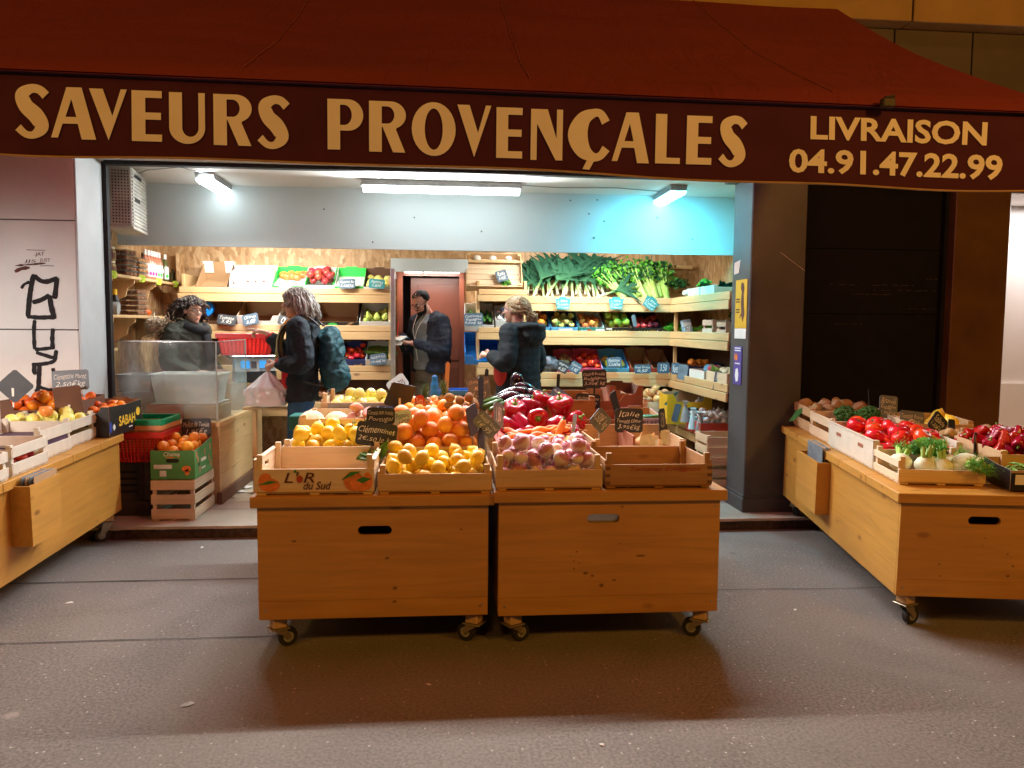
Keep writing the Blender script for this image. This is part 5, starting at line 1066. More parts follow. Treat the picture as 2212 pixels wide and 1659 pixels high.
# second row
wood_crate('wooden crate of leafy lemons behind the empty printed crate', C1 @ TR(.27, .655, .038), .50, .41, .12, .095, 'crate_pale', group=None, post=.15, bh=.155)
heap('lemon', 'lemon', 'knobbly lemon with stalk in the leafy crate behind the printed crate', 'lemon', 'lemons in the leafy crate', C1 @ TR(.27, .655, .05), (-.235, .235, -.19, .19), .043, 30, lambda x, y: .045+.06*(y+.2), 23, .04, k=.84)
for px, py, s, l in ((783, 920, 1, 'upright sprig of lemon leaves in the leafy lemon crate'), (757, 928, 2, 'pale leaf sprig among the lemons beside the upright sprig')):
    p = WY(px, py+22, 4.1); tag(put('leaf_sprig', leafbranch(s), None, TR(p.x, p.y, p.z-.02, s, .2)), l, 'leaves')
p = WY(800, 978, 3.93); tag(put('leaf_sprig', leafbranch(5, 8), None, TR(p.x, p.y-.02, p.z+.05, .4, 2.2)), 'dark leaf sprig hanging over the board of the leafy lemon crate', 'leaves')
wood_crate('wooden crate of grapefruits and big oranges in the middle of the citrus cart', C1 @ TR(.80, .655, .038), .50, .41, .13, .11, 'crate_warm', group=None, post=.15)
heap('grapefruit', 'grapefruit', 'large blushing grapefruit piled in the middle crate of the citrus cart', 'grapefruit', 'grapefruits piled on the citrus cart', C1 @ TR(.80, .66, .05), (-.235, .235, -.195, .20), .0465, 34, lambda x, y: .045+.20*(y+.2), 31, .06, cx=-.02, cy=.05)
# third row
t, f = wood_crate('pale crate of sweet potatoes with a dark handle slot on the citrus cart', C1 @ TR(.27, 1.09, .108), .48, .40, .15, .135, 'crate_pale', group=None, post=.155)
mb = MB(); mb.prism(slot(-.06, .085, .13, .05), -.2015, -.2005); mb.build('hand_hole', 'cardboard_dark', f)
heap('yam', 'sweet_potato', 'pinkish sweet potato in the pale crate with the dark handle slot', 'sweet potato', 'sweet potatoes in the pale crate', C1 @ TR(.36, .99, .15), (-.10, .12, -.08, .08), .036, 8, .03, 5, .2, .5)
for i, (px, py) in enumerate(((674, 912), (729, 914), (780, 912))): place('melon', 'melon', 'round cream netted melon behind the sweet potatoes', 'melon', 'cream melons on the citrus cart', Matrix.Translation(WY(px, py, 4.66)) @ Matrix.Rotation(.3+i, 4, 'Z') @ Matrix.Rotation(.4, 4, 'X'), .080)
wood_crate('crate of juice oranges and kiwis behind the grapefruits', C1 @ TR(.80, 1.09, .108), .50, .41, .13, .12, 'crate_warm', group=None)
heap('orange', 'orange', 'bright juice orange heaped behind the grapefruits', 'orange', 'juice oranges heaped on the citrus cart', C1 @ TR(.82, 1.14, .12), (-.22, .235, -.19, .25), .038, 30, lambda x, y: .075+.18*max(0, y+.17), 37, .06)
heap('kiwi', 'kiwi', 'brown fuzzy kiwi tucked in front of the juice oranges', 'kiwi', 'kiwis on the citrus cart', C1 @ TR(.93, .94, .215), (-.10, .12, -.09, .05), .030, 12, .03, 41, .1)
for i, (px, py) in enumerate(((905, 892), (967, 884))):
    p = WY(px, py+26, 4.72+.06*i); X = Matrix.Translation(p) @ Matrix.Rotation(.18-.3*i, 4, 'Y') @ Matrix.Diagonal((.062, .062, .090, 1))
    t = thing('pineapple', ('pineapple with red paper card beside the folded black tag', 'pineapple standing among the juice oranges')[i], 'pineapple', X, 'pineapples on the citrus cart'); put('pineapple_body', PB, t); put('pineapple_crown', PC, t)
# top row
t, f = wood_crate('top crate of pale yellow apples with grey mountain print on the citrus cart', C1 @ TR(.36, 1.52, .178), .56, .38, .13, .115, 'crate_pale', group=None, post=.17)
printed(f, 'grey_plastic', [(-.24, .25, .012, .108)], (), -.19); mb = MB(); write(mb, 'au sommet du goût', -.08, .24, .055, .09, -.1935, .2, .004, fit=False); mb.build('writing', 'ink_brown', f)
mb = MB(); mb.prism([(-.24, .014), (.25, .014), (.25, .03), (.18, .05), (.12, .032), (.05, .05), (-.02, .03), (-.1, .048), (-.17, .028), (-.24, .045)], -.1930, -.1920); mb.build('print', 'slate_lit', f)
heap('apple_yellow', 'apple', 'pale yellow apple in the top crate with the mountain print', 'apple', 'pale yellow apples on the citrus cart', C1 @ TR(.36, 1.50, .20), (-.25, .25, -.16, .16), .040, 22, .035, 51, .02)
t = carton('dark blue cardboard box under the apples on the citrus cart', C1 @ TR(.56, 1.16, .10), .26, .30, .17, .16, 'box_navy', 'box_navy', group=None, notch=False); printed(t, 'paper', [(-.08, -.045, .06, .13)], (), -.15)
mb = MB(); mb.box(-.16, .16, -.10, .10, 0, .10, bev=.006); mb.box(-.15, .15, -.101, -.1005, .02, .08); tag(mb.build('cardboard_box', 'box_teal', None, TR(WY(680, 870, 5.3).x, 5.32, .79)), 'teal box lettered ang behind the crates beside the blue jeans', 'box')
o = bpy.data.objects[-1] if False else None
p0, p1 = WY(688, 861, 5.21), WY(712, 846, 5.21); mb = MB(); write(mb, 'ang', p0.x, p1.x, p0.z, p1.z, 5.215, 0, .02, fit=False)
[o for o in COL.objects if o.name.startswith('cardboard_box') and o.get('label', '').startswith('teal box')][0].name = 'lettered_box'
w_ = mb.build('writing', 'ink_white', COL.objects['lettered_box']); w_.matrix_parent_inverse = COL.objects['lettered_box'].matrix_basis.inverted()
t = thing('plastic_crate', 'small bright blue plastic crate behind the pineapples', 'crate', TR(WY(985, 845, 5.05).x, 5.12, .86)); mb = MB()
for s in (-1, 1): mb.box(-.14, .14, s*.1-.005, s*.1+.005, 0, .22, bev=.003); mb.box(s*.14-.005, s*.14+.005, -.094, .094, 0, .22, bev=.003)
mb.box(-.13, .13, -.09, .09, 0, .01); mb.build('crate_body', 'plastic_blue', t); mb = MB(); 
for x in (-.1, -.05, .0, .05, .1): mb.box(x-.015, x+.015, -.1065, -.1055, .14, .19)
mb.build('slot', 'box_navy', t)
mb = MB(); mb.lathe([(.03, 0), (.032, .10), (.026, .125), (.026, .15), (.018, .17), (.018, .20), (.010, .21)], 14, 0, TR(WY(939, 850, 5.0).x, 5.0, .97)); mb.box(-.05, .05, -.02, .02, 0, .08, 0, TR(WY(939, 850, 5.0).x, 5.04, .93)); tag(mb.build('spray_bottle', 'plastic_blue', smooth=False), 'small stepped blue plastic bottle between the two pineapples', 'bottle')
# tags of the citrus cart
price_tag('black slate tag reading Clémentines 2€50 over the empty printed crate', WY(*c3(1172, 545), 3.93), .205, .122, ['Clémentines', '2€,50 le kg'], 'slate', 0, -.1, .13, .14)
price_tag('olive black tag reading Citrons Portugal behind the clementine tag', WY(*c3(1208, 386), 4.02), .145, .088, ['Citrons non traités', 'Portugal'], 'slate', 0, -.05, .03, .1)
price_tag('crumpled pale blue tag with sideways writing against the grapefruits', WY(*c3(1395, 412), 4.06), .10, .09, ['Pomelo', '1€50'], 'paper_cyan', .2, -.2, -.2, 0, chalk='slate')
price_tag('large black tag with its back turned, left of the pineapples', WY(*c3(1372, 215), 4.55), .17, .15, [], 'slate', .5, .35, .25, .16, 'tag_stake', back=True)
price_tag('folded pale blue tag leaning over the black turned tag', WY(*c3(1348, 118), 4.60), .12, .10, ['Ananas'], 'paper_cyan', -.4, -.5, -.75, 0, chalk='slate')
price_tag('grey black tag reading Orange à jus beside the plastic blue crate', WY(*c3(2035, 155), 4.78), .14, .145, ['Orange à jus', 'Kg', '1,50'], 'slate_lit', -.15, -.15, -.1, .12)
price_tag('tall black tag turned edge on between grapefruits and peppers', WY(*c3(1985, 420), 4.0), .12, .155, [], 'slate', 1.05, -.1, -.2, .16, 'galvanised')
price_tag('brown black tag turned edge on beside the lemon crate corner', WY(*c3(2062, 610), 3.80), .11, .15, [], 'slate', 1.15, -.05, .02, .10, 'tag_stake')
price_tag('slanting blue grey tag with price 1€95 between the two middle carts', WY(*c3(2100, 460), 3.80), .135, .085, ['Avocat Israel', '1€,95'], 'slate_lit', -.3, -.2, .72, .12)
price_tag('upright dark tag leaning beside the juice orange tag', WY(*c3(2050, 190), 4.6), .05, .19, [], 'slate', .9, -.1, .12, .1, 'galvanised')
price_tag('small red paper card hanging on the pineapple', WY(*c3(1535, 265), 4.66), .055, .075, ['Extra'], 'box_red', 0, -.1, -.15, 0, chalk='ink_white')
t = MB(); p = WY(966, 812, 5.0); t.prism([(-.012, -.19), (.012, -.19), (.014, .08), (.0, .095), (-.014, .08)], -.002, .002, 0, TR(p.x, p.y, p.z, 0, 0, .05)); tag(t.build('wooden_stake', 'crate_warm_z'), 'thin pale wooden stake standing behind the right pineapple', 'stake')
t = MB(); p = WY(1050, 826, 4.9); t.prism([(-.010, -.20), (.010, -.20), (.012, .08), (.0, .09), (-.012, .08)], -.002, .002, 0, TR(p.x, p.y, p.z, 0, 0, .06)); tag(t.build('wooden_stake', 'slate'), 'thin black stake standing at the right of the juice orange tag', 'stake')

# ================================================================== VEGETABLE CART
wood_crate('wooden crate heaped with turnips on the front of the vegetable cart', C2 @ TR(.235, .225, .008), .50, .43, .105, .088, 'crate_warm', group=None, post=.155)
heap('turnip', 'turnip', 'purple topped turnip heaped in the front crate of the vegetable cart', 'turnip', 'turnips in the front crate', C2 @ TR(.235, .225, .016), (-.235, .235, -.205, .205), .0355, 66, lambda x, y: .02+.06*(y+.2)+.22*max(0, x-.08)*(y+.2)*4, 61, .03, 1.2, vary=.25)
t, f = wood_crate('dark dovetailed wooden crate lettered Tomates d\'Avignon, standing empty', C2 @ TR(.755, .225, .012), .515, .42, .125, .105, 'crate_old', group=None, post=.157)
mb = MB(); write(mb, "Tomates d'Avignon", -.14, .20, .068, .095, -.2125, .2, .006, fit=False); mb.build('writing', 'ink_red', f); mb = MB()
for s in (-1, 1):
    for j in range(3): mb.box(s*.245-.012, s*.245+.012, -.2118, -.2108, .012+j*.034, .027+j*.034)
mb.build('dovetail', 'cardboard_dark', f)
for nm, px, py, w, h, l in (('thin_bag', 1402, 955, .10, .09, 'torn clear plastic film hanging on the back of the empty tomato crate'), ('thin_bag', 1436, 944, .05, .08, 'folded clear plastic corner at the right end of the empty tomato crate')):
    p = WY(px, py, 3.98); bm = bmesh.new(); bmesh.ops.create_grid(bm, x_segments=8, y_segments=8, size=.5); mb = MB()
    for v in bm.verts: v.co = Vector((v.co.x*w, .02*noise.noise(v.co*5), v.co.y*h-.2*w*abs(v.co.x)))
    mb.bm(bm, 0, TR(p.x, p.y, p.z)); tag(mb.build('plastic_film', 'bag_film', smooth=True), l, 'plastic film')
# carrots in their pink bag, peppers, aubergines
bm = bmesh.new(); bmesh.ops.create_grid(bm, x_segments=26, y_segments=18, size=.5)
for v in bm.verts: x, y = v.co.x*.46, v.co.y*.36; v.co = Vector((x, y, .02+.04*noise.noise((x*9, y*9, 3))+.08*(abs(v.co.x*2)**4)*.7+.07*(v.co.y+.5)))
mb = MB().bm(bm); plain('pink_film', (.75, .22, .20), .3, .1); tag(mb.build('carrot_bag', 'pink_film', None, C2 @ TR(.25, .58, .05), smooth=True), 'open pink plastic bag under the carrots', 'bag')
R = random.Random(77)
for k in range(34):
    x = R.uniform(-.17, .19); y = R.uniform(-.15, .13); z = .05+.028*(k % 4)*(1-abs(x)*2.2)+.16*(y+.15); a = R.gauss(.35, .55)+(PI if R.random() < .5 else 0)
    place('carrot', 'carrot', 'orange carrot spread over the pink bag behind the turnips', 'carrot', 'carrots behind the turnips', C2 @ TR(.26+x, .60+y, .04+z, a, R.uniform(-.5, .5), R.uniform(-.22, .22)), R.uniform(.15, .20)*1.0)
place('carrot', 'carrot', 'forked orange carrot sticking straight up between turnips and peppers', 'carrot', None, Matrix.Translation(WY(1206, 945, 4.05)) @ Matrix.Rotation(-PI/2+.25, 4, 'Y'), .20, None, 1)
for i, (px, py, yy, s, rz, rx) in enumerate(((1108, 892, 4.45, .070, .3, .5), (1143, 886, 4.55, .066, 2.0, .3), (1160, 905, 4.35, .066, 0, 1.45), (1212, 885, 4.5, .078, -.5, .35), (1195, 925, 4.32, .074, 1.5, 1.4), (1225, 942, 4.22, .072, 1.3, 1.5), (1100, 925, 4.30, .064, -1.2, 1.3), (1128, 918, 4.35, .066, .8, 2.4), (1180, 952, 4.16, .064, .2, 1.7), (1118, 948, 4.2, .06, 2.2, 1.5), (1240, 915, 4.4, .066, .7, .9), (1165, 870, 4.66, .062, 1.1, .4), (1150, 940, 4.25, .062, -.4, 1.5), (1208, 910, 4.5, .068, 2.5, 1.0), (1080, 905, 4.45, .06, .3, .8))):
    place('pepper', 'bell_pepper', 'glossy red bell pepper piled behind the carrots', 'pepper', 'red peppers piled on the vegetable cart', Matrix.Translation(WY(px, py, yy)) @ Matrix.Rotation(rz, 4, 'Z') @ Matrix.Rotation(rx, 4, 'X'), s, None, i)
t = wood_crate('wooden crate under the red peppers on the vegetable cart', C2 @ TR(.26, 1.04, .108), .47, .40, .10, .09, 'crate_warm', group=None)
for i, (px, py, yy, s, rz, ry) in enumerate(((1098, 856, 4.85, .095, 2.9, .15), (1124, 846, 4.9, .085, .4, 1.25), (1148, 850, 4.9, .09, .2, .35), (1175, 866, 4.78, .095, -.3, .25), (1205, 880, 4.72, .085, -.2, .40), (1110, 872, 4.72, .09, 3.3, .1), (1140, 872, 4.75, .09, .1, .2), (1085, 866, 4.78, .085, 3.0, .2))):
    place('aubergine', 'aubergine', 'shiny black aubergine lying on top of the red peppers', 'aubergine', 'aubergines on the vegetable cart', Matrix.Translation(WY(px, py, yy)) @ Matrix.Rotation(rz, 4, 'Z') @ Matrix.Rotation(ry, 4, 'Y'), s, None, i)
wood_crate('wooden crate under the aubergines on the vegetable cart', C2 @ TR(.27, 1.50, .178), .50, .40, .11, .10, 'crate_warm', group=None)
for i, (px, py, yy) in enumerate(((1068, 862, 4.75), (1062, 872, 4.65), (1075, 878, 4.6))):
    place('courgette', 'courgette', 'dark green courgette lying left of the aubergines', 'courgette', 'courgettes beside the aubergines', Matrix.Translation(WY(px, py, yy)) @ Matrix.Rotation(.5+.2*i, 4, 'Z') @ Matrix.Rotation(PI/2-.2, 4, 'Y'), .034)
# half empty crates at the right
wood_crate('warm wooden crate with two pale onions behind the empty tomato crate', C2 @ TR(.78, .66, .035), .50, .40, .13, .10, 'crate_warm', group=None, bh=.165)
for px in (1385, 1412): place('onion', 'onion', 'big pale onion in the crate behind the empty tomato crate', 'onion', 'pale onions in the warm crate', Matrix.Translation(WY(px, 962, 4.1)), .05)
MB().box(-.006, .006, -.18, .18, 0, .14).build('divider', 'cardboard_red', [o for o in COL.objects if o.get('label', '').startswith('warm wooden crate with two')][0], TR(-.03, 0, .01))
t = carton('brown red cardboard box with pale rims behind the onion crate', C2 @ TR(.66, 1.06, .105), .36, .38, .13, .12, 'cardboard_red', 'cardboard_red', group=None, notch=False)
t = carton('lilac printed fruit box of small green courgettes on the vegetable cart', C2 @ TR(.94, 1.06, .105), .20, .36, .15, .125, 'box_lilac', 'cardboard', group=None, notch=False); printed(t, 'ink_brown', (), [('FRUITS', -.06, .07, .085, .11)], -.18); printed(t, 'ink_blue', [(-.09, .09, .045, .062)], (), -.18)
for i in range(9): place('courgette', 'courgette', 'small green courgette in the lilac fruit box', 'courgette', 'small courgettes in the lilac box', C2 @ TR(.87+.018*i, .98+.02*(i % 3), .225, 1.4+.1*i, PI/2, 0), .022)
t = carton('brown box with notched sides behind the shallot tag', C2 @ TR(.78, 1.50, .178), .34, .34, .15, .11, 'cardboard_red', 'cardboard', group=None)
wood_crate('old brown crate with a light handle slot at the back of the vegetable cart', C2 @ TR(.53, 1.32, .178), .30, .26, .15, .13, 'crate_old', group=None, bh=.17)
t = carton('notched dark cardboard box behind the Brussels sprout tag', C2 @ TR(.93, 1.56, .18), .22, .30, .20, .15, 'cardboard_red', 'cardboard_dark', group=None)
for i, (px, yy, w, l) in enumerate(((1310, 6.0, .26, 'pale slatted crate in the shop behind the Brussels sprout tag'), (1360, 6.05, .22, 'pale slatted crate in the shop next to the onion box'))):
    p = WY(px, 850, yy); wood_crate(l, TR(p.x, yy, .72), w, .3, .22, .19, 'crate_pale', gap=.03, group=None)
    MB().box(p.x-.16, p.x+.14, yy-.16, yy+.16, .09, .71, bev=.004).build('plinth_box', 'cardboard', None); tag(COL.objects[-1], 'brown box standing on the shop floor under the '+('left' if i == 0 else 'right')+' pale slatted crate', 'box')
price_tag('black tag reading Choux de Bruxelles Belgique 3,50 at the top of the vegetable cart', WY(*c4(1015, 66), 5.0), .163, .118, ['Choux de Bruxelles', 'Belgique', '3,50€ kg'], 'slate', 0, -.08, -.05, .24, 'slate')
price_tag('dark tag reading Échalotes France 0,95 below the sprout tag', WY(*c4(965, 250), 4.75), .155, .11, ['Échalotes', 'France', '0,95€'], 'slate', 0, -.1, .06, .12)
price_tag('grey diamond tilted tag on a clear stake right of the peppers', WY(*c4(1063, 388), 4.0), .105, .105, ['1,50€ kg'], 'slate_lit', .35, -.1, .80, .14)
price_tag('brown black tag reading Tomate coeur Italie 3,95 above the onion crate', WY(*c4(1280, 388), 4.2), .158, .135, ['Italie', 'Tomate coeur', '3,95€kg'], 'slate', 0, -.1, .02, .10)
price_tag('dark tag turned half edge on right of the Italian tomato tag', WY(*c4(1536, 390), 4.3), .10, .14, ['3,50'], 'slate', .95, -.1, .04, .12)
price_tag('narrow dark tag leaning by the brown notched box', WY(*c4(1175, 255), 4.6), .07, .15, [], 'slate', .8, -.1, -.35, .08)
price_tag('narrow purple grey tag edge on left of the peppers', WY(*c4(276, 345), 4.15), .085, .135, ['1,80'], 'slate_lit', .85, -.1, .1, .12)
price_tag('dark blue tag lying against the aubergines', WY(*c4(745, 200), 4.75), .12, .08, ['Aubergine', '2,50'], 'slate_blue', -.3, -.4, .55, .08)
for (px, py, yy, mt, l) in ((1205, 838, 4.9, 'slate', 'black metal stake rising behind the aubergines'), (1238, 930, 4.1, 'steel', 'shiny metal stake leaning right of the peppers')):
    p = WY(px, py, yy); t = MB(); t.prism([(-.010, -.13), (.010, -.13), (.011, .09), (-.011, .09)], -.002, .002, 0, TR(p.x, p.y, p.z, .2, 0, .05 if mt == 'slate' else .12)); tag(t.build('tag_stake', mt), l, 'stake')

# ================================================================== LEFT CART
def L(x, y, z=.0, rz=0): return LX @ TR(x, y, z, rz)
wood_crate('white slatted crate of plums beside the card pocket of the left apple cart', L(-.215, .66, .008), .40, .37, .15, .14, 'crate_white', gap=.03, group=None, post=.16)
wood_crate('white slatted crate at the near end of the left apple cart', L(-.205, .24, .008), .40, .37, .14, .13, 'crate_white', gap=.03, group=None)
heap('apple_red', 'plum', 'dark red plum in the white slatted crate by the card pocket', 'plum', 'plums on the left cart', L(-.215, .66, .02), (-.18, .18, -.16, .16), .028, 26, .02, 3, .02)
heap('apple_red', 'apple', 'dark red apple in the nearest white slatted crate of the left cart', 'apple', 'dark apples on the left cart', L(-.205, .24, .02), (-.18, .18, -.16, .16), .036, 18, .02, 4, .02)
wood_crate('white slatted crate with purple tray paper, in the middle of the left cart', L(-.27, 1.06, .008), .40, .39, .17, .12, 'crate_white', gap=.03, group=None, post=.19)
mb = MB(); mb.box(-.185, .185, -.18, .18, .02, .105, bev=.01); tag(mb.build('tray_liner', 'purple_liner', None, L(-.27, 1.06, .008)), 'purple fruit tray liner in the middle white crate of the left cart', 'tray')
wood_crate('white slatted crate of yellow apples in front of the brown orange box', L(-.33, 1.46, .008), .46, .38, .16, .13, 'crate_white', gap=.03, group=None, post=.18)
heap('apple_yellow', 'apple', 'yellow apple in the white slatted crate of the left cart', 'apple', 'yellow apples on the left cart', L(-.33, 1.46, .02), (-.21, .21, -.17, .17), .042, 22, .05, 8, .05)
place('apple_bicolour', 'apple', 'single red apple lying on the yellow apples of the left cart', 'apple', None, L(-.30, 1.42, .215), .040)
t = carton('brown cardboard box of deep orange clementines behind the yellow apples', L(-.46, 1.86, .03), .52, .36, .22, .155, 'cardboard_dark', 'cardboard_dark', group=None)
printed(t, 'ink_yellow', (), (), -.18, polys=[ell(.12, .10, .035, .035)]); printed(t, 'ink_orange', (), (), -.18, 'print', [ell(-.2, .07, .03, .03), ell(-.08, .08, .02, .02)])
heap('clementine', 'clementine', 'deep orange clementine heaped in the brown box on the left cart', 'clementine', 'clementines in the brown box', L(-.46, 1.84, .05), (-.24, .24, -.16, .16), .040, 34, .08, 14, .25, cx=-.02)
SB = L(-.14, 1.885, .004, -.10); t = carton('black box lettered in yellow, full of clementines, on the far end of the left cart', SB, .30, .46, .205, .165, 'box_black', 'cardboard', group=None)
printed(t, 'ink_yellow', (), (), -.23, polys=[ell(.04, .135, .030, .022)]); printed(t, 'ink_yellow', (), [('SABAH', -.14, -.06, .05, .075)], -.23)
mb = MB(); write(mb, 'SABAH', -.10, .12, .055, .125, -.0022, 0, .02, fit=False); mb.build('writing', 'ink_yellow', t, TR(.15, 0, 0, PI/2)); MB().prism(ell(.165, .125, .028, .030), -.0018, -.001).build('print', 'ink_yellow', t, TR(.15, 0, 0, PI/2)); MB().prism([(-.185, .06), (-.165, .035), (-.145, .06), (-.165, .085)], -.0018, -.001).build('print', 'ink_white', t, TR(.15, 0, 0, PI/2)); MB().box(.03, .08, -.0018, -.001, .03, .036).build('print', 'ink_white', t, TR(.15, 0, 0, PI/2))
mb = MB(); mb.box(-.225, -.195, -.0018, -.001, .03, .10); mb.build('print', 'ink_blue', t, TR(.15, 0, 0, PI/2))
heap('clementine', 'clementine', 'deep orange clementine in the black lettered box on the left cart', 'clementine', 'clementines in the black box', SB @ TR(0, 0, .01), (-.14, .14, -.21, .21), .038, 22, .075, 19, .05)
price_tag('slate tag reading Clémentine Maroc 2,50 in front of the graffiti pillar', WY(*l2(780, 112), 5.35), .225, .135, ['Clémentine Maroc', '2,50€kg'], 'slate_lit', .1, -.1, -.06, .12)
price_tag('black diamond tilted tag on a white stake at the left picture edge', WY(*l2(165, 180), 5.2), .16, .16, [], 'slate', .2, -.05, .80, .06, 'tag_stake', back=True)
price_tag('brown tag seen from behind with white stake in front of the black box', WY(*l2(757, 350), 5.25), .16, .20, [], 'cardboard_dark', .55, -.1, -.1, .02, 'tag_stake', back=True)
heap('orange', 'orange', 'round orange in the green printed box on the doorstep', 'orange', 'oranges in the green printed box', TR(-1.92, 5.82, .40), (-.145, .145, -.20, .20), .040, 26, .11, 44, .15, cx=.02, cy=.05)
p = WY(*((380+1124*.3616)/1.8517, (1600+308*.3616)/1.8517), 6.06); price_tag('black tag reading Mellon de Tunisie 1,95 above the green box of oranges', p, .215, .145, ['Mellon de Tunisie', '1,95€g'], 'slate', 0, -.05, -.02, .10)

# ================================================================== RIGHT CART
def Rr(x, y, z=.0, rz=0): return RX @ TR(x, y, z, rz)
wood_crate('open low crate of fennel at the near corner of the right cart', Rr(.285, .345, .010), .43, .33, .115, .072, 'crate_pale', gap=.035, group=None, post=.135)
for i, (x, y, rz, rx) in enumerate(((-.03, -.04, .3, .1), (.05, -.06, 1.2, -.15), (.12, .02, 2.0, 1.2), (.14, -.08, .5, 1.5), (-.13, .02, 2.6, .9), (.04, .08, .1, .3))):
    place('fennel', 'fennel', 'pale green fennel bulb with cut stalks in the low near crate', 'fennel', 'fennel in the low near crate', Rr(.285+x, .345+y, .085) @ Matrix.Rotation(rz, 4, 'Z') @ Matrix.Rotation(rx, 4, 'X'), .048)
tm = leafclump(160, (.09, .08, .05), 0, .026, ['leaf_bright', 'leaf_dark'], 7); tag(tm.build('lettuce', ['leaf_bright', 'leaf_lemon'], None, Rr(.32, .44, .15)), 'loose bright green salad leaves behind the fennel', 'salad')
place('fennel', 'fennel', 'round white fennel bulb lying at the right end of the low near crate', 'fennel', None, Rr(.44, .26, .10) @ Matrix.Rotation(1.4, 4, 'X'), .058)
wood_crate('white panelled crate of ripe tomatoes with hand slots on the right cart', Rr(.31, .885, .010), .48, .74, .155, .11, 'crate_white', group=None, holes=False)
t = [o for o in COL.objects if o.get('label', '').startswith('white panelled crate of ripe')][0]
for y in (-.18, .18): mb = MB(); mb.prism(slot(y, .10, .085, .022), -.2416, -.2406, plane='yz'); mb.build('hand_hole', 'cardboard_red', t)
MB().box(-.246, -.232, -.368, .368, .1555, .160).build('rim', 'crate_white', t); MB().box(-.0, .0+.001, -.36, .36, .0, .001).build('seam', 'crate_white', t) if False else None
heap('tomato', 'tomato', 'ripe red tomato in the white panelled crate on the right cart', 'tomato', 'tomatoes in the white panelled crate', Rr(.31, .885, .02), (-.22, .22, -.35, .35), .050, 34, .030, 71, .02, .7, k=1.05)
wood_crate('pale crate of broccoli between tomatoes and potatoes on the right cart', Rr(.33, 1.50, .010), .48, .43, .16, .14, 'crate_pale', gap=.035, group=None)
for i, (x, y) in enumerate(((-.11, -.10), (.02, -.08), (.10, .02), (-.05, .08))): place('broccoli', 'broccoli', 'dark green broccoli head in the pale crate on the right cart', 'broccoli', 'broccoli on the right cart', Rr(.33+x, 1.50+y, .17), .075, rrot(R, .4))
t, f = wood_crate('warm crate of potatoes at the far end of the right cart', Rr(.35, 1.93, .010), .50, .40, .17, .15, 'crate_warm', gap=.035, group=None)
heap('potato', 'potato', 'brown potato in the warm crate at the far end of the right cart', 'potato', 'potatoes on the right cart', Rr(.35, 1.93, .02), (-.23, .23, -.18, .18), .040, 30, .07, 81, .1)
p = WY(1723, 897, 5.45); mb = MB(); mb.prism([(-.055, -.05), (-.02, -.045), (.05, .03), (.045, .06), (.0, .04)], -.001, .001, 0, TR(p.x-.01, p.y, p.z, -.9)); tag(mb.build('leaf_label', 'ink_green'), 'small green and white leaf shaped label on the potato crate', 'label')
wood_crate('open warm crate beside the tomatoes under the diamond tag', Rr(.74, 1.02, .010), .34, .42, .13, .12, 'crate_warm', group=None)
heap('potato', 'potato', 'small pale potato under the diamond tag on the right cart', 'potato', 'pale potatoes on the right cart', Rr(.84, .95, .05), (-.20, .20, -.16, .16), .03, 24, .05, 83, .1)
wood_crate('wooden box of red sweet peppers on the right cart', Rr(.86, .56, .010), .44, .50, .15, .135, 'crate_warm', group=None)
heap('pepper', 'sweet_pepper', 'small dark red sweet pepper heaped at the right picture edge', 'pepper', 'red sweet peppers on the right cart', Rr(.86, .58, .02), (-.23, .21, -.22, .24), .033, 75, lambda x, y: .05+.10*(y+.2), 85, .1, vary=.2)
t = carton('dark printed box of flat green beans at the near right end of the right cart', Rr(.77, .20, .010), .42, .26, .10, .10, 'box_black', 'cardboard', group=None, notch=False, bh=.12)
printed(t, 'paper', [(-.19, -.135, .03, .08), (-.11, -.06, .035, .075)], (), -.13); printed(t, 'cardboard', [(-.21, .21, .088, .10)], (), -.13)
for k in range(40):
    x, y = R.uniform(-.17, .17), R.uniform(-.09, .09); mb = None
    if k == 0: mbm = MB().tube([(-.05, 0, 0), (-.02, .006, .004), (.02, .004, .006), (.05, -.006, 0)], [.002, .006, .006, .002], 6).mesh('bean', 'bean_green', True); ME['bean'] = [mbm]
    place('bean', 'green_bean', 'flat green bean in the dark printed box on the right cart', 'bean', 'beans in the dark printed box', Rr(.77+x, .20+y, .085+R.random()*.02, R.random()*3.1), 1.0)
wood_crate('wooden crate of yellow squash at the back of the right cart', Rr(.80, 1.50, .010), .40, .40, .16, .14, 'crate_warm', group=None)
heap('lemon', 'squash', 'yellow squash behind the broccoli tag on the right cart', 'squash', 'yellow squash on the right cart', Rr(.80, 1.50, .03), (-.17, .17, -.17, .17), .045, 10, .03, 87, .1)
price_tag('blue grey slate tag reading Brocoli Espagne 1,95 standing in the broccoli crate', WY(*r8(942, 182), 5.0), .13, .155, ['Brocoli', 'Espagne', '1,95€kg'], 'slate_lit', 0, -.15, .10, .10)
price_tag('narrow blue slate tag turned edge on above the potatoes', WY(*r8(760, 110), 5.35), .11, .145, ['2,50'], 'slate_blue', 1.05, -.1, .05, .10)
price_tag('dark purple slate tag reading Tomate Rome 1€95 behind the tomatoes', WY(*r8(1165, 302), 4.75), .165, .115, ['Tomate Rome', '1€,95'], 'slate_lit', 0, -.25, .12, .08)
price_tag('diamond tilted grey slate tag with price 1,20 behind the white crate', WY(*r8(1405, 340), 4.5), .125, .125, ['Salade', '1,20€kg'], 'slate', .25, -.1, .75, .10)
price_tag('black slate tag half hidden behind the diamond tilted tag', WY(*r8(1535, 400), 4.55), .10, .14, [], 'slate', .6, -.1, .1, .08, 'tag_stake', back=True)
price_tag('slim slate tag with slanting chalk writing in front of the red sweet peppers', WY(*r8(1765, 540), 4.0), .075, .14, ['Piment', '3,95'], 'slate', .65, -.1, .25, .06)
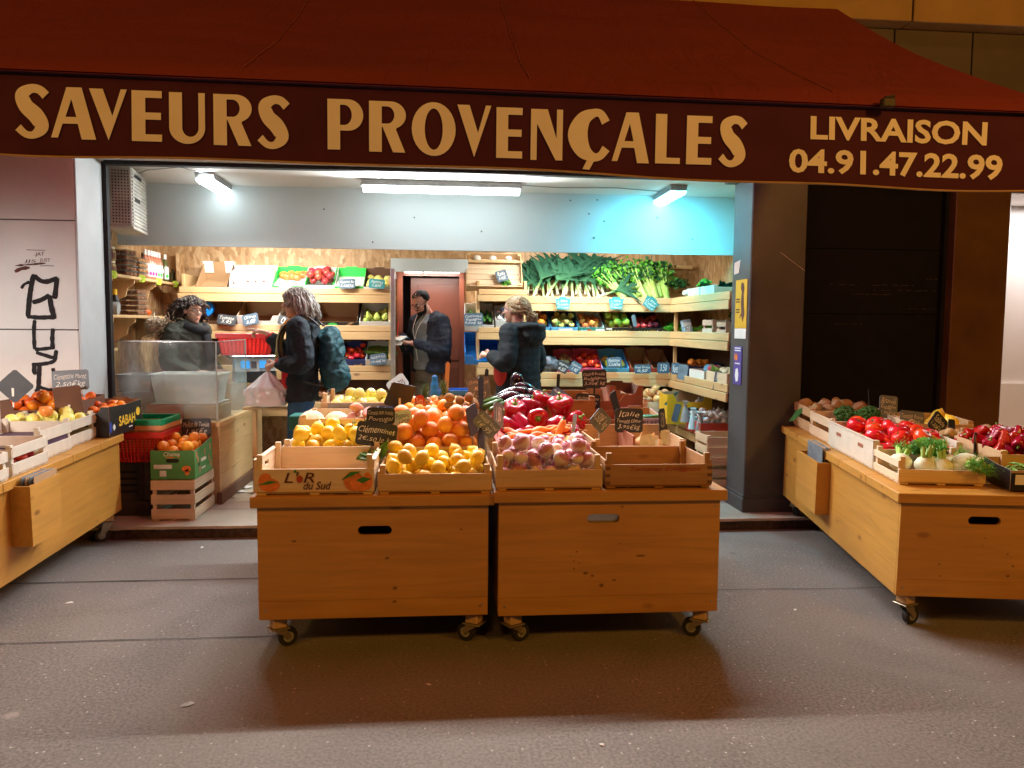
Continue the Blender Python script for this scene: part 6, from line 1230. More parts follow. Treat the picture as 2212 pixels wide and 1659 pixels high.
# ================================================================== GOODS ON THE SHELVES
def SX(px, py, y=7.73): return WY(px, py, y).x
def shelf_box(label, pl, pr, z, h, fh, mat, inner=None, d=.36, tilt=.34, y=7.725, notch=False, bh=None, fruit=None, group='open boxes on the back shelves'):
    """a box leaning back on a tilted shelf; pl, pr = its measured left and right edges"""
    x0, x1 = SX(pl, 640, y), SX(pr, 640, y); w = x1-x0-.008
    X = Matrix.Translation(((x0+x1)/2, y, z-.035)) @ Matrix.Rotation(tilt, 4, 'X') @ Matrix.Translation((0, d/2, 0))
    t = carton(label, X, w, d, h, fh, mat, inner, group, notch, bh=bh)
    if fruit:
        key, nm, lab, cat, r, n, k, z0 = fruit; heap(key, nm, lab, cat, lab, X, (-w/2+.01, w/2-.01, -d/2+.012, d/2-.012), r, n, z0, int(pl), .02, .5, k=k)
    return t, w, X, d
z = LZ[0]
t, w, X, d = shelf_box('empty brown box with white folded flaps on the top left shelf', 422, 492, z, .14, .045, 'cardboard_dark', 'cardboard', bh=.18)
for s in (-1, 1): MB().box(s*w*.36-.05, s*w*.36+.05, .162, .168, .08, .20, bev=.003).build('flap', 'box_white', t)
mb = MB(); x0, x1 = SX(496, 640), SX(589, 640); t = thing('cardboard_box', 'white cardboard box with three handle holes on the top left shelf', 'box', Matrix.Translation(((x0+x1)/2, 7.73, z-.03)) @ Matrix.Rotation(.34, 4, 'X'), 'open boxes on the back shelves'); w = x1-x0
mb.prism([(-w/2, 0), (w/2, 0), (w/2, .05), (w*.46, .19), (-w*.42, .19), (-w/2, .05)], 0, .006); mb.box(-w/2, w/2, .3, .306, 0, .17); mb.add([(-w/2, .007, .0), (-w/2, .3, 0), (-w*.42, .3, .17), (-w*.42, .007, .185)], [(0, 1, 2, 3)]); mb.add([(w/2, .007, .0), (w/2, .3, 0), (w*.46, .3, .17), (w*.46, .007, .185)], [(0, 1, 2, 3)]); mb.build('carton', 'box_white', t)
for k, zz in ((-.05, .095), (.13, .095), (.32, .095), (-.38, .075)): MB().prism(slot(w*k, zz, .02, .026), -.0016, -.0008).build('hand_hole', 'cardboard_dark', t)
def tray(t, w, d, h): mb = MB(); mb.box(-w/2+.008, w/2-.008, -d/2+.008, d/2-.008, h-.012, h, bev=.004); [mb.ball((x*w*.22, y*d*.2, h), (.026, .026, .010), 0, None, 1) for x in (-1.5, -.5, .5, 1.5) for y in (-1.6, -.6, .4, 1.4)]; mb.build('tray_liner', 'box_white', t)
t, w, X, d = shelf_box('bright green box of red and orange mangoes on the top left shelf', 588, 660, z, .10, .06, 'box_bright_green', 'box_bright_green', bh=.15)
tray(t, w, d, .055)
for i, (x, y) in enumerate(((-.09, .08), (-.02, .11), (.05, .09), (.10, .11), (-.05, .03), (.05, .02), (.0, .05))): place('apple_bicolour', 'mango', 'red and orange mango in the green box on the top left shelf', 'mango', 'mangoes in the bright green box', X @ TR(x, y, .085), .043, rrot(R, .5))
mb = MB(); mb.box(-w*.30, w*.30, -d/2-.002, -d/2-.0008, .006, .05); mb.build('print', 'box_white', t)
shelf_box('white box of dark red apples on the top left shelf', 655, 725, z, .10, .065, 'box_white', 'box_white', bh=.15, fruit=('apple_red', 'apple', 'dark red apple in the white box on the top left shelf', 'apple', .037, 22, .95, .055))
t, w, X, d = shelf_box('bright green box with an empty white tray on the top left shelf', 718, 787, z, .10, .06, 'box_bright_green', 'box_bright_green', bh=.15); tray(t, w, d, .06)
shelf_box('white box of yellow apples beside the brown door on the top left shelf', 784, 846, z, .10, .06, 'box_white', 'cardboard_dark', bh=.15, fruit=('apple_yellow', 'apple', 'yellow apple in the white box beside the brown door', 'apple', .036, 11, 1, lambda x, y: .02+.02*(y+.2)))
price_tag('blue slate tag reading Pommes Bio 3,50 on the green tray box', WY(750, 613, 7.66), .155, .10, ['Pommes Bio', '3,50€kg'], 'slate_blue', 0, -.3, -.05, 0)
price_tag('teal slate tag on the box of yellow apples beside the door', WY(814, 613, 7.66), .155, .095, ['Pommes', '3,80€'], 'tag_teal', 0, -.3, .08, 0)
z = LZ[1]
t, w, X, d = shelf_box('dark brown open box lettered Coeur behind the woman at the counter', 440, 512, z, .10, .07, 'cardboard_dark', 'cardboard', bh=.20); printed(t, 'paper', (), [('Coeur d', -.13, -.02, .02, .05)], -d/2)
shelf_box('white notched box with brown flap on the middle left shelf', 512, 605, z, .13, .075, 'box_white', 'cardboard', notch=True, bh=.17)
t, w, X, d = shelf_box('black and brown box with green oval mark on the middle left shelf', 672, 773, z, .08, .072, 'box_black', 'cardboard', bh=.24)
printed(t, 'box_bright_green', (), (), -d/2, polys=[ell(-.02, .038, .05, .026)]); printed(t, 'ink_white', (), [('orri', -.05, .01, .024, .05)], -d/2-.001); mb = MB(); mb.prism([(.06, .005), (.09, .005), (.19, .068), (.15, .068)], -d/2-.0018, -d/2-.0008); mb.build('print', 'cardboard', t)
shelf_box('white box of green pears on the middle left shelf', 775, 843, z, .10, .08, 'box_white', 'box_white', bh=.15, fruit=('pear', 'pear', 'green yellow pear in the white box on the middle left shelf', 'pear', .038, 14, .95, .03))
price_tag('slate tag with white slanting writing on the dark brown Coeur box', WY(490, 691, 7.66), .18, .10, ['Tomate', '3,95'], 'slate', 0, -.3, .12, 0)
price_tag('blue slate tag tilted on the white notched box', WY(541, 690, 7.66), .15, .11, ['Orange', '2,80'], 'slate_blue', 0, -.3, -.25, 0)
price_tag('small slate tag just left of the grey haired woman', WY(612, 692, 7.66), .10, .09, ['O'], 'slate', 0, -.3, .2, 0)
p = WY(443, 665, 7.75); mb = MB(); mb.lathe([(.045, -.03), (.085, -.03), (.085, .03), (.045, .03)], 20, 0, TR(p.x, p.y, p.z, 0, PI/2)); tag(mb.build('tape_roll', 'plastic_blue'), 'round blue roll hanging behind the glasses of the counter woman', 'roll')
z = LZ[2]
t, w, X, d = shelf_box('navy box of red tomatoes right of the backpack on the lower left shelf', 735, 790, z, .13, .10, 'box_navy', 'box_navy', bh=.15, fruit=('tomato', 'tomato', 'red tomato in the navy box right of the backpack', 'tomato', .034, 14, .95, .06)); printed(t, 'ink_yellow', (), [('orf', 0, .09, .02, .06, .3)], -d/2)
t, w, X, d = shelf_box('white box of asparagus bundles on the lower left shelf', 788, 846, z, .13, .10, 'box_white', 'box_white', bh=.16)
for k in range(18): place('bean', 'asparagus', 'green asparagus spear in the white box on the lower left shelf', 'asparagus', 'asparagus in the white box', X @ TR(R.uniform(-.09, .09), R.uniform(-.08, .10), .10+.012*(k % 3), R.uniform(-.3, .3)), 2.0)
price_tag('blue slate tag reading Asperge 10,90 on the asparagus box', WY(817, 776, 7.66), .16, .11, ['Asperge du Gard', '10,90€ kg'], 'slate_blue', 0, -.3, -.15, 0)
shelf_box('brown box at the left end of the lower left shelf', 470, 560, z, .13, .10, 'cardboard', 'cardboard', notch=True)
shelf_box('green box behind the plastic bag on the lower left shelf', 600, 680, z, .13, .10, 'box_green', 'cardboard', notch=True)
# narrow shelf right of the door
z = MZ[0]; x0, x1 = SX(1007, 600, 7.68), SX(1128, 600, 7.68); w = x1-x0
X = Matrix.Translation(((x0+x1)/2, 7.70, z-.02)) @ Matrix.Rotation(1.02, 4, 'X') @ Matrix.Translation((0, .20, 0)); t, f = wood_crate('large old slatted crate tipped forward on the narrow shelf by the door', X, w, .40, .10, .09, 'crate_warm', group=None)
mb = MB(); 
for k in range(6): mb.box(-w/2+.012, w/2-.012, -.19+k*.063, -.19+k*.063+.060, .0075, .016, bev=.002)
mb.build('slatted_floor', 'crate_pale_x', t)
for i in range(3): p = WY(1030+34*i, 557, 7.9); tag(MB().lathe([(.03, 0), (.045, .03), (.062, .07), (.066, .075), (.06, .072), (.04, .03), (.02, .008)], 18, 0, TR(p.x, p.y, p.z-.03)).build('porcelain_bowl', 'porcelain', smooth=True), 'white bowl in the row above the tipped slatted crate', 'bowl', 'white bowls above the tipped crate')
t = thing('wall_shelf', 'small shelf carrying three white bowls under the bulkhead', 'shelf'); MB().box(SX(1005, 570, 7.9), SX(1128, 570, 7.9), 7.8, 8.0, WY(1060, 557, 7.9).z-.055, WY(1060, 557, 7.9).z-.032).build('shelf_board', 'shelf_pine_x', t); MB().box(SX(1100, 570, 7.9), SX(1108, 570, 7.9), 7.85, 8.15, 2.02, 2.16).build('bracket', 'shelf_pine_z', t)
tm = leafclump(60, (.045, .02, .05), 0, .026, ['leaf_bright', 'leaf_dark'], 8); p = WY(1092, 612, 7.72); t = thing('radish_bunch', 'small bunch of red radishes with green leaves in the tipped crate', 'radishes', TR(p.x, p.y, p.z)); tm.build('leaves', ['leaf_bright', 'leaf_dark'], t); mb = MB(); [mb.ball((-.03+.02*i, -.02, -.055-.008*(i % 2)), .013, 0, None, 1) for i in range(5)]; mb.build('root', 'box_red', t, smooth=True)
price_tag('slate tag tilted in the tipped slatted crate', WY(1084, 596, 7.70), .115, .12, ['Radis', '0,95€'], 'slate_blue', 0, -.4, -.28, 0)
z = MZ[1]
t, w, X, d = shelf_box('white box of cucumbers on the narrow shelf by the door', 1004, 1068, z, .13, .06, 'box_white', 'box_white', y=7.68, bh=.17)
for k in range(9): place('courgette', 'cucumber', 'dark green cucumber in the white box by the door', 'cucumber', 'cucumbers in the white box by the door', X @ TR(-.10+.026*k, R.uniform(-.01, .03), .085+.02*(k % 2), R.uniform(-.08, .08), PI/2), .045)
price_tag('big slate tag reading Concombre Espagne on the cucumber box', WY(1023, 690, 7.60), .185, .125, ['Concombre', 'Espagne', '9,50€ kg'], 'slate_blue', 0, -.15, -.04, 0)
shelf_box('white box of garlic left of the blonde woman', 1070, 1128, z, .13, .11, 'box_white', 'box_white', y=7.68, bh=.15, fruit=('garlic', 'garlic', 'purple white garlic bulb in the box left of the blonde woman', 'garlic', .028, 26, 1, .06))
z = MZ[2]; x0, x1 = SX(1004, 760, 7.68), SX(1078, 760, 7.68); w = x1-x0; X = Matrix.Translation(((x0+x1)/2, 7.69, z-.02)) @ Matrix.Rotation(.55, 4, 'X'); t = thing('plastic_crate', 'empty bright blue perforated plastic crate on the narrow shelf', 'crate', X); mb = MB()
mb.prism([(-w/2, 0), (w/2, 0), (w/2, .11), (w*.28, .11), (w*.2, .05), (-w*.2, .05), (-w*.28, .11), (-w/2, .11)], 0, .006); mb.box(-w/2, w/2, .35, .356, 0, .16); mb.box(-w/2, -w/2+.006, .007, .349, 0, .14); mb.box(w/2-.006, w/2, .007, .349, 0, .14); mb.box(-w/2+.007, w/2-.007, .007, .349, 0, .008); mb.build('crate_body', 'plastic_blue', t)
mb = MB()
for i in range(9):
    for j in range(3): mb.box(-w/2+.03+i*(w-.07)/8, -w/2+.042+i*(w-.07)/8, .3485, .3495, .04+j*.035, .055+j*.035)
for i in range(8): mb.box(-w*.3+i*w*.078, -w*.3+i*w*.078+.012, .08+.03*(i % 3), .10+.03*(i % 3), .0082, .009)
mb.build('perforation', 'box_navy', t)
# long right shelf, top: leeks, celery, herbs
z = RZ[0]
for k in range(27):
    px = 1134+k*6.9+R.uniform(-3, 3); p = WY(px, 636, 7.75+.10*(k % 3)); h = .80+.0*k
    grow = .62+.36*min(1, k/9)+R.uniform(-.06, .08); X = Matrix.Translation((p.x, p.y, z-.03+.06*(k % 3))) @ Matrix.Rotation(-.62+R.uniform(-.1, .12), 4, 'X') @ Matrix.Rotation(R.uniform(-.22, .30), 4, 'Y') @ Matrix.Rotation(R.uniform(-.5, .5), 4, 'Z')
    place('leek', 'leek', 'green leek with white shank and hairy roots in the row on the top right shelf', 'leek', 'leeks on the top right shelf', X, (grow*.88, grow*.88, grow*.80))
for px, rz in ((1152, -1.2), (1180, -.9), (1215, -1.4), (1290, .5)):
    p = WY(px, 612, 7.70); place('leek', 'leek', 'leek lying across the others on the top right shelf', 'leek', 'leeks lying across', Matrix.Translation((p.x, p.y, z+.0)) @ Matrix.Rotation(-.55, 4, 'X') @ Matrix.Rotation(.45*rz+.95, 4, 'Y'), .75)
for k in range(9):
    px = 1328+k*11.5; p = WY(px, 636, 7.73+.07*(k % 2)); X = Matrix.Translation((p.x+.10, p.y, z-.005+.02*(k % 2))) @ Matrix.Rotation(-.5, 4, 'X') @ Matrix.Rotation(-.55+.06*k+R.uniform(-.1, .1), 4, 'Y') @ Matrix.Rotation(R.random()*6, 4, 'Z')
    place('celery', 'celery', 'bright green celery head with leaves, leaning on the top right shelf', 'celery', 'celery on the top right shelf', X, .80)
for i, (px, py, s, mats, l) in enumerate(((1463, 612, (.14, .05, .055), ['leaf_dark', 'courgette_skin'], 'dark feathery herb bunch right of the celery'), (1523, 617, (.075, .05, .06), ['leaf_dark', 'leaf_bright'], 'dark leafy greens on the top of the return shelf'), (1440, 700, (.02, .05, .02), ['leaf_bright'], ''))[:2]):
    p = WY(px, py, 7.75 if i == 0 else 7.35); n = leafclump(260 if i == 0 else 120, s, 0, .022 if i == 0 else .03, mats, 30+i, .15, .05); tag(n.build('herb_bunch', mats, None, TR(p.x, p.y, p.z)), l, 'herbs')
p = WY(1500, 633, 7.35); t = thing('spring_onion_bunch', 'bunch of white spring onions with an orange tie on the return shelf', 'spring onions', TR(p.x, p.y, p.z, .3)); mb = MB()
for k in range(9): a = k*.7; mb.tube([(-.12, .02*math.sin(a), .015*math.cos(a)), (-.05, .022*math.sin(a), .016*math.cos(a)), (.08, .022*math.sin(a), .02*math.cos(a)+.01), (.20, .05*math.sin(a), .05*math.cos(a)+.03)], [.010, .013, .010, .005], 7)
mb.build('stalk', 'fennel_bulb', t, smooth=True); MB().tube([(.02, 0, 0), (.035, 0, 0)], .040, 12).build('tie', 'plastic_orange', t)
for k in range(3): p = WY(1552+6*k, 618-4*k, 6.9); place('leek', 'leek', 'long leek lying on the white crates of the return shelf', 'leek', 'leeks on the return shelf', Matrix.Translation((2.36+.02*k, 7.15, 1.80+.015*k)) @ Matrix.Rotation(1.35, 4, 'X') @ Matrix.Rotation(.5, 4, 'Y'), .85)
for i, (y, l) in enumerate(((7.15, 'far'), (6.75, 'near'))): wood_crate('white low crate on the top return shelf, '+l+' one', TR(2.52, y, RZ[0]-.01, 0), .34, .36, .085, .07, 'crate_white', group=None)
for px, l, r in ((1216, 'under the leeks', .0), (1331, 'at the left of the celery', .0), (1406, 'tilted, under the celery', .65)):
    price_tag('teal basket shaped price tag '+l, WY(px, 655, 7.63), .155, .125, ['1,95€', 'Poireau' if px < 1300 else 'Céleri', 'France'], 'tag_teal', 0, -.05, r, 0, chalk='ink_white', cut=1)
price_tag('narrow grey tag hanging below the spring onions', WY(1469, 655, 7.60), .04, .12, ['1,50'], 'slate_lit', 0, 0, .15, 0)
# second row
z = RZ[1]
for pl, pr, mt, inn, l, key, nm, r, n, txt in ((1140, 1189, 'box_blue', 'box_navy', 'light blue box of oranges lettered Duo', 'orange', 'orange', .038, 12, 'Duo'), (1190, 1250, 'box_blue', 'box_navy', 'light blue box of yellow green apples', 'apple_yellow', 'apple', .033, 18, ''), (1251, 1307, 'box_teal', 'box_white', 'dark teal box of pink apples', 'apple_bicolour', 'apple', .034, 13, 'M'), (1308, 1366, 'box_black', 'cardboard', 'black box of green apples', 'apple_green', 'apple', .038, 16, 'KANZI'), (1367, 1432, 'box_black', 'box_black', 'black box of dark red apples', 'apple_red', 'apple', .035, 14, 'KANZI')):
    t, w, X, d = shelf_box(l+' on the middle right shelf', pl, pr, z, .085, .072, mt, inn, bh=.13, fruit=(key, nm, nm+' in the '+l+' on the middle right shelf', nm, r, n, .96, .035))
    if txt == 'Duo': printed(t, 'ink_blue', (), [('Duo', -.02, .07, .02, .055, .3)], -d/2)
    elif txt == 'M': printed(t, 'ink_white', [(.04, .13, .012, .058)], (), -d/2); printed(t, 'ink_cyan', (), [('M', -.11, -.055, .015, .055)], -d/2); printed(t, 'ink_red', [(-.05, -.005, .015, .055)], (), -d/2)
    elif txt: printed(t, 'ink_yellow', (), [(txt, -.10 if pl < 1340 else -.09, .09, .018, .045, .1)], -d/2); printed(t, 'ink_white', [(-.13, -.07, .05, .068)] if pl < 1340 else [(.10, .11, .02, .05)], (), -d/2)
    else: printed(t, 'ink_white', [(-.06, .08, .015, .06)], (), -d/2)
for i, (px, py, yy, s) in enumerate(((1444, 704, 7.73, .065), (1458, 698, 7.75, .07), (1470, 706, 7.7, .062), (1500, 706, 7.4, .062), (1518, 703, 7.3, .066), (1533, 700, 7.2, .058), (1448, 694, 7.9, .06))):
    p = WY(px, py, yy); place('lettuce', 'lettuce', 'bright green curly lettuce head on the middle right shelf', 'lettuce', 'lettuces at the shelf corner', Matrix.Translation((p.x, p.y, p.z-.05)) @ Matrix.Rotation(i, 4, 'Z') @ Matrix.Rotation(.3, 4, 'X'), s)
wood_crate('little white crate beside the lettuces on the middle return shelf', TR(2.43, 6.72, RZ[1]-.02), .16, .26, .13, .12, 'crate_white', gap=.025, group=None)
wood_crate('little white crate behind the grey pillar edge on the middle return shelf', TR(2.44, 6.40, RZ[1]-.02), .16, .22, .11, .10, 'crate_white', gap=.025, group=None)
tm = leafclump(90, (.10, .08, .06), 0, .03, ['leaf_dark', 'leaf_bright'], 44); tag(tm.build('herb_bunch', ['leaf_dark', 'leaf_bright'], None, TR(2.58, 6.55, RZ[1]+.14)), 'dark green herb leaves above the little white crate on the return shelf', 'herbs')
price_tag('narrow slate tag edge on in the black apple boxes', WY(1370, 693, 7.60), .05, .12, [], 'slate_lit', .5, -.1, -.2, 0); price_tag('grey slate tag between the two lots of lettuce', WY(1483, 705, 7.35), .10, .135, ['Batavia', '1,20'], 'slate_lit', -.3, -.2, -.2, 0)
price_tag('slate tag edge on beside the little white crate of the return shelf', WY(1567, 715, 6.45), .06, .11, ['1,50'], 'slate_blue', -.5, -.1, -.3, 0)
# third row
z = RZ[2]
mb = MB(); bm = bmesh.new(); bmesh.ops.create_icosphere(bm, subdivisions=4, radius=1)
for v in bm.verts: v.co = Vector((v.co.x*.13, v.co.y*.12, v.co.z*.09))*(1+.28*noise.noise(v.co*3.2))
p = WY(1180, 790, 7.8); plain('produce_bag', (.12, .14, .17), .2, .5, 20); tag(mb.bm(bm, 0, TR(p.x, p.y, z+.07)).build('produce_bag', 'produce_bag', smooth=True), 'grey clear bag of dark vegetables right of the blonde woman', 'bag')
shelf_box('pink box of ginger and limes under two slanting tags', 1205, 1246, z, .10, .08, 'box_pink', 'box_pink', bh=.14, fruit=('potato', 'ginger', 'knobbly pale ginger root in the pink box under the slanting tags', 'ginger', .03, 8, 1, .06))
shelf_box('pink box of red tomatoes on the lower right shelf', 1247, 1304, z, .10, .08, 'box_pink', 'box_pink', bh=.15, fruit=('tomato', 'tomato', 'red tomato in the pink box on the lower right shelf', 'tomato', .034, 16, .95, .05))
shelf_box('light blue box of yellow lemons under the slate tag on the lower right shelf', 1302, 1362, z, .10, .08, 'box_blue', 'box_blue', bh=.15, fruit=('lemon', 'lemon', 'yellow lemon in the light blue box on the lower right shelf', 'lemon', .03, 14, .8, .05))
shelf_box('open red box lettered by the Kiwi Grèce tag on the lower right shelf', 1364, 1410, z, .10, .08, 'box_red', 'cardboard', bh=.17); shelf_box('red box in the shelf corner behind a slate tag', 1411, 1452, z, .10, .08, 'box_red', 'cardboard', bh=.15)
for px, py, yy, w, h, ln, r, mt, l in ((1216, 793, 7.62, .115, .11, ['Gingembre', '6,50'], .45, 'slate', 'dark slate tag slanting on the pink ginger box'), (1243, 794, 7.62, .115, .11, ['Citron vert', '3,90'], .5, 'slate_blue', 'blue slate tag slanting between the two pink boxes'), (1327, 783, 7.6, .15, .105, ['Pommes', '2,50€kg'], -.06, 'slate_blue', 'blue slate tag on the light blue lemon box'), (1388, 797, 7.6, .17, .09, ['Kiwi Grèce', '0,50'], .0, 'slate_blue', 'slate tag reading Kiwi Grèce on the open red box'), (1433, 795, 7.6, .125, .11, ['3,50'], .0, 'slate_blue', 'slate tag on the red box in the shelf corner'), (1459, 796, 7.4, .08, .115, ['Navet'], 0, 'slate_blue', 'slate tag just right of the shelf corner'), (1475, 804, 7.2, .09, .15, [], .1, 'slate_lit', 'clear faced slate tag turned edge on, on the lower return shelf'), (1560, 824, 6.35, .14, .17, ['Endives', '2,50'], .1, 'slate_lit', 'large grey slate tag by the endives on the lower return shelf')):
    price_tag(l, WY(px, py, yy), w, h, ln, mt, -.5 if px > 1450 else 0, -.15, r, 0)
carton('dark navy box of oranges on the lower return shelf', TR(2.52, 7.42, RZ[2]-.02, -PI/2), .40, .36, .13, .10, 'box_navy', 'box_navy', group=None, notch=False)
heap('orange', 'orange', 'orange in the dark navy box on the lower return shelf', 'orange', 'oranges on the lower return shelf', TR(2.52, 7.42, RZ[2]+.02), (-.14, .14, -.17, .17), .036, 8, .06, 91, .1)
carton('white box of packets on the lower return shelf', TR(2.52, 6.95, RZ[2]-.02, -PI/2), .42, .36, .11, .09, 'box_white', 'box_white', group=None, notch=False)
for i, (mt, l) in enumerate((('box_pink', 'pink'), ('box_white', 'white'), ('box_blue', 'blue'), ('box_red', 'red'))): mb = MB(); mb.box(-.05, .05, -.03, .03, 0, .08, bev=.015); tag(mb.build('food_packet', mt, None, TR(2.46+.05*(i % 2), 6.85+.07*i, RZ[2]+.04, i, .4)), l+' packet in the white box on the lower return shelf', 'packet')
wood_crate('pale low crate of endives on the lower return shelf', TR(2.50, 6.40, RZ[2]-.02), .34, .50, .10, .08, 'crate_pale', group=None)
heap('fennel', 'endive', 'pale yellow endive in the low crate on the lower return shelf', 'endive', 'endives on the lower return shelf', TR(2.50, 6.40, RZ[2]), (-.14, .14, -.22, .22), .035, 12, .05, 92, .05)
# lowest right corner
z = RZ[3]
wood_crate('pale crate of brown onions low in the right shelf corner', TR(2.02, 7.55, z+.02), .50, .36, .16, .15, 'crate_pale', group=None)
heap('onion', 'onion', 'brown onion in the pale crate low in the right corner', 'onion', 'brown onions in the right corner', TR(2.02, 7.55, z+.05), (-.23, .23, -.16, .16), .045, 22, .09, 93, .1)
t = carton('bright yellow cardboard box with a round black mark low in the right corner', TR(2.30, 7.14, z+.0, -.06), .42, .34, .28, .21, 'box_yellow', 'cardboard', group=None)
printed(t, 'box_black', (), (), -.17, polys=[ell(.03, .09, .088, .075)]); printed(t, 'ink_white', (), [('MON DOUX', -.04, .10, .10, .13)], -.1715); printed(t, 'ink_white', (), (), -.1715, 'print', [ell(.03, .065, .05, .025)])
for i in range(3): place('garlic', 'onion', 'white onion on top of the yellow box', 'onion', 'white onions on the yellow box', TR(2.40+.05*i, 7.05+.05*i, z+.20), .035)
mb = MB(); p = WY(1448, 862, 7.0); mb.add([(-.06, 0, -.05), (-.03, 0, -.06), (.05, .01, .03), (.09, 0, .07), (.04, -.01, .06)], [(0, 1, 2), (0, 2, 4), (2, 3, 4)], 0, TR(p.x, p.y, p.z)); tag(mb.build('tape_strip', 'tag_teal'), 'teal strip of tape on the corner of the yellow box', 'tape')
t = carton('red and white box heaped with garlic low on the right', TR(2.43, 6.74, z-.045), .36, .40, .14, .11, 'box_red', 'box_white', group=None, notch=False)
heap('garlic', 'garlic', 'white garlic bulb heaped in the red and white box', 'garlic', 'garlic in the red and white box', TR(2.43, 6.74, z-.04), (-.17, .17, -.19, .19), .028, 60, .09, 95, .08, 1.2)
for i in range(2): wood_crate(('lower', 'upper')[i]+' pale green slatted crate stacked on the floor by the grey pillar', TR(2.36, 6.25, .095+.27*i), .40, .30, .25, .24, 'crate_pale', gap=.02, group=None)
price_tag('narrow blue slate leaning at the foot of the yellow box', WY(1461, 892, 6.9), .06, .17, [], 'slate_blue', -.6, -.1, .2, 0)
for i, (px, py) in enumerate(((1480, 890), (1497, 905), (1512, 915))):
    p = WY(px, py, 6.85-.12*i); mb = MB(); mb.lathe([(.045, -.09), (.03, .0), (.012, .07), (.03, .10)], 10, 0, TR(p.x, p.y, p.z)); tag(mb.build('paper_cone', 'paper_cyan' if i % 2 else 'grey_plastic'), 'twisted bag end standing in front of the garlic box', 'bag', 'twisted bag ends by the garlic')

# ------------------------------------------------------------------ jars, cakes and bottles on the left wall
plain('jam_jar', (.30, .20, .07), .12, .4, 30, 0, 60, .7); plain('jar_lid', (.62, .58, .42), .3, .1, 30, 0, 60, .5, .6); plain('cake_brown', (.20, .085, .035), .7, .4, 45, .4, 60); plain('rose_glass', (.55, .22, .14), .08, .2, 20, 0, 60, .7); plain('olive_glass', (.10, .10, .03), .1, .2, 20, 0, 60, .7)
def jar(px, yy, zz, l):
    y = WX(px, 590, -2.74).y; t = thing('glass_jar', l, 'jar', TR(-2.75, y, zz), 'preserve jars on the upper wall shelf'); MB().lathe([(.036, 0), (.040, .006), (.040, .075), (.033, .092), (.030, .096)], 18).build('jar_body', 'jam_jar', t, smooth=True); MB().lathe([(.033, .0965), (.034, .098), (.034, .112), (.031, .114)], 18).build('lid', 'jar_lid', t); MB().lathe([(.0408, .018), (.0408, .066)], 18).build('label', 'cardboard_dark' if px > 238 else 'box_lilac', t)
for j in range(2): jar(228, 0, JZ[0]+.115*j, ('lower' if j == 0 else 'upper')+' jar of the stack nearest the left pillar on the jar shelf'); jar(243, 0, JZ[0]+.115*j, ('lower' if j == 0 else 'upper')+' jar of the dark labelled stack on the jar shelf')
def trays(px, yc, zz, n, l, grp, mt='cake_brown'):
    y = WX(px, 590, -2.74).y
    for k in range(n):
        t = thing('cake_tray', l, 'cake tray', TR(-2.745, y, zz+.045*k, .02*(k % 3)), grp); mb = MB(); [mb.box(-.075+.055*a, -.025+.055*a, -.11+.075*b, -.042+.075*b, .004, .034, bev=.008) for a in range(3) for b in range(3)]; mb.build('cake', mt, t); mb = MB(); mb.box(-.09, .09, -.125, .125, 0, .0035); mb.box(-.088, .088, -.122, .122, .036, .042, bev=.004); mb.build('clear_lid', 'clear_tray', t)
trays(265, 0, JZ[0]+.001, 5, 'clear tray of brown cakes in the stack on the upper jar shelf', 'cake trays on the upper wall shelf'); trays(292, 0, JZ[0]+.001, 4, 'clear tray of nut cakes in the shorter stack on the upper jar shelf', 'nut trays on the upper wall shelf', 'crate_old_x'); trays(287, 0, JZ[1]+.001, 5, 'clear tray of brown cakes stacked on the lower wall shelf', 'cake trays on the lower wall shelf')
for k, px in enumerate((314, 321, 327, 333, 338, 344, 357)):
    y = WX(px, 590, -2.72).y; t = thing('bottle', ('rosé bottle with white and violet label on the jar shelf' if k < 4 else 'rosé bottle with white and green label on the jar shelf'), 'bottle', TR(-2.72, y, JZ[0]), 'rosé bottles with violet labels' if k < 4 else 'rosé bottles with green labels')
    MB().lathe([(.030, 0), (.033, .006), (.033, .155), (.028, .185), (.014, .215), (.0135, .265)], 14).build('bottle_body', 'rose_glass' if k < 6 else 'olive_glass', t, smooth=True); MB().lathe([(.0145, .225), (.0145, .272), (.010, .274)], 12).build('cap', 'porcelain', t); lb = MB().lathe([(.0336, .03), (.0336, .15)], 14).build('label', 'box_white', t)
    mb = MB(); mb.prism(ell(0, .06, .014, .018, 10), -.0345, -.034); mb.build('label_mark', 'ink_violet' if k < 4 else 'box_bright_green', lb, TR(0, 0, 0, .9))
for i, (px, h, mt, l) in enumerate(((309, .24, 'dark_plastic', 'dark slim bottle left of the rosé bottles'), (351, .22, 'olive_glass', 'olive bottle between the green labelled rosé bottles'), (372, .15, 'olive_glass', 'short olive jar at the end of the jar shelf'))): y = WX(px, 590, -2.74).y; tag(MB().lathe([(.026, 0), (.028, .006), (.028, h*.7), (.012, h*.85), (.012, h)], 12, 0, TR(-2.74, y, JZ[0])).build('bottle', mt, smooth=True), l, 'bottle')
for i, (px, py) in enumerate(((245, 593), (307, 602), (343, 608), (379, 614))):
    p = WX(px, py, -2.640); price_tag('small yellow sticker with handwriting on the jar shelf edge, '+('below the jars', 'below the nut trays', 'below the rosé bottles', 'at the far end')[i], p, .055, .06, ['2,50', '€'], 'sticker_yellow', .75, 0, .12, 0, chalk='ink_black')
y = WX(224, 680, -2.74).y; t = thing('jar', 'black jar with green lid on the lower wall shelf', 'jar', TR(-2.75, y, JZ[1])); MB().lathe([(.045, 0), (.05, .01), (.05, .075), (.04, .085)], 16).build('jar_body', 'box_black', t, smooth=True); MB().lathe([(.046, .0855), (.046, .11), (.04, .112)], 16).build('lid', 'plastic_green', t)
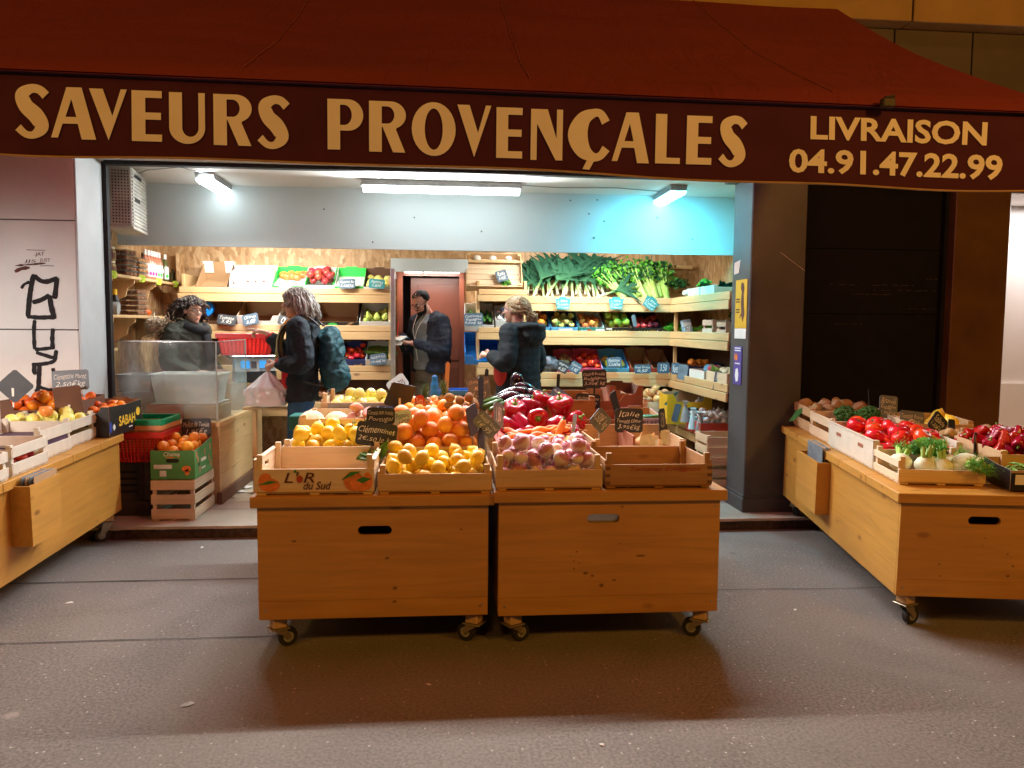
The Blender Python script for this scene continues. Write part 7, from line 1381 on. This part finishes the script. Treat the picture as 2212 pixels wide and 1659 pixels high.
y = WX(255, 680, -2.74).y; t = thing('juice_bottle', 'yellow topped dark juice bottle on the lower wall shelf', 'bottle', TR(-2.76, y, JZ[1])); MB().lathe([(.035, 0), (.038, .01), (.038, .12), (.016, .17), (.015, .2)], 16).build('bottle_body', 'box_black', t, smooth=True); MB().lathe([(.0165, .165), (.0165, .215), (.01, .217)], 12).build('cap', 'ink_yellow', t)
y = WX(240, 680, -2.72).y; tag(MB().tube([(-2.70, y, JZ[1]+.055), (-2.66, y+.005, JZ[1]+.052)], .052, 18).build('tin', 'grey_plastic'), 'grey round tin lying on the lower wall shelf', 'tin')
y = WX(321, 676, -2.70).y; place('clementine', 'clementine', 'single orange clementine at the end of the lower wall shelf', 'clementine', None, TR(-2.71, y, JZ[1]+.032), .032)
t = thing('paint_pail', 'white plastic pail with lid hanging behind the left edge of the counter', 'pail', TR(-2.74, 6.34, 1.30)); MB().lathe([(.085, 0), (.10, .18)], 20).build('pail_body', 'box_white', t, smooth=True); MB().lathe([(.108, .1805), (.108, .205), (.09, .212)], 20).build('lid', 'box_white', t)
t = thing('wall_shelf', 'narrow ledge carrying the white plastic pail', 'shelf'); MB().box(-2.848, -2.63, 6.2, 6.5, 1.275, 1.299).build('shelf_board', 'shelf_pine_y', t)
# ================================================================== PEOPLE
fruit('skin_tone', (.52, .27, .18), (.62, .34, .24), .45, 3, .05, 60, .4, .12); fruit('skin_pale', (.58, .34, .26), (.68, .43, .34), .45, 3, .05, 60, .4, .12)
for nm, c in (('hair_brown', (.030, .016, .011)), ('hair_grey', (.36, .34, .30)), ('hair_black', (.005, .0045, .005)), ('hair_blond', (.36, .27, .15)), ('fur_tan', (.50, .41, .29))): plain(nm, c, .45 if nm != 'hair_black' else .8, .5, 60, spec=.5 if nm != 'hair_black' else .2)
def cloth(name, c, rough=.8, var=.25, fine=180, bump=.15):
    t = NT(name); v = t.coord((1, 1, 1)); f = t.noise(v, 7, 5); w = t.noise(v, fine, 3); t.base(t.mix(.25, t.ramp(f, [(.3, g3(c, 1-var)), (.7, g3(c, 1+var))]), t.ramp(w, [(.3, g3(c, .7)), (.7, g3(c, 1.3))]))); t.set(Roughness=rough); t.b.inputs['Specular IOR Level'].default_value = .3; t.bump(w, bump, .002); M[name] = t.m
cloth('parka_green', (.045, .050, .040)); cloth('wool_black', (.014, .014, .017)); cloth('jacket_ink', (.016, .024, .032)); cloth('jeans_blue', (.03, .10, .22)); cloth('navy_fleece', (.013, .016, .028)); cloth('shirt_grey', (.20, .24, .27)); cloth('khaki', (.11, .095, .07))
cloth('puffer_teal', (.008, .0125, .016), .85, .3, 90); cloth('trousers_slate', (.035, .05, .052)); cloth('pack_teal', (.022, .085, .105), .65, .35, 90); cloth('red_knit', (.55, .02, .02)); cloth('scarf_print', (.30, .26, .10), .8, .9, 40); cloth('scarf_orange', (.75, .26, .02)); cloth('red_bag', (.50, .03, .02))
def cat(pts, k=5):
    P = []; n = len(pts); pts = [Vector(p) for p in pts]
    for i in range(n-1):
        a, b, c, d = pts[max(i-1, 0)], pts[i], pts[i+1], pts[min(i+2, n-1)]
        for s in range(k): t = s/k; P.append(.5*((2*b)+(c-a)*t+(2*a-5*b+4*c-d)*t*t+(3*b-a-3*c+d)*t**3))
    P.append(pts[-1]); return P
def rad(r, k=5):
    o = []
    for i in range(len(r)-1): o += [r[i]+(r[i+1]-r[i])*s/k for s in range(k)]
    return o+[r[-1]]
def limb(mb, pts, r, seg=14, k=5, flat=1.0, ends=True):
    P, Q = cat(pts, k), rad(r, k); mb.tube(P, Q, seg, 0, None, True, flat)
    if ends: mb.ball(P[0], Q[0]*.98); mb.ball(P[-1], Q[-1]*.98)
def fuse(name, mb, mat, parent, voxel, amp=0, fr=9, it=4, X=None, fn=None, mats=None):
    """join overlapping shapes into one continuous skin"""
    o = bpy.data.objects.new('tmp', mb.mesh('tmp', 'paper')); COL.objects.link(o); md = o.modifiers.new('r', 'REMESH'); md.mode = 'VOXEL'; md.voxel_size = voxel; sm = o.modifiers.new('s', 'SMOOTH'); sm.iterations = it; sm.factor = .5
    dg = bpy.context.evaluated_depsgraph_get(); me = bpy.data.meshes.new_from_object(o.evaluated_get(dg)); bpy.data.objects.remove(o); me.materials.clear(); me.materials.append(M[mat]); me.name = name
    if amp or fn:
        N = [v.normal.copy() for v in me.vertices]
        for v, n in zip(me.vertices, N):
            c = v.co; d = amp*(.45*noise.noise(c*fr*.7)+.75*(.28-abs(noise.noise(Vector((c.x*fr, c.y*fr, c.z*fr*1.5+c.x*9)))))+.35*(.25-abs(noise.noise(Vector((c.x*fr*2.2, c.y*fr*2.2, c.z*fr*2.6)))))) if amp else 0
            if fn: d += fn(c)
            v.co = c+n*d
    me.polygons.foreach_set('use_smooth', [True]*len(me.polygons)); me.update(); return put(name, me, parent, X)
def hand(mb, w, d, up, side, curl=.9, s=1.0, point=False):
    """palm from the wrist w along d, back of the hand towards up; side = +1 puts the thumb towards d x up"""
    d = Vector(d).normalized(); up = (Vector(up)-d*Vector(up).dot(d)).normalized(); x = d.cross(up)*side; w = Vector(w)
    mb.tube([w, w+d*.035*s, w+d*.085*s], [.026*s, .036*s, .037*s], 12, 0, None, True, .55)
    for k, (o, L) in enumerate(((.028, .068), (.009, .078), (-.010, .072), (-.028, .056))):
        p = w+d*.083*s+x*o*s; c = curl*(0 if (point and k == 0) else (1.6 if point else 1)); pts = [p-d*.02*s, p]; a = 0
        for q in range(3): a += c*(.45, .6, .45)[q]; dd = d*math.cos(a)-up*math.sin(a); pts.append(pts[-1]+dd*(L*s*(.45, .32, .25)[q]))
        mb.tube(pts, [.010*s, .0098*s, .0092*s, .0085*s, .007*s], 8); mb.ball(pts[-1], .0072*s, 0, None, 1)
    t0 = w+d*.03*s+x*.028*s; td = (d*.75+x*.75-up*.25).normalized(); t1 = t0+td*.040*s; t2 = t1+(d*.95+x*.1-up*.4*curl).normalized()*.034*s; mb.tube([t0-td*.015*s, t0, t1, t2], [.013*s, .0125*s, .011*s, .008*s], 8); mb.ball(t2, .0082*s, 0, None, 1)
def head(mb, X, fem=True):
    b = MB(); b.ball((0, .012, .030), (.073, .092, .086), sub=3); b.ball((0, -.022, -.028), (.058 if fem else .061, .062, .088), sub=3); b.ball((0, -.028, -.074), (.043 if fem else .05, .050, .040)); b.ball((0, -.068, -.098), (.020, .018, .017)); b.tube([(0, -.080, .018), (0, -.098, -.006), (0, -.110, -.024)], [.008, .010, .013], 8); b.ball((0, -.098, -.027), (.017, .013, .011))
    b.ball((0, -.070, .028), (.048, .016, .010))
    for s in (-1, 1): b.ball((s*.036, -.056, -.022), (.022, .022, .022)); b.ball((s*.073, .008, -.006), (.010, .022, .032)); b.ball((s*.030, -.069, .004), (.015, .010, .008))
    b.ball((0, -.083, -.056), (.021, .009, .0055)); b.ball((0, -.082, -.066), (.018, .009, .006)); b.tube([(0, .018, -.06), (0, .030, -.12), (0, .035, -.20)], [.050, .048, .056], 14)
    mb.add([X @ Vector(v) for v in b.v], b.f)
def face_parts(t, X, brow='hair_brown', glasses=None):
    for s in (-1, 1):
        MB().ball((s*.030, -.0755, .004), (.0125, .0065, .0065), 0, None, 2).ball((s*.030, -.0810, .004), (.0055, .0025, .0055), 1, None, 2).build('eye', ['porcelain', 'hair_black'], t, X, True); MB().tube([(s*.014, -.089, .020), (s*.030, -.090, .026), (s*.048, -.080, .020)], [.003, .0042, .0025], 6).build('eyebrow', brow, t, X)
    MB().tube([(-.020, -.089, -.060), (-.008, -.094, -.0605), (.008, -.094, -.0605), (.020, -.089, -.060)], [.002, .0042, .0042, .002], 6).build('lips', 'ink_pink', t, X)
    if glasses:
        mb = MB()
        for s in (-1, 1): mb.tube([(s*.032+.025*math.cos(a*PI/8), -.098, .002+.018*math.sin(a*PI/8)) for a in range(17)], .0022, 5); mb.tube([(s*.057, -.097, .006), (s*.078, -.05, .008), (s*.080, .01, .004)], .002, 5)
        mb.tube([(-.008, -.099, .006), (.008, -.099, .006)], .002, 5); mb.build('glasses', glasses, t, X)
def strands(name, mat, t, X, n, root, flow, seed, r0=.004, seg=4, k=7):
    R = random.Random(seed); mb = MB(); c = 0
    while c < n:
        d = Vector((R.gauss(0, 1), R.gauss(0, 1), R.gauss(0, 1))).normalized()
        if not root(d): continue
        c += 1; p = Vector((d.x*.078, .012+d.y*.096, .030+d.z*.090)); pts = [p]
        for q in range(k): p = flow(p, d, q/(k-1), R); pts.append(p)
        mb.tube(pts, [r0*1.1]+[r0]*(k-1)+[r0*.35], seg)
    return mb.build(name, mat, t, X, True, False)
def figure(label, X, H, skin_, headX, arms, hands, legs, sw=.17):
    t = thing('person', label, 'person', X, None); mb = MB(); head(mb, headX, sw < .19); z = lambda k: k*H
    mb.tube([(0, 0, z(.50)), (0, 0, z(.58)), (0, 0, z(.66)), (0, 0, z(.76)), (0, .01, z(.815)), (0, .02, z(.845))], [.15, .13, .125, .15, .13, .06], 18, 0, None, True, .65)
    for s, (sh, el, wr) in arms.items(): limb(mb, [sh, el, wr], [.046, .038, .026]); 
    for s, (w, d, up, curl, pt) in hands.items(): hand(mb, w, d, up, s, curl, 1.0, pt)
    for hip, kn, an in legs: limb(mb, [hip, kn, an], [.075, .052, .038]); mb.ball((an[0], an[1]-.05, an[2]-.03), (.04, .12, .035))
    fuse('body', mb, skin_, t, .0062, 0, 1, 3); return t
def trousers(t, H, legs, mat, w=.165):
    mb = MB(); mb.tube([(0, 0, H*.46), (0, 0, H*.52), (0, 0, H*.58)], [w*.9, w, w*.88], 18, 0, None, True, .68)
    for hip, kn, an in legs: limb(mb, [(hip[0], hip[1], hip[2]), kn, (an[0], an[1], an[2]+.02)], [.095, .070, .062])
    fuse('trousers', mb, mat, t, .011, .010, 9)
    for hip, kn, an in legs: b = MB(); b.tube([(an[0], an[1]+.05, .04), (an[0], an[1]-.04, .045), (an[0], an[1]-.15, .035)], [.042, .050, .036], 12); b.box(an[0]-.045, an[0]+.045, an[1]-.19, an[1]+.09, 0, .018, bev=.006); b.build('shoe', 'box_black', t, None, True)
def HX(x, y, z, rz=0, rx=0, ry=0): return TR(x, y, z, rz, rx, ry)
FL = .09
# --- shopkeeper in a green parka behind the counter, facing right
H = 1.645; hx = HX(0, -.05, H-.118, -.25, .08); legs = [((.09, 0, .80), (.10, -.02, .45), (.10, 0, .08)), ((-.09, 0, .80), (-.10, -.02, .45), (-.10, 0, .08))]
arms = {1: ((.17, .01, 1.34), (.24, .02, 1.07), (.16, -.20, .98)), -1: ((-.17, .01, 1.34), (-.24, .0, 1.07), (-.14, -.20, .98))}
hands = {1: ((.16, -.21, .98), (-.4, -.8, 0), (.3, 0, 1), .7, False), -1: ((-.14, -.21, .98), (.4, -.8, 0), (-.3, 0, 1), .7, False)}
p = WY(412, 700, 7.2); t = figure('woman with dark curly hair and glasses in a fur hooded green parka behind the counter', TR(p.x-.02, 7.2, FL, math.radians(64)), H, 'skin_pale', hx, arms, hands, legs); trousers(t, H, legs, 'wool_black')
mb = MB(); mb.tube([(0, .0, .74), (0, 0, .95), (0, .0, 1.12), (0, .01, 1.28), (0, .02, 1.38), (0, .03, 1.43)], [.215, .21, .205, .215, .19, .11], 20, 0, None, True, .72)
for s in (1, -1): a = arms[s]; limb(mb, [a[0], a[1], (a[2][0], a[2][1]+.02, a[2][2])], [.085, .075, .058])
mb.tube([(-.13, .02, 1.37), (0, .12, 1.40), (.13, .02, 1.37)], [.05, .07, .05], 12); mb.ball((0, .16, 1.33), (.17, .11, .12)); fuse('parka', mb, 'parka_green', t, .009, .030, 9, 2)
mb = MB()
for i in range(900):
    a = -2.5+5.0*rnd.random(); c = Vector((.20*math.sin(a), .15+.17*math.cos(a), 1.385+rnd.gauss(0, .030))); d = Vector((math.sin(a)*.6+rnd.gauss(0, .5), math.cos(a)*.7+rnd.gauss(0, .5), rnd.gauss(.15, .5))).normalized(); mb.tube([c, c+d*.045, c+d*.075-Vector((0, 0, .018))], [.007, .005, .001], 4)
mb.build('fur_trim', 'fur_tan', t)
mb = MB(); mb.tube(cat([(-.10, -.03, 1.38), (-.06, -.13, 1.36), (.05, -.14, 1.35), (.11, -.04, 1.38), (.07, .08, 1.41), (-.07, .08, 1.41), (-.10, -.03, 1.38)]), .045, 12); mb.tube(cat([(.03, -.15, 1.34), (.05, -.19, 1.20), (.04, -.19, 1.0)]), [.045]*6+[.055]*5, 12, 0, None, True, .5); fuse('scarf', mb, 'wool_black', t, .010, .008, 16)
face_parts(t, hx, 'hair_brown', 'cardboard_dark')
MB().ball((0, .028, .045), (.088, .098, .088), 0, None, 3).build('hair_base', 'hair_brown', t, hx, True)
def curl(p, d, u, R): o = Vector((math.sin(u*14+d.x*30), math.cos(u*13+d.y*30), math.sin(u*12+d.z*20)))*.013; return p+Vector((d.x*.016+R.gauss(0, .003), d.y*.013+.004, d.z*.008-.012*u-.004))+o*.8
strands('hair', 'hair_brown', t, hx, 620, lambda d: d.z > -.62 and (d.y > -.50 or d.z > .55) and not (d.y < -.1 and d.z < .30), curl, 3, .0052)
# --- shopper with grey wavy hair and a teal rucksack, facing left
H = 1.70; hx = HX(0, -.045, H-.118, .08, .06); legs = [((.085, .0, .83), (.09, -.03, .46), (.09, .03, .08)), ((-.085, 0, .83), (-.09, -.05, .46), (-.10, -.05, .08))]
arms = {1: ((.175, .01, 1.39), (.25, .06, 1.11), (.13, -.17, 1.10)), -1: ((-.175, .01, 1.39), (-.22, -.13, 1.14), (-.12, -.30, 1.335))}
hands = {1: ((.13, -.175, 1.10), (-.25, -.8, -.35), (.8, 0, .3), 1.3, False), -1: ((-.12, -.305, 1.34), (.1, -1, .18), (-.3, .1, .9), 1.0, True)}
P2 = WY(652, 760, 6.35); W2X = TR(P2.x, 6.35, FL, math.radians(-92)); t = figure('woman with wavy grey hair, dark jacket and blue jeans pointing across the counter', W2X, H, 'skin_pale', hx, arms, hands, legs); trousers(t, H, legs, 'jeans_blue')
mb = MB(); mb.tube([(0, .0, .80), (0, 0, .95), (0, 0, 1.10), (0, .01, 1.27), (0, .02, 1.41), (0, .03, 1.47)], [.195, .19, .18, .19, .175, .09], 20, 0, None, True, .68)
limb(mb, [arms[1][0], arms[1][1], (.145, -.135, 1.10)], [.085, .080, .055]); limb(mb, [arms[-1][0], arms[-1][1], (-.13, -.255, 1.28)], [.085, .078, .056]); mb.tube(cat([(-.09, -.02, 1.43), (0, .08, 1.47), (.09, -.02, 1.43)]), .045, 12); fuse('jacket', mb, 'jacket_ink', t, .009, .030, 9, 2)
mb = MB(); mb.tube([(.142, -.125, 1.10), (.133, -.165, 1.10)], [.046, .040], 14); mb.build('cuff', 'red_knit', t, None, True); mb = MB(); mb.tube([(-.126, -.25, 1.275), (-.121, -.29, 1.325)], [.048, .042], 14); mb.build('cuff', 'red_knit', t, None, True)
mb = MB(); mb.tube([(0, -.045, .90), (0, -.050, 1.06), (0, -.04, 1.15)], [.16, .155, .13], 18, 0, None, True, .72); fuse('jumper', mb, 'red_knit', t, .012, .004)
mb = MB(); mb.tube(cat([(-.08, -.05, 1.42), (0, -.11, 1.40), (.085, -.05, 1.43), (.05, .06, 1.47), (-.05, .06, 1.47), (-.08, -.05, 1.42)]), .038, 12); fuse('scarf', mb, 'scarf_orange', t, .010, .008, 18)
mb = MB(); mb.tube(cat([(.03, -.13, 1.40), (.045, -.165, 1.28), (.05, -.17, 1.16), (.05, -.155, 1.06)]), [.045]*8+[.055]*8, 12, 0, None, True, .55); fuse('scarf', mb, 'scarf_print', t, .010, .010, 18)
face_parts(t, hx, 'hair_grey'); MB().ball((0, .026, .042), (.084, .098, .086), 0, None, 3).build('hair_base', 'hair_grey', t, hx, True)
def wavy(p, d, u, R): s = 1 if d.x > 0 else -1; return p+Vector((d.x*.014*(1-u)+.006*math.sin(u*9+d.y*20)+R.gauss(0, .003), d.y*.010*(1-u)+.004+.006*math.cos(u*8+d.x*25), -.0245*u**.5+.010*(1-u)*max(0, d.z)))
strands('hair', 'hair_grey', t, hx, 560, lambda d: d.z > -.45 and (d.y > -.45 or d.z > .45) and not (d.y < -.25 and d.z < .30), wavy, 5, .0048, 4, 9)
# rucksack on her back
bt = thing('rucksack', 'teal rucksack with black straps worn on the back of the grey haired woman', 'rucksack', W2X); mb = MB(); mb.ball((0, .24, 1.13), (.145, .105, .25), sub=3); mb.ball((0, .275, 1.0), (.14, .105, .13), sub=3); mb.ball((0, .22, 1.30), (.12, .09, .09)); fuse('pack', mb, 'pack_teal', bt, .009, .045, 9, 2)
mb = MB()
for s in (1, -1): mb.tube(cat([(s*.10, .16, 1.40), (s*.13, .03, 1.485), (s*.145, -.125, 1.36), (s*.16, -.135, 1.15), (s*.17, .02, .97), (s*.13, .2, .93)]), .016, 8, 0, None, True, .5)
mb.tube(cat([(-.13, .33, 1.13), (0, .36, 1.15), (.13, .33, 1.13)]), .006, 6); mb.tube([(.155, .24, .90), (.165, .22, .86), (.16, .24, .82)], .012, 6); mb.build('strap', 'box_black', bt, None, True)
# carrier bag in her near hand
hw = W2X @ Vector((.10, -.245, 1.04)); bm = bmesh.new(); bmesh.ops.create_icosphere(bm, subdivisions=5, radius=1)
bot = .838-hw.z
for v in bm.verts:
    z = v.co.z; u = (z+1)/2; k = 1.0 if u < .55 else max(.10, 1-((u-.55)/.45)**.9*.93); r = .145*k; a = math.atan2(v.co.y, v.co.x); q = math.hypot(v.co.x, v.co.y); q = 1 if u > .05 else q
    fold = 1+.16*math.sin(7*a+5*u)*u+.10*noise.noise(v.co*3.5); v.co = Vector((math.cos(a)*r*fold*q*(1.12 if u < .5 else 1)-.03*(1-u), math.sin(a)*r*fold*q*.8, bot+(-bot)*u))
tag(MB().bm(bm, 0, Matrix.Translation(hw)).build('carrier_bag', 'bag_film', smooth=True), 'full white plastic carrier bag hanging from the hand of the grey haired woman', 'bag')
# --- man writing in a notepad by the brown door
H = 1.795; hx = HX(0, -.10, H-.150, .10, .52); legs = [((.09, .0, .88), (.11, -.04, .49), (.12, .0, .08)), ((-.09, 0, .88), (-.11, -.04, .49), (-.13, .0, .08))]
arms = {1: ((.20, .0, 1.45), (.27, -.02, 1.17), (.08, -.27, 1.235)), -1: ((-.20, .0, 1.45), (-.27, -.04, 1.18), (-.09, -.29, 1.28))}
hands = {1: ((.075, -.275, 1.235), (-.6, -.55, .05), (.2, .2, -1), .6, False), -1: ((-.085, -.295, 1.285), (.45, -.6, .0), (-.2, .1, 1), 1.1, False)}
PM = WY(926, 720, 8.05); MX = TR(PM.x, 8.05, FL, math.radians(-52)); t = figure('bearded man with glasses and earphones writing in a notepad in front of the brown door', MX, H, 'skin_tone', hx, arms, hands, legs, .20); trousers(t, H, legs, 'khaki', .18)
mb = MB(); mb.tube([(0, -.02, .96), (0, -.02, 1.08), (0, -.01, 1.25), (0, .0, 1.42), (0, .01, 1.52)], [.175, .175, .185, .18, .085], 20, 0, None, True, .68); fuse('shirt', mb, 'shirt_grey', t, .012, .008, 9)
mb = MB()
for s in (1, -1):
    mb.tube([(s*.115, .025, .93), (s*.12, .03, 1.05), (s*.125, .03, 1.25), (s*.115, .03, 1.44), (s*.06, .045, 1.53)], [.125, .12, .125, .115, .06], 16, 0, None, True, 1.12); a = arms[s]; limb(mb, [a[0], a[1], (a[2][0]+s*.03, a[2][1]+.045, a[2][2]-.005)], [.088, .080, .052])
mb.box(-.12, .12, .06, .15, .94, 1.45, bev=.05); mb.tube(cat([(-.10, -.02, 1.50), (-.06, .12, 1.50), (.06, .12, 1.50), (.10, -.02, 1.50)]), .045, 12); mb.ball((0, .14, 1.44), (.11, .06, .09)); fuse('jacket', mb, 'navy_fleece', t, .009, .030, 9, 2)
face_parts(t, hx, 'hair_black', 'hair_black'); MB().ball((0, .033, .042), (.079, .086, .078), 0, None, 3).build('hair_base', 'hair_black', t, hx, True); strands('hair', 'hair_black', t, hx, 500, lambda d: d.z > -.25 and (d.y > -.38 or d.z > .60) and not (d.y < -.15 and d.z < .50), lambda p, d, u, R: p+Vector((d.x*.0022+R.gauss(0, .001), d.y*.002, d.z*.002-.001)), 12, .0045, 4, 4)
mb = MB(); mb.ball((0, -.030, -.082), (.052, .056, .036)); mb.ball((0, -.070, -.096), (.030, .026, .024)); mb.tube([(-.062, -.01, -.02), (-.055, -.03, -.07), (-.03, -.06, -.09)], .014, 8); mb.tube([(.062, -.01, -.02), (.055, -.03, -.07), (.03, -.06, -.09)], .014, 8); mb.ball((0, -.088, -.044), (.024, .008, .006)); fuse('beard', mb, 'hair_black', t, .006, .002, 60, 2, hx)
mb = MB()
for s in (1, -1): mb.tube(cat([hx @ Vector((s*.080, .0, -.012)), hx @ Vector((s*.075, -.03, -.10)), Vector((s*.04, -.17, 1.38)), Vector((.0, -.17, 1.24)), Vector((.01, -.15, 1.05))]), .0035, 5)
mb.build('earphone_cord', 'paper', t, None, True)
t = thing('notepad', 'white notepad held open by the bearded man', 'notepad', MX @ TR(-.01, -.375, 1.275, .1, .35)); MB().box(-.075, .075, -.055, .055, 0, .012).build('pages', 'paper', t); MB().box(-.078, .078, -.058, .058, -.004, -.0005).build('cover', 'grey_plastic', t)
tag(MB().tube([(-.075, -.34, 1.295), (-.085, -.32, 1.45)], [.005, .005], 8).build('pen', 'plastic_red', None, MX), 'red pen in the hand of the bearded man', 'pen')
mb = MB(); mb.box(-.04, .05, -.03, .03, 0, .003); tag(mb.build('receipt', 'paper', None, MX @ TR(.02, -.40, 1.235, .5, .9)), 'white paper slip hanging from the notepad of the bearded man', 'paper')
# --- blonde shopper walking away in a dark quilted coat
H = 1.675; hx = HX(0, -.05, H-.118, .10, .05); legs = [((.085, .0, .82), (.09, -.06, .45), (.09, .02, .08)), ((-.085, 0, .82), (-.09, -.10, .46), (-.10, -.10, .08))]
arms = {1: ((.18, .01, 1.36), (.29, .05, 1.10), (.225, -.15, 1.15)), -1: ((-.18, .01, 1.36), (-.27, .05, 1.08), (-.22, -.12, .98))}
hands = {1: ((.222, -.158, 1.152), (-.1, -.9, .1), (.8, 0, .5), .9, False), -1: ((-.22, -.128, .975), (0, -.7, -.7), (-1, 0, 0), .9, False)}
P3 = WY(1120, 760, 6.75); W3X = TR(P3.x, 6.75, FL, math.radians(-126)); t = figure('blonde woman in a dark teal quilted coat walking past the shelves, back to the street', W3X, H, 'skin_pale', hx, arms, hands, legs); trousers(t, H, legs, 'trousers_slate', .175)
mb = MB(); mb.tube([(0, .0, .80), (0, 0, .95), (0, 0, 1.10), (0, .01, 1.25), (0, .02, 1.36), (0, .03, 1.42)], [.235, .232, .222, .215, .195, .10], 22, 0, None, True, .80)
for s in (1, -1): a = arms[s]; limb(mb, [a[0], a[1], (a[2][0], a[2][1]+.03, a[2][2]-.005)], [.085, .078, .060])
mb.tube(cat([(-.11, -.03, 1.39), (-.07, .12, 1.40), (.07, .12, 1.40), (.11, -.03, 1.39)]), .055, 12); b_ = MB(); b_.ball((0, .15, 1.335), (.15, .085, .105), 0, None, 3); b_.tube(cat([(-.13, .02, 1.40), (-.10, .17, 1.41), (0, .215, 1.40), (.10, .17, 1.41), (.13, .02, 1.40)]), .030, 10); fuse('hood', b_, 'puffer_teal', t, .010, .022, 12, 2); fuse('quilted_coat', mb, 'puffer_teal', t, .011, .018, 9, 9, None, lambda c: .0035*abs(math.sin(c.z*PI/.055+.6*noise.noise(c*6)))**.5-.002)
face_parts(t, hx, 'hair_blond', 'box_navy'); MB().ball((0, .028, .042), (.083, .098, .085), 0, None, 3).build('hair_base', 'hair_blond', t, hx, True)
def tied(p, d, u, R): g = Vector((0, .135, -.035)); return p.lerp(g, .12+.10*u)+Vector((d.x, d.y, d.z))*.014*(1-u)+Vector((R.gauss(0, .006), R.gauss(0, .005), R.gauss(0, .006)))
strands('hair', 'hair_blond', t, hx, 420, lambda d: d.z > -.5 and (d.y > -.5 or d.z > .5) and not (d.y < -.2 and d.z < .30), tied, 9, .0042)
mb = MB()
for i in range(150): d = Vector((rnd.gauss(0, 1), rnd.gauss(0, 1), rnd.gauss(0, 1))).normalized(); c = Vector((0, .150, -.045))+d*.030; mb.tube([c, c+Vector((rnd.gauss(0, .02), rnd.gauss(.012, .015), rnd.gauss(-.02, .02))), c+Vector((rnd.gauss(0, .03), rnd.gauss(.02, .02), rnd.gauss(-.05, .02)))], [.005, .005, .002], 4)
mb.build('hair_bun', 'hair_blond', t, hx, True, False)
p = WY(1076, 803, 6.62); mb = MB(); mb.ball((0, 0, 0), (.05, .09, .13), sub=3); mb.tube(cat([(0, -.05, .10), (.0, -.02, .24), (0, .04, .10)]), .008, 6); tag(mb.build('shopping_bag', 'red_bag', None, TR(p.x+.02, p.y, p.z, .4), True), 'red cloth bag at the hip of the blonde woman', 'bag')
# ================================================================== LIGHT: night street, sodium glow from in front, white tubes in the shop
w = bpy.data.worlds.new('World'); SC.world = w; w.use_nodes = True; nt = w.node_tree; bg = nt.nodes['Background']
sky = nt.nodes.new('ShaderNodeTexSky'); sky.sky_type = 'NISHITA'; sky.sun_disc = False; sky.sun_elevation = math.radians(-4); sky.sun_rotation = math.radians(200)
nt.links.new(sky.outputs[0], bg.inputs[0]); bg.inputs[1].default_value = .12
def lamp(kind, name, loc, target, energy, color, **kw):
    l = bpy.data.lights.new(name, kind); l.energy = energy; l.color = color
    for k, v in kw.items(): setattr(l, k, v)
    o = bpy.data.objects.new(name, l); COL.objects.link(o); o.location = loc; o.rotation_euler = (Vector(target)-Vector(loc)).to_track_quat('-Z', 'Y').to_euler(); return o
# sodium street lighting: one distant lamp for the whole road, one street lamp near the right
lamp('SUN', 'street_glow', (-2, -8, 9), (-.2, 2, 0), .28, (1.0, .44, .06), angle=math.radians(8))
lamp('POINT', 'street_lamp', (4.0, -.2, 3.9), (0, 0, 0), 370, (1.0, .42, .05), shadow_soft_size=.22)
lamp('POINT', 'street_lamp', (-5.0, -.5, 3.9), (0, 0, 0), 310, (1.0, .42, .05), shadow_soft_size=.22)
lamp('SPOT', 'pillar_fill_spot', (-3.3, 2.7, 1.55), (-2.95, 5.65, 1.05), 300, (1.0, .91, .85), shadow_soft_size=.25, spot_size=math.radians(54), spot_blend=1.0)  # spot added to brighten the left pillar; soft cone stands for awning shade
# shop tubes (lamps of the same size just below the diffusers)
lamp('AREA', 'tube_lamp', (-.015, 6.66, 2.60), (-.015, 2.2, 1.4), 160, (.93, .98, 1.0), shape='RECTANGLE', size=1.3, size_y=.12)
lamp('AREA', 'tube_lamp', (-1.925, 6.62, 2.60), (-1.7, 5.0, .5), 14, (.93, .98, 1.0), shape='RECTANGLE', size=.12, size_y=.5)
lamp('AREA', 'tube_lamp', (2.0, 6.60, 2.56), (1.95, 7.3, 1.0), 36, (.06, .74, 1.0), shape='RECTANGLE', size=.12, size_y=.5)
for x in (-.62, 1.10): lamp('AREA', 'batten_lamp', (x, 5.09, 2.72), (x, 1.1, 2.30), 122, (1, .95, .90), shape='RECTANGLE', size=1.4, size_y=.05)
lamp('AREA', 'tube_lamp', (-1.65, 7.26, 2.30), (-1.65, 7.75, 1.2), 40, (1, .97, .90), shape='RECTANGLE', size=1.2, size_y=.05)
lamp('AREA', 'tube_lamp', (1.3, 7.26, 2.30), (1.3, 7.75, 1.2), 35, (1, .97, .90), shape='RECTANGLE', size=1.2, size_y=.05)
lamp('AREA', 'tube_lamp', (-.12, 8.0, 2.02), (-.1, 8.3, 1.2), 6, (1, .97, .92), shape='RECTANGLE', size=.55, size_y=.04)
lamp('AREA', 'neighbour_lamp', (5.6, 6.25, 2.58), (5.6, 6.35, 0), 27, (1, .94, .95), shape='RECTANGLE', size=1.6, size_y=.3)
SC.view_settings.view_transform = 'Standard'; SC.view_settings.look = 'None'; SC.view_settings.exposure = 0; SC.view_settings.gamma = 1
SC.cycles.use_denoising = True; SC.cycles.max_bounces = 8; SC.cycles.transparent_max_bounces = 12; SC.cycles.sample_clamp_indirect = 6; SC.cycles.caustics_reflective = False; SC.cycles.caustics_refractive = False
SC.render.film_transparent = False
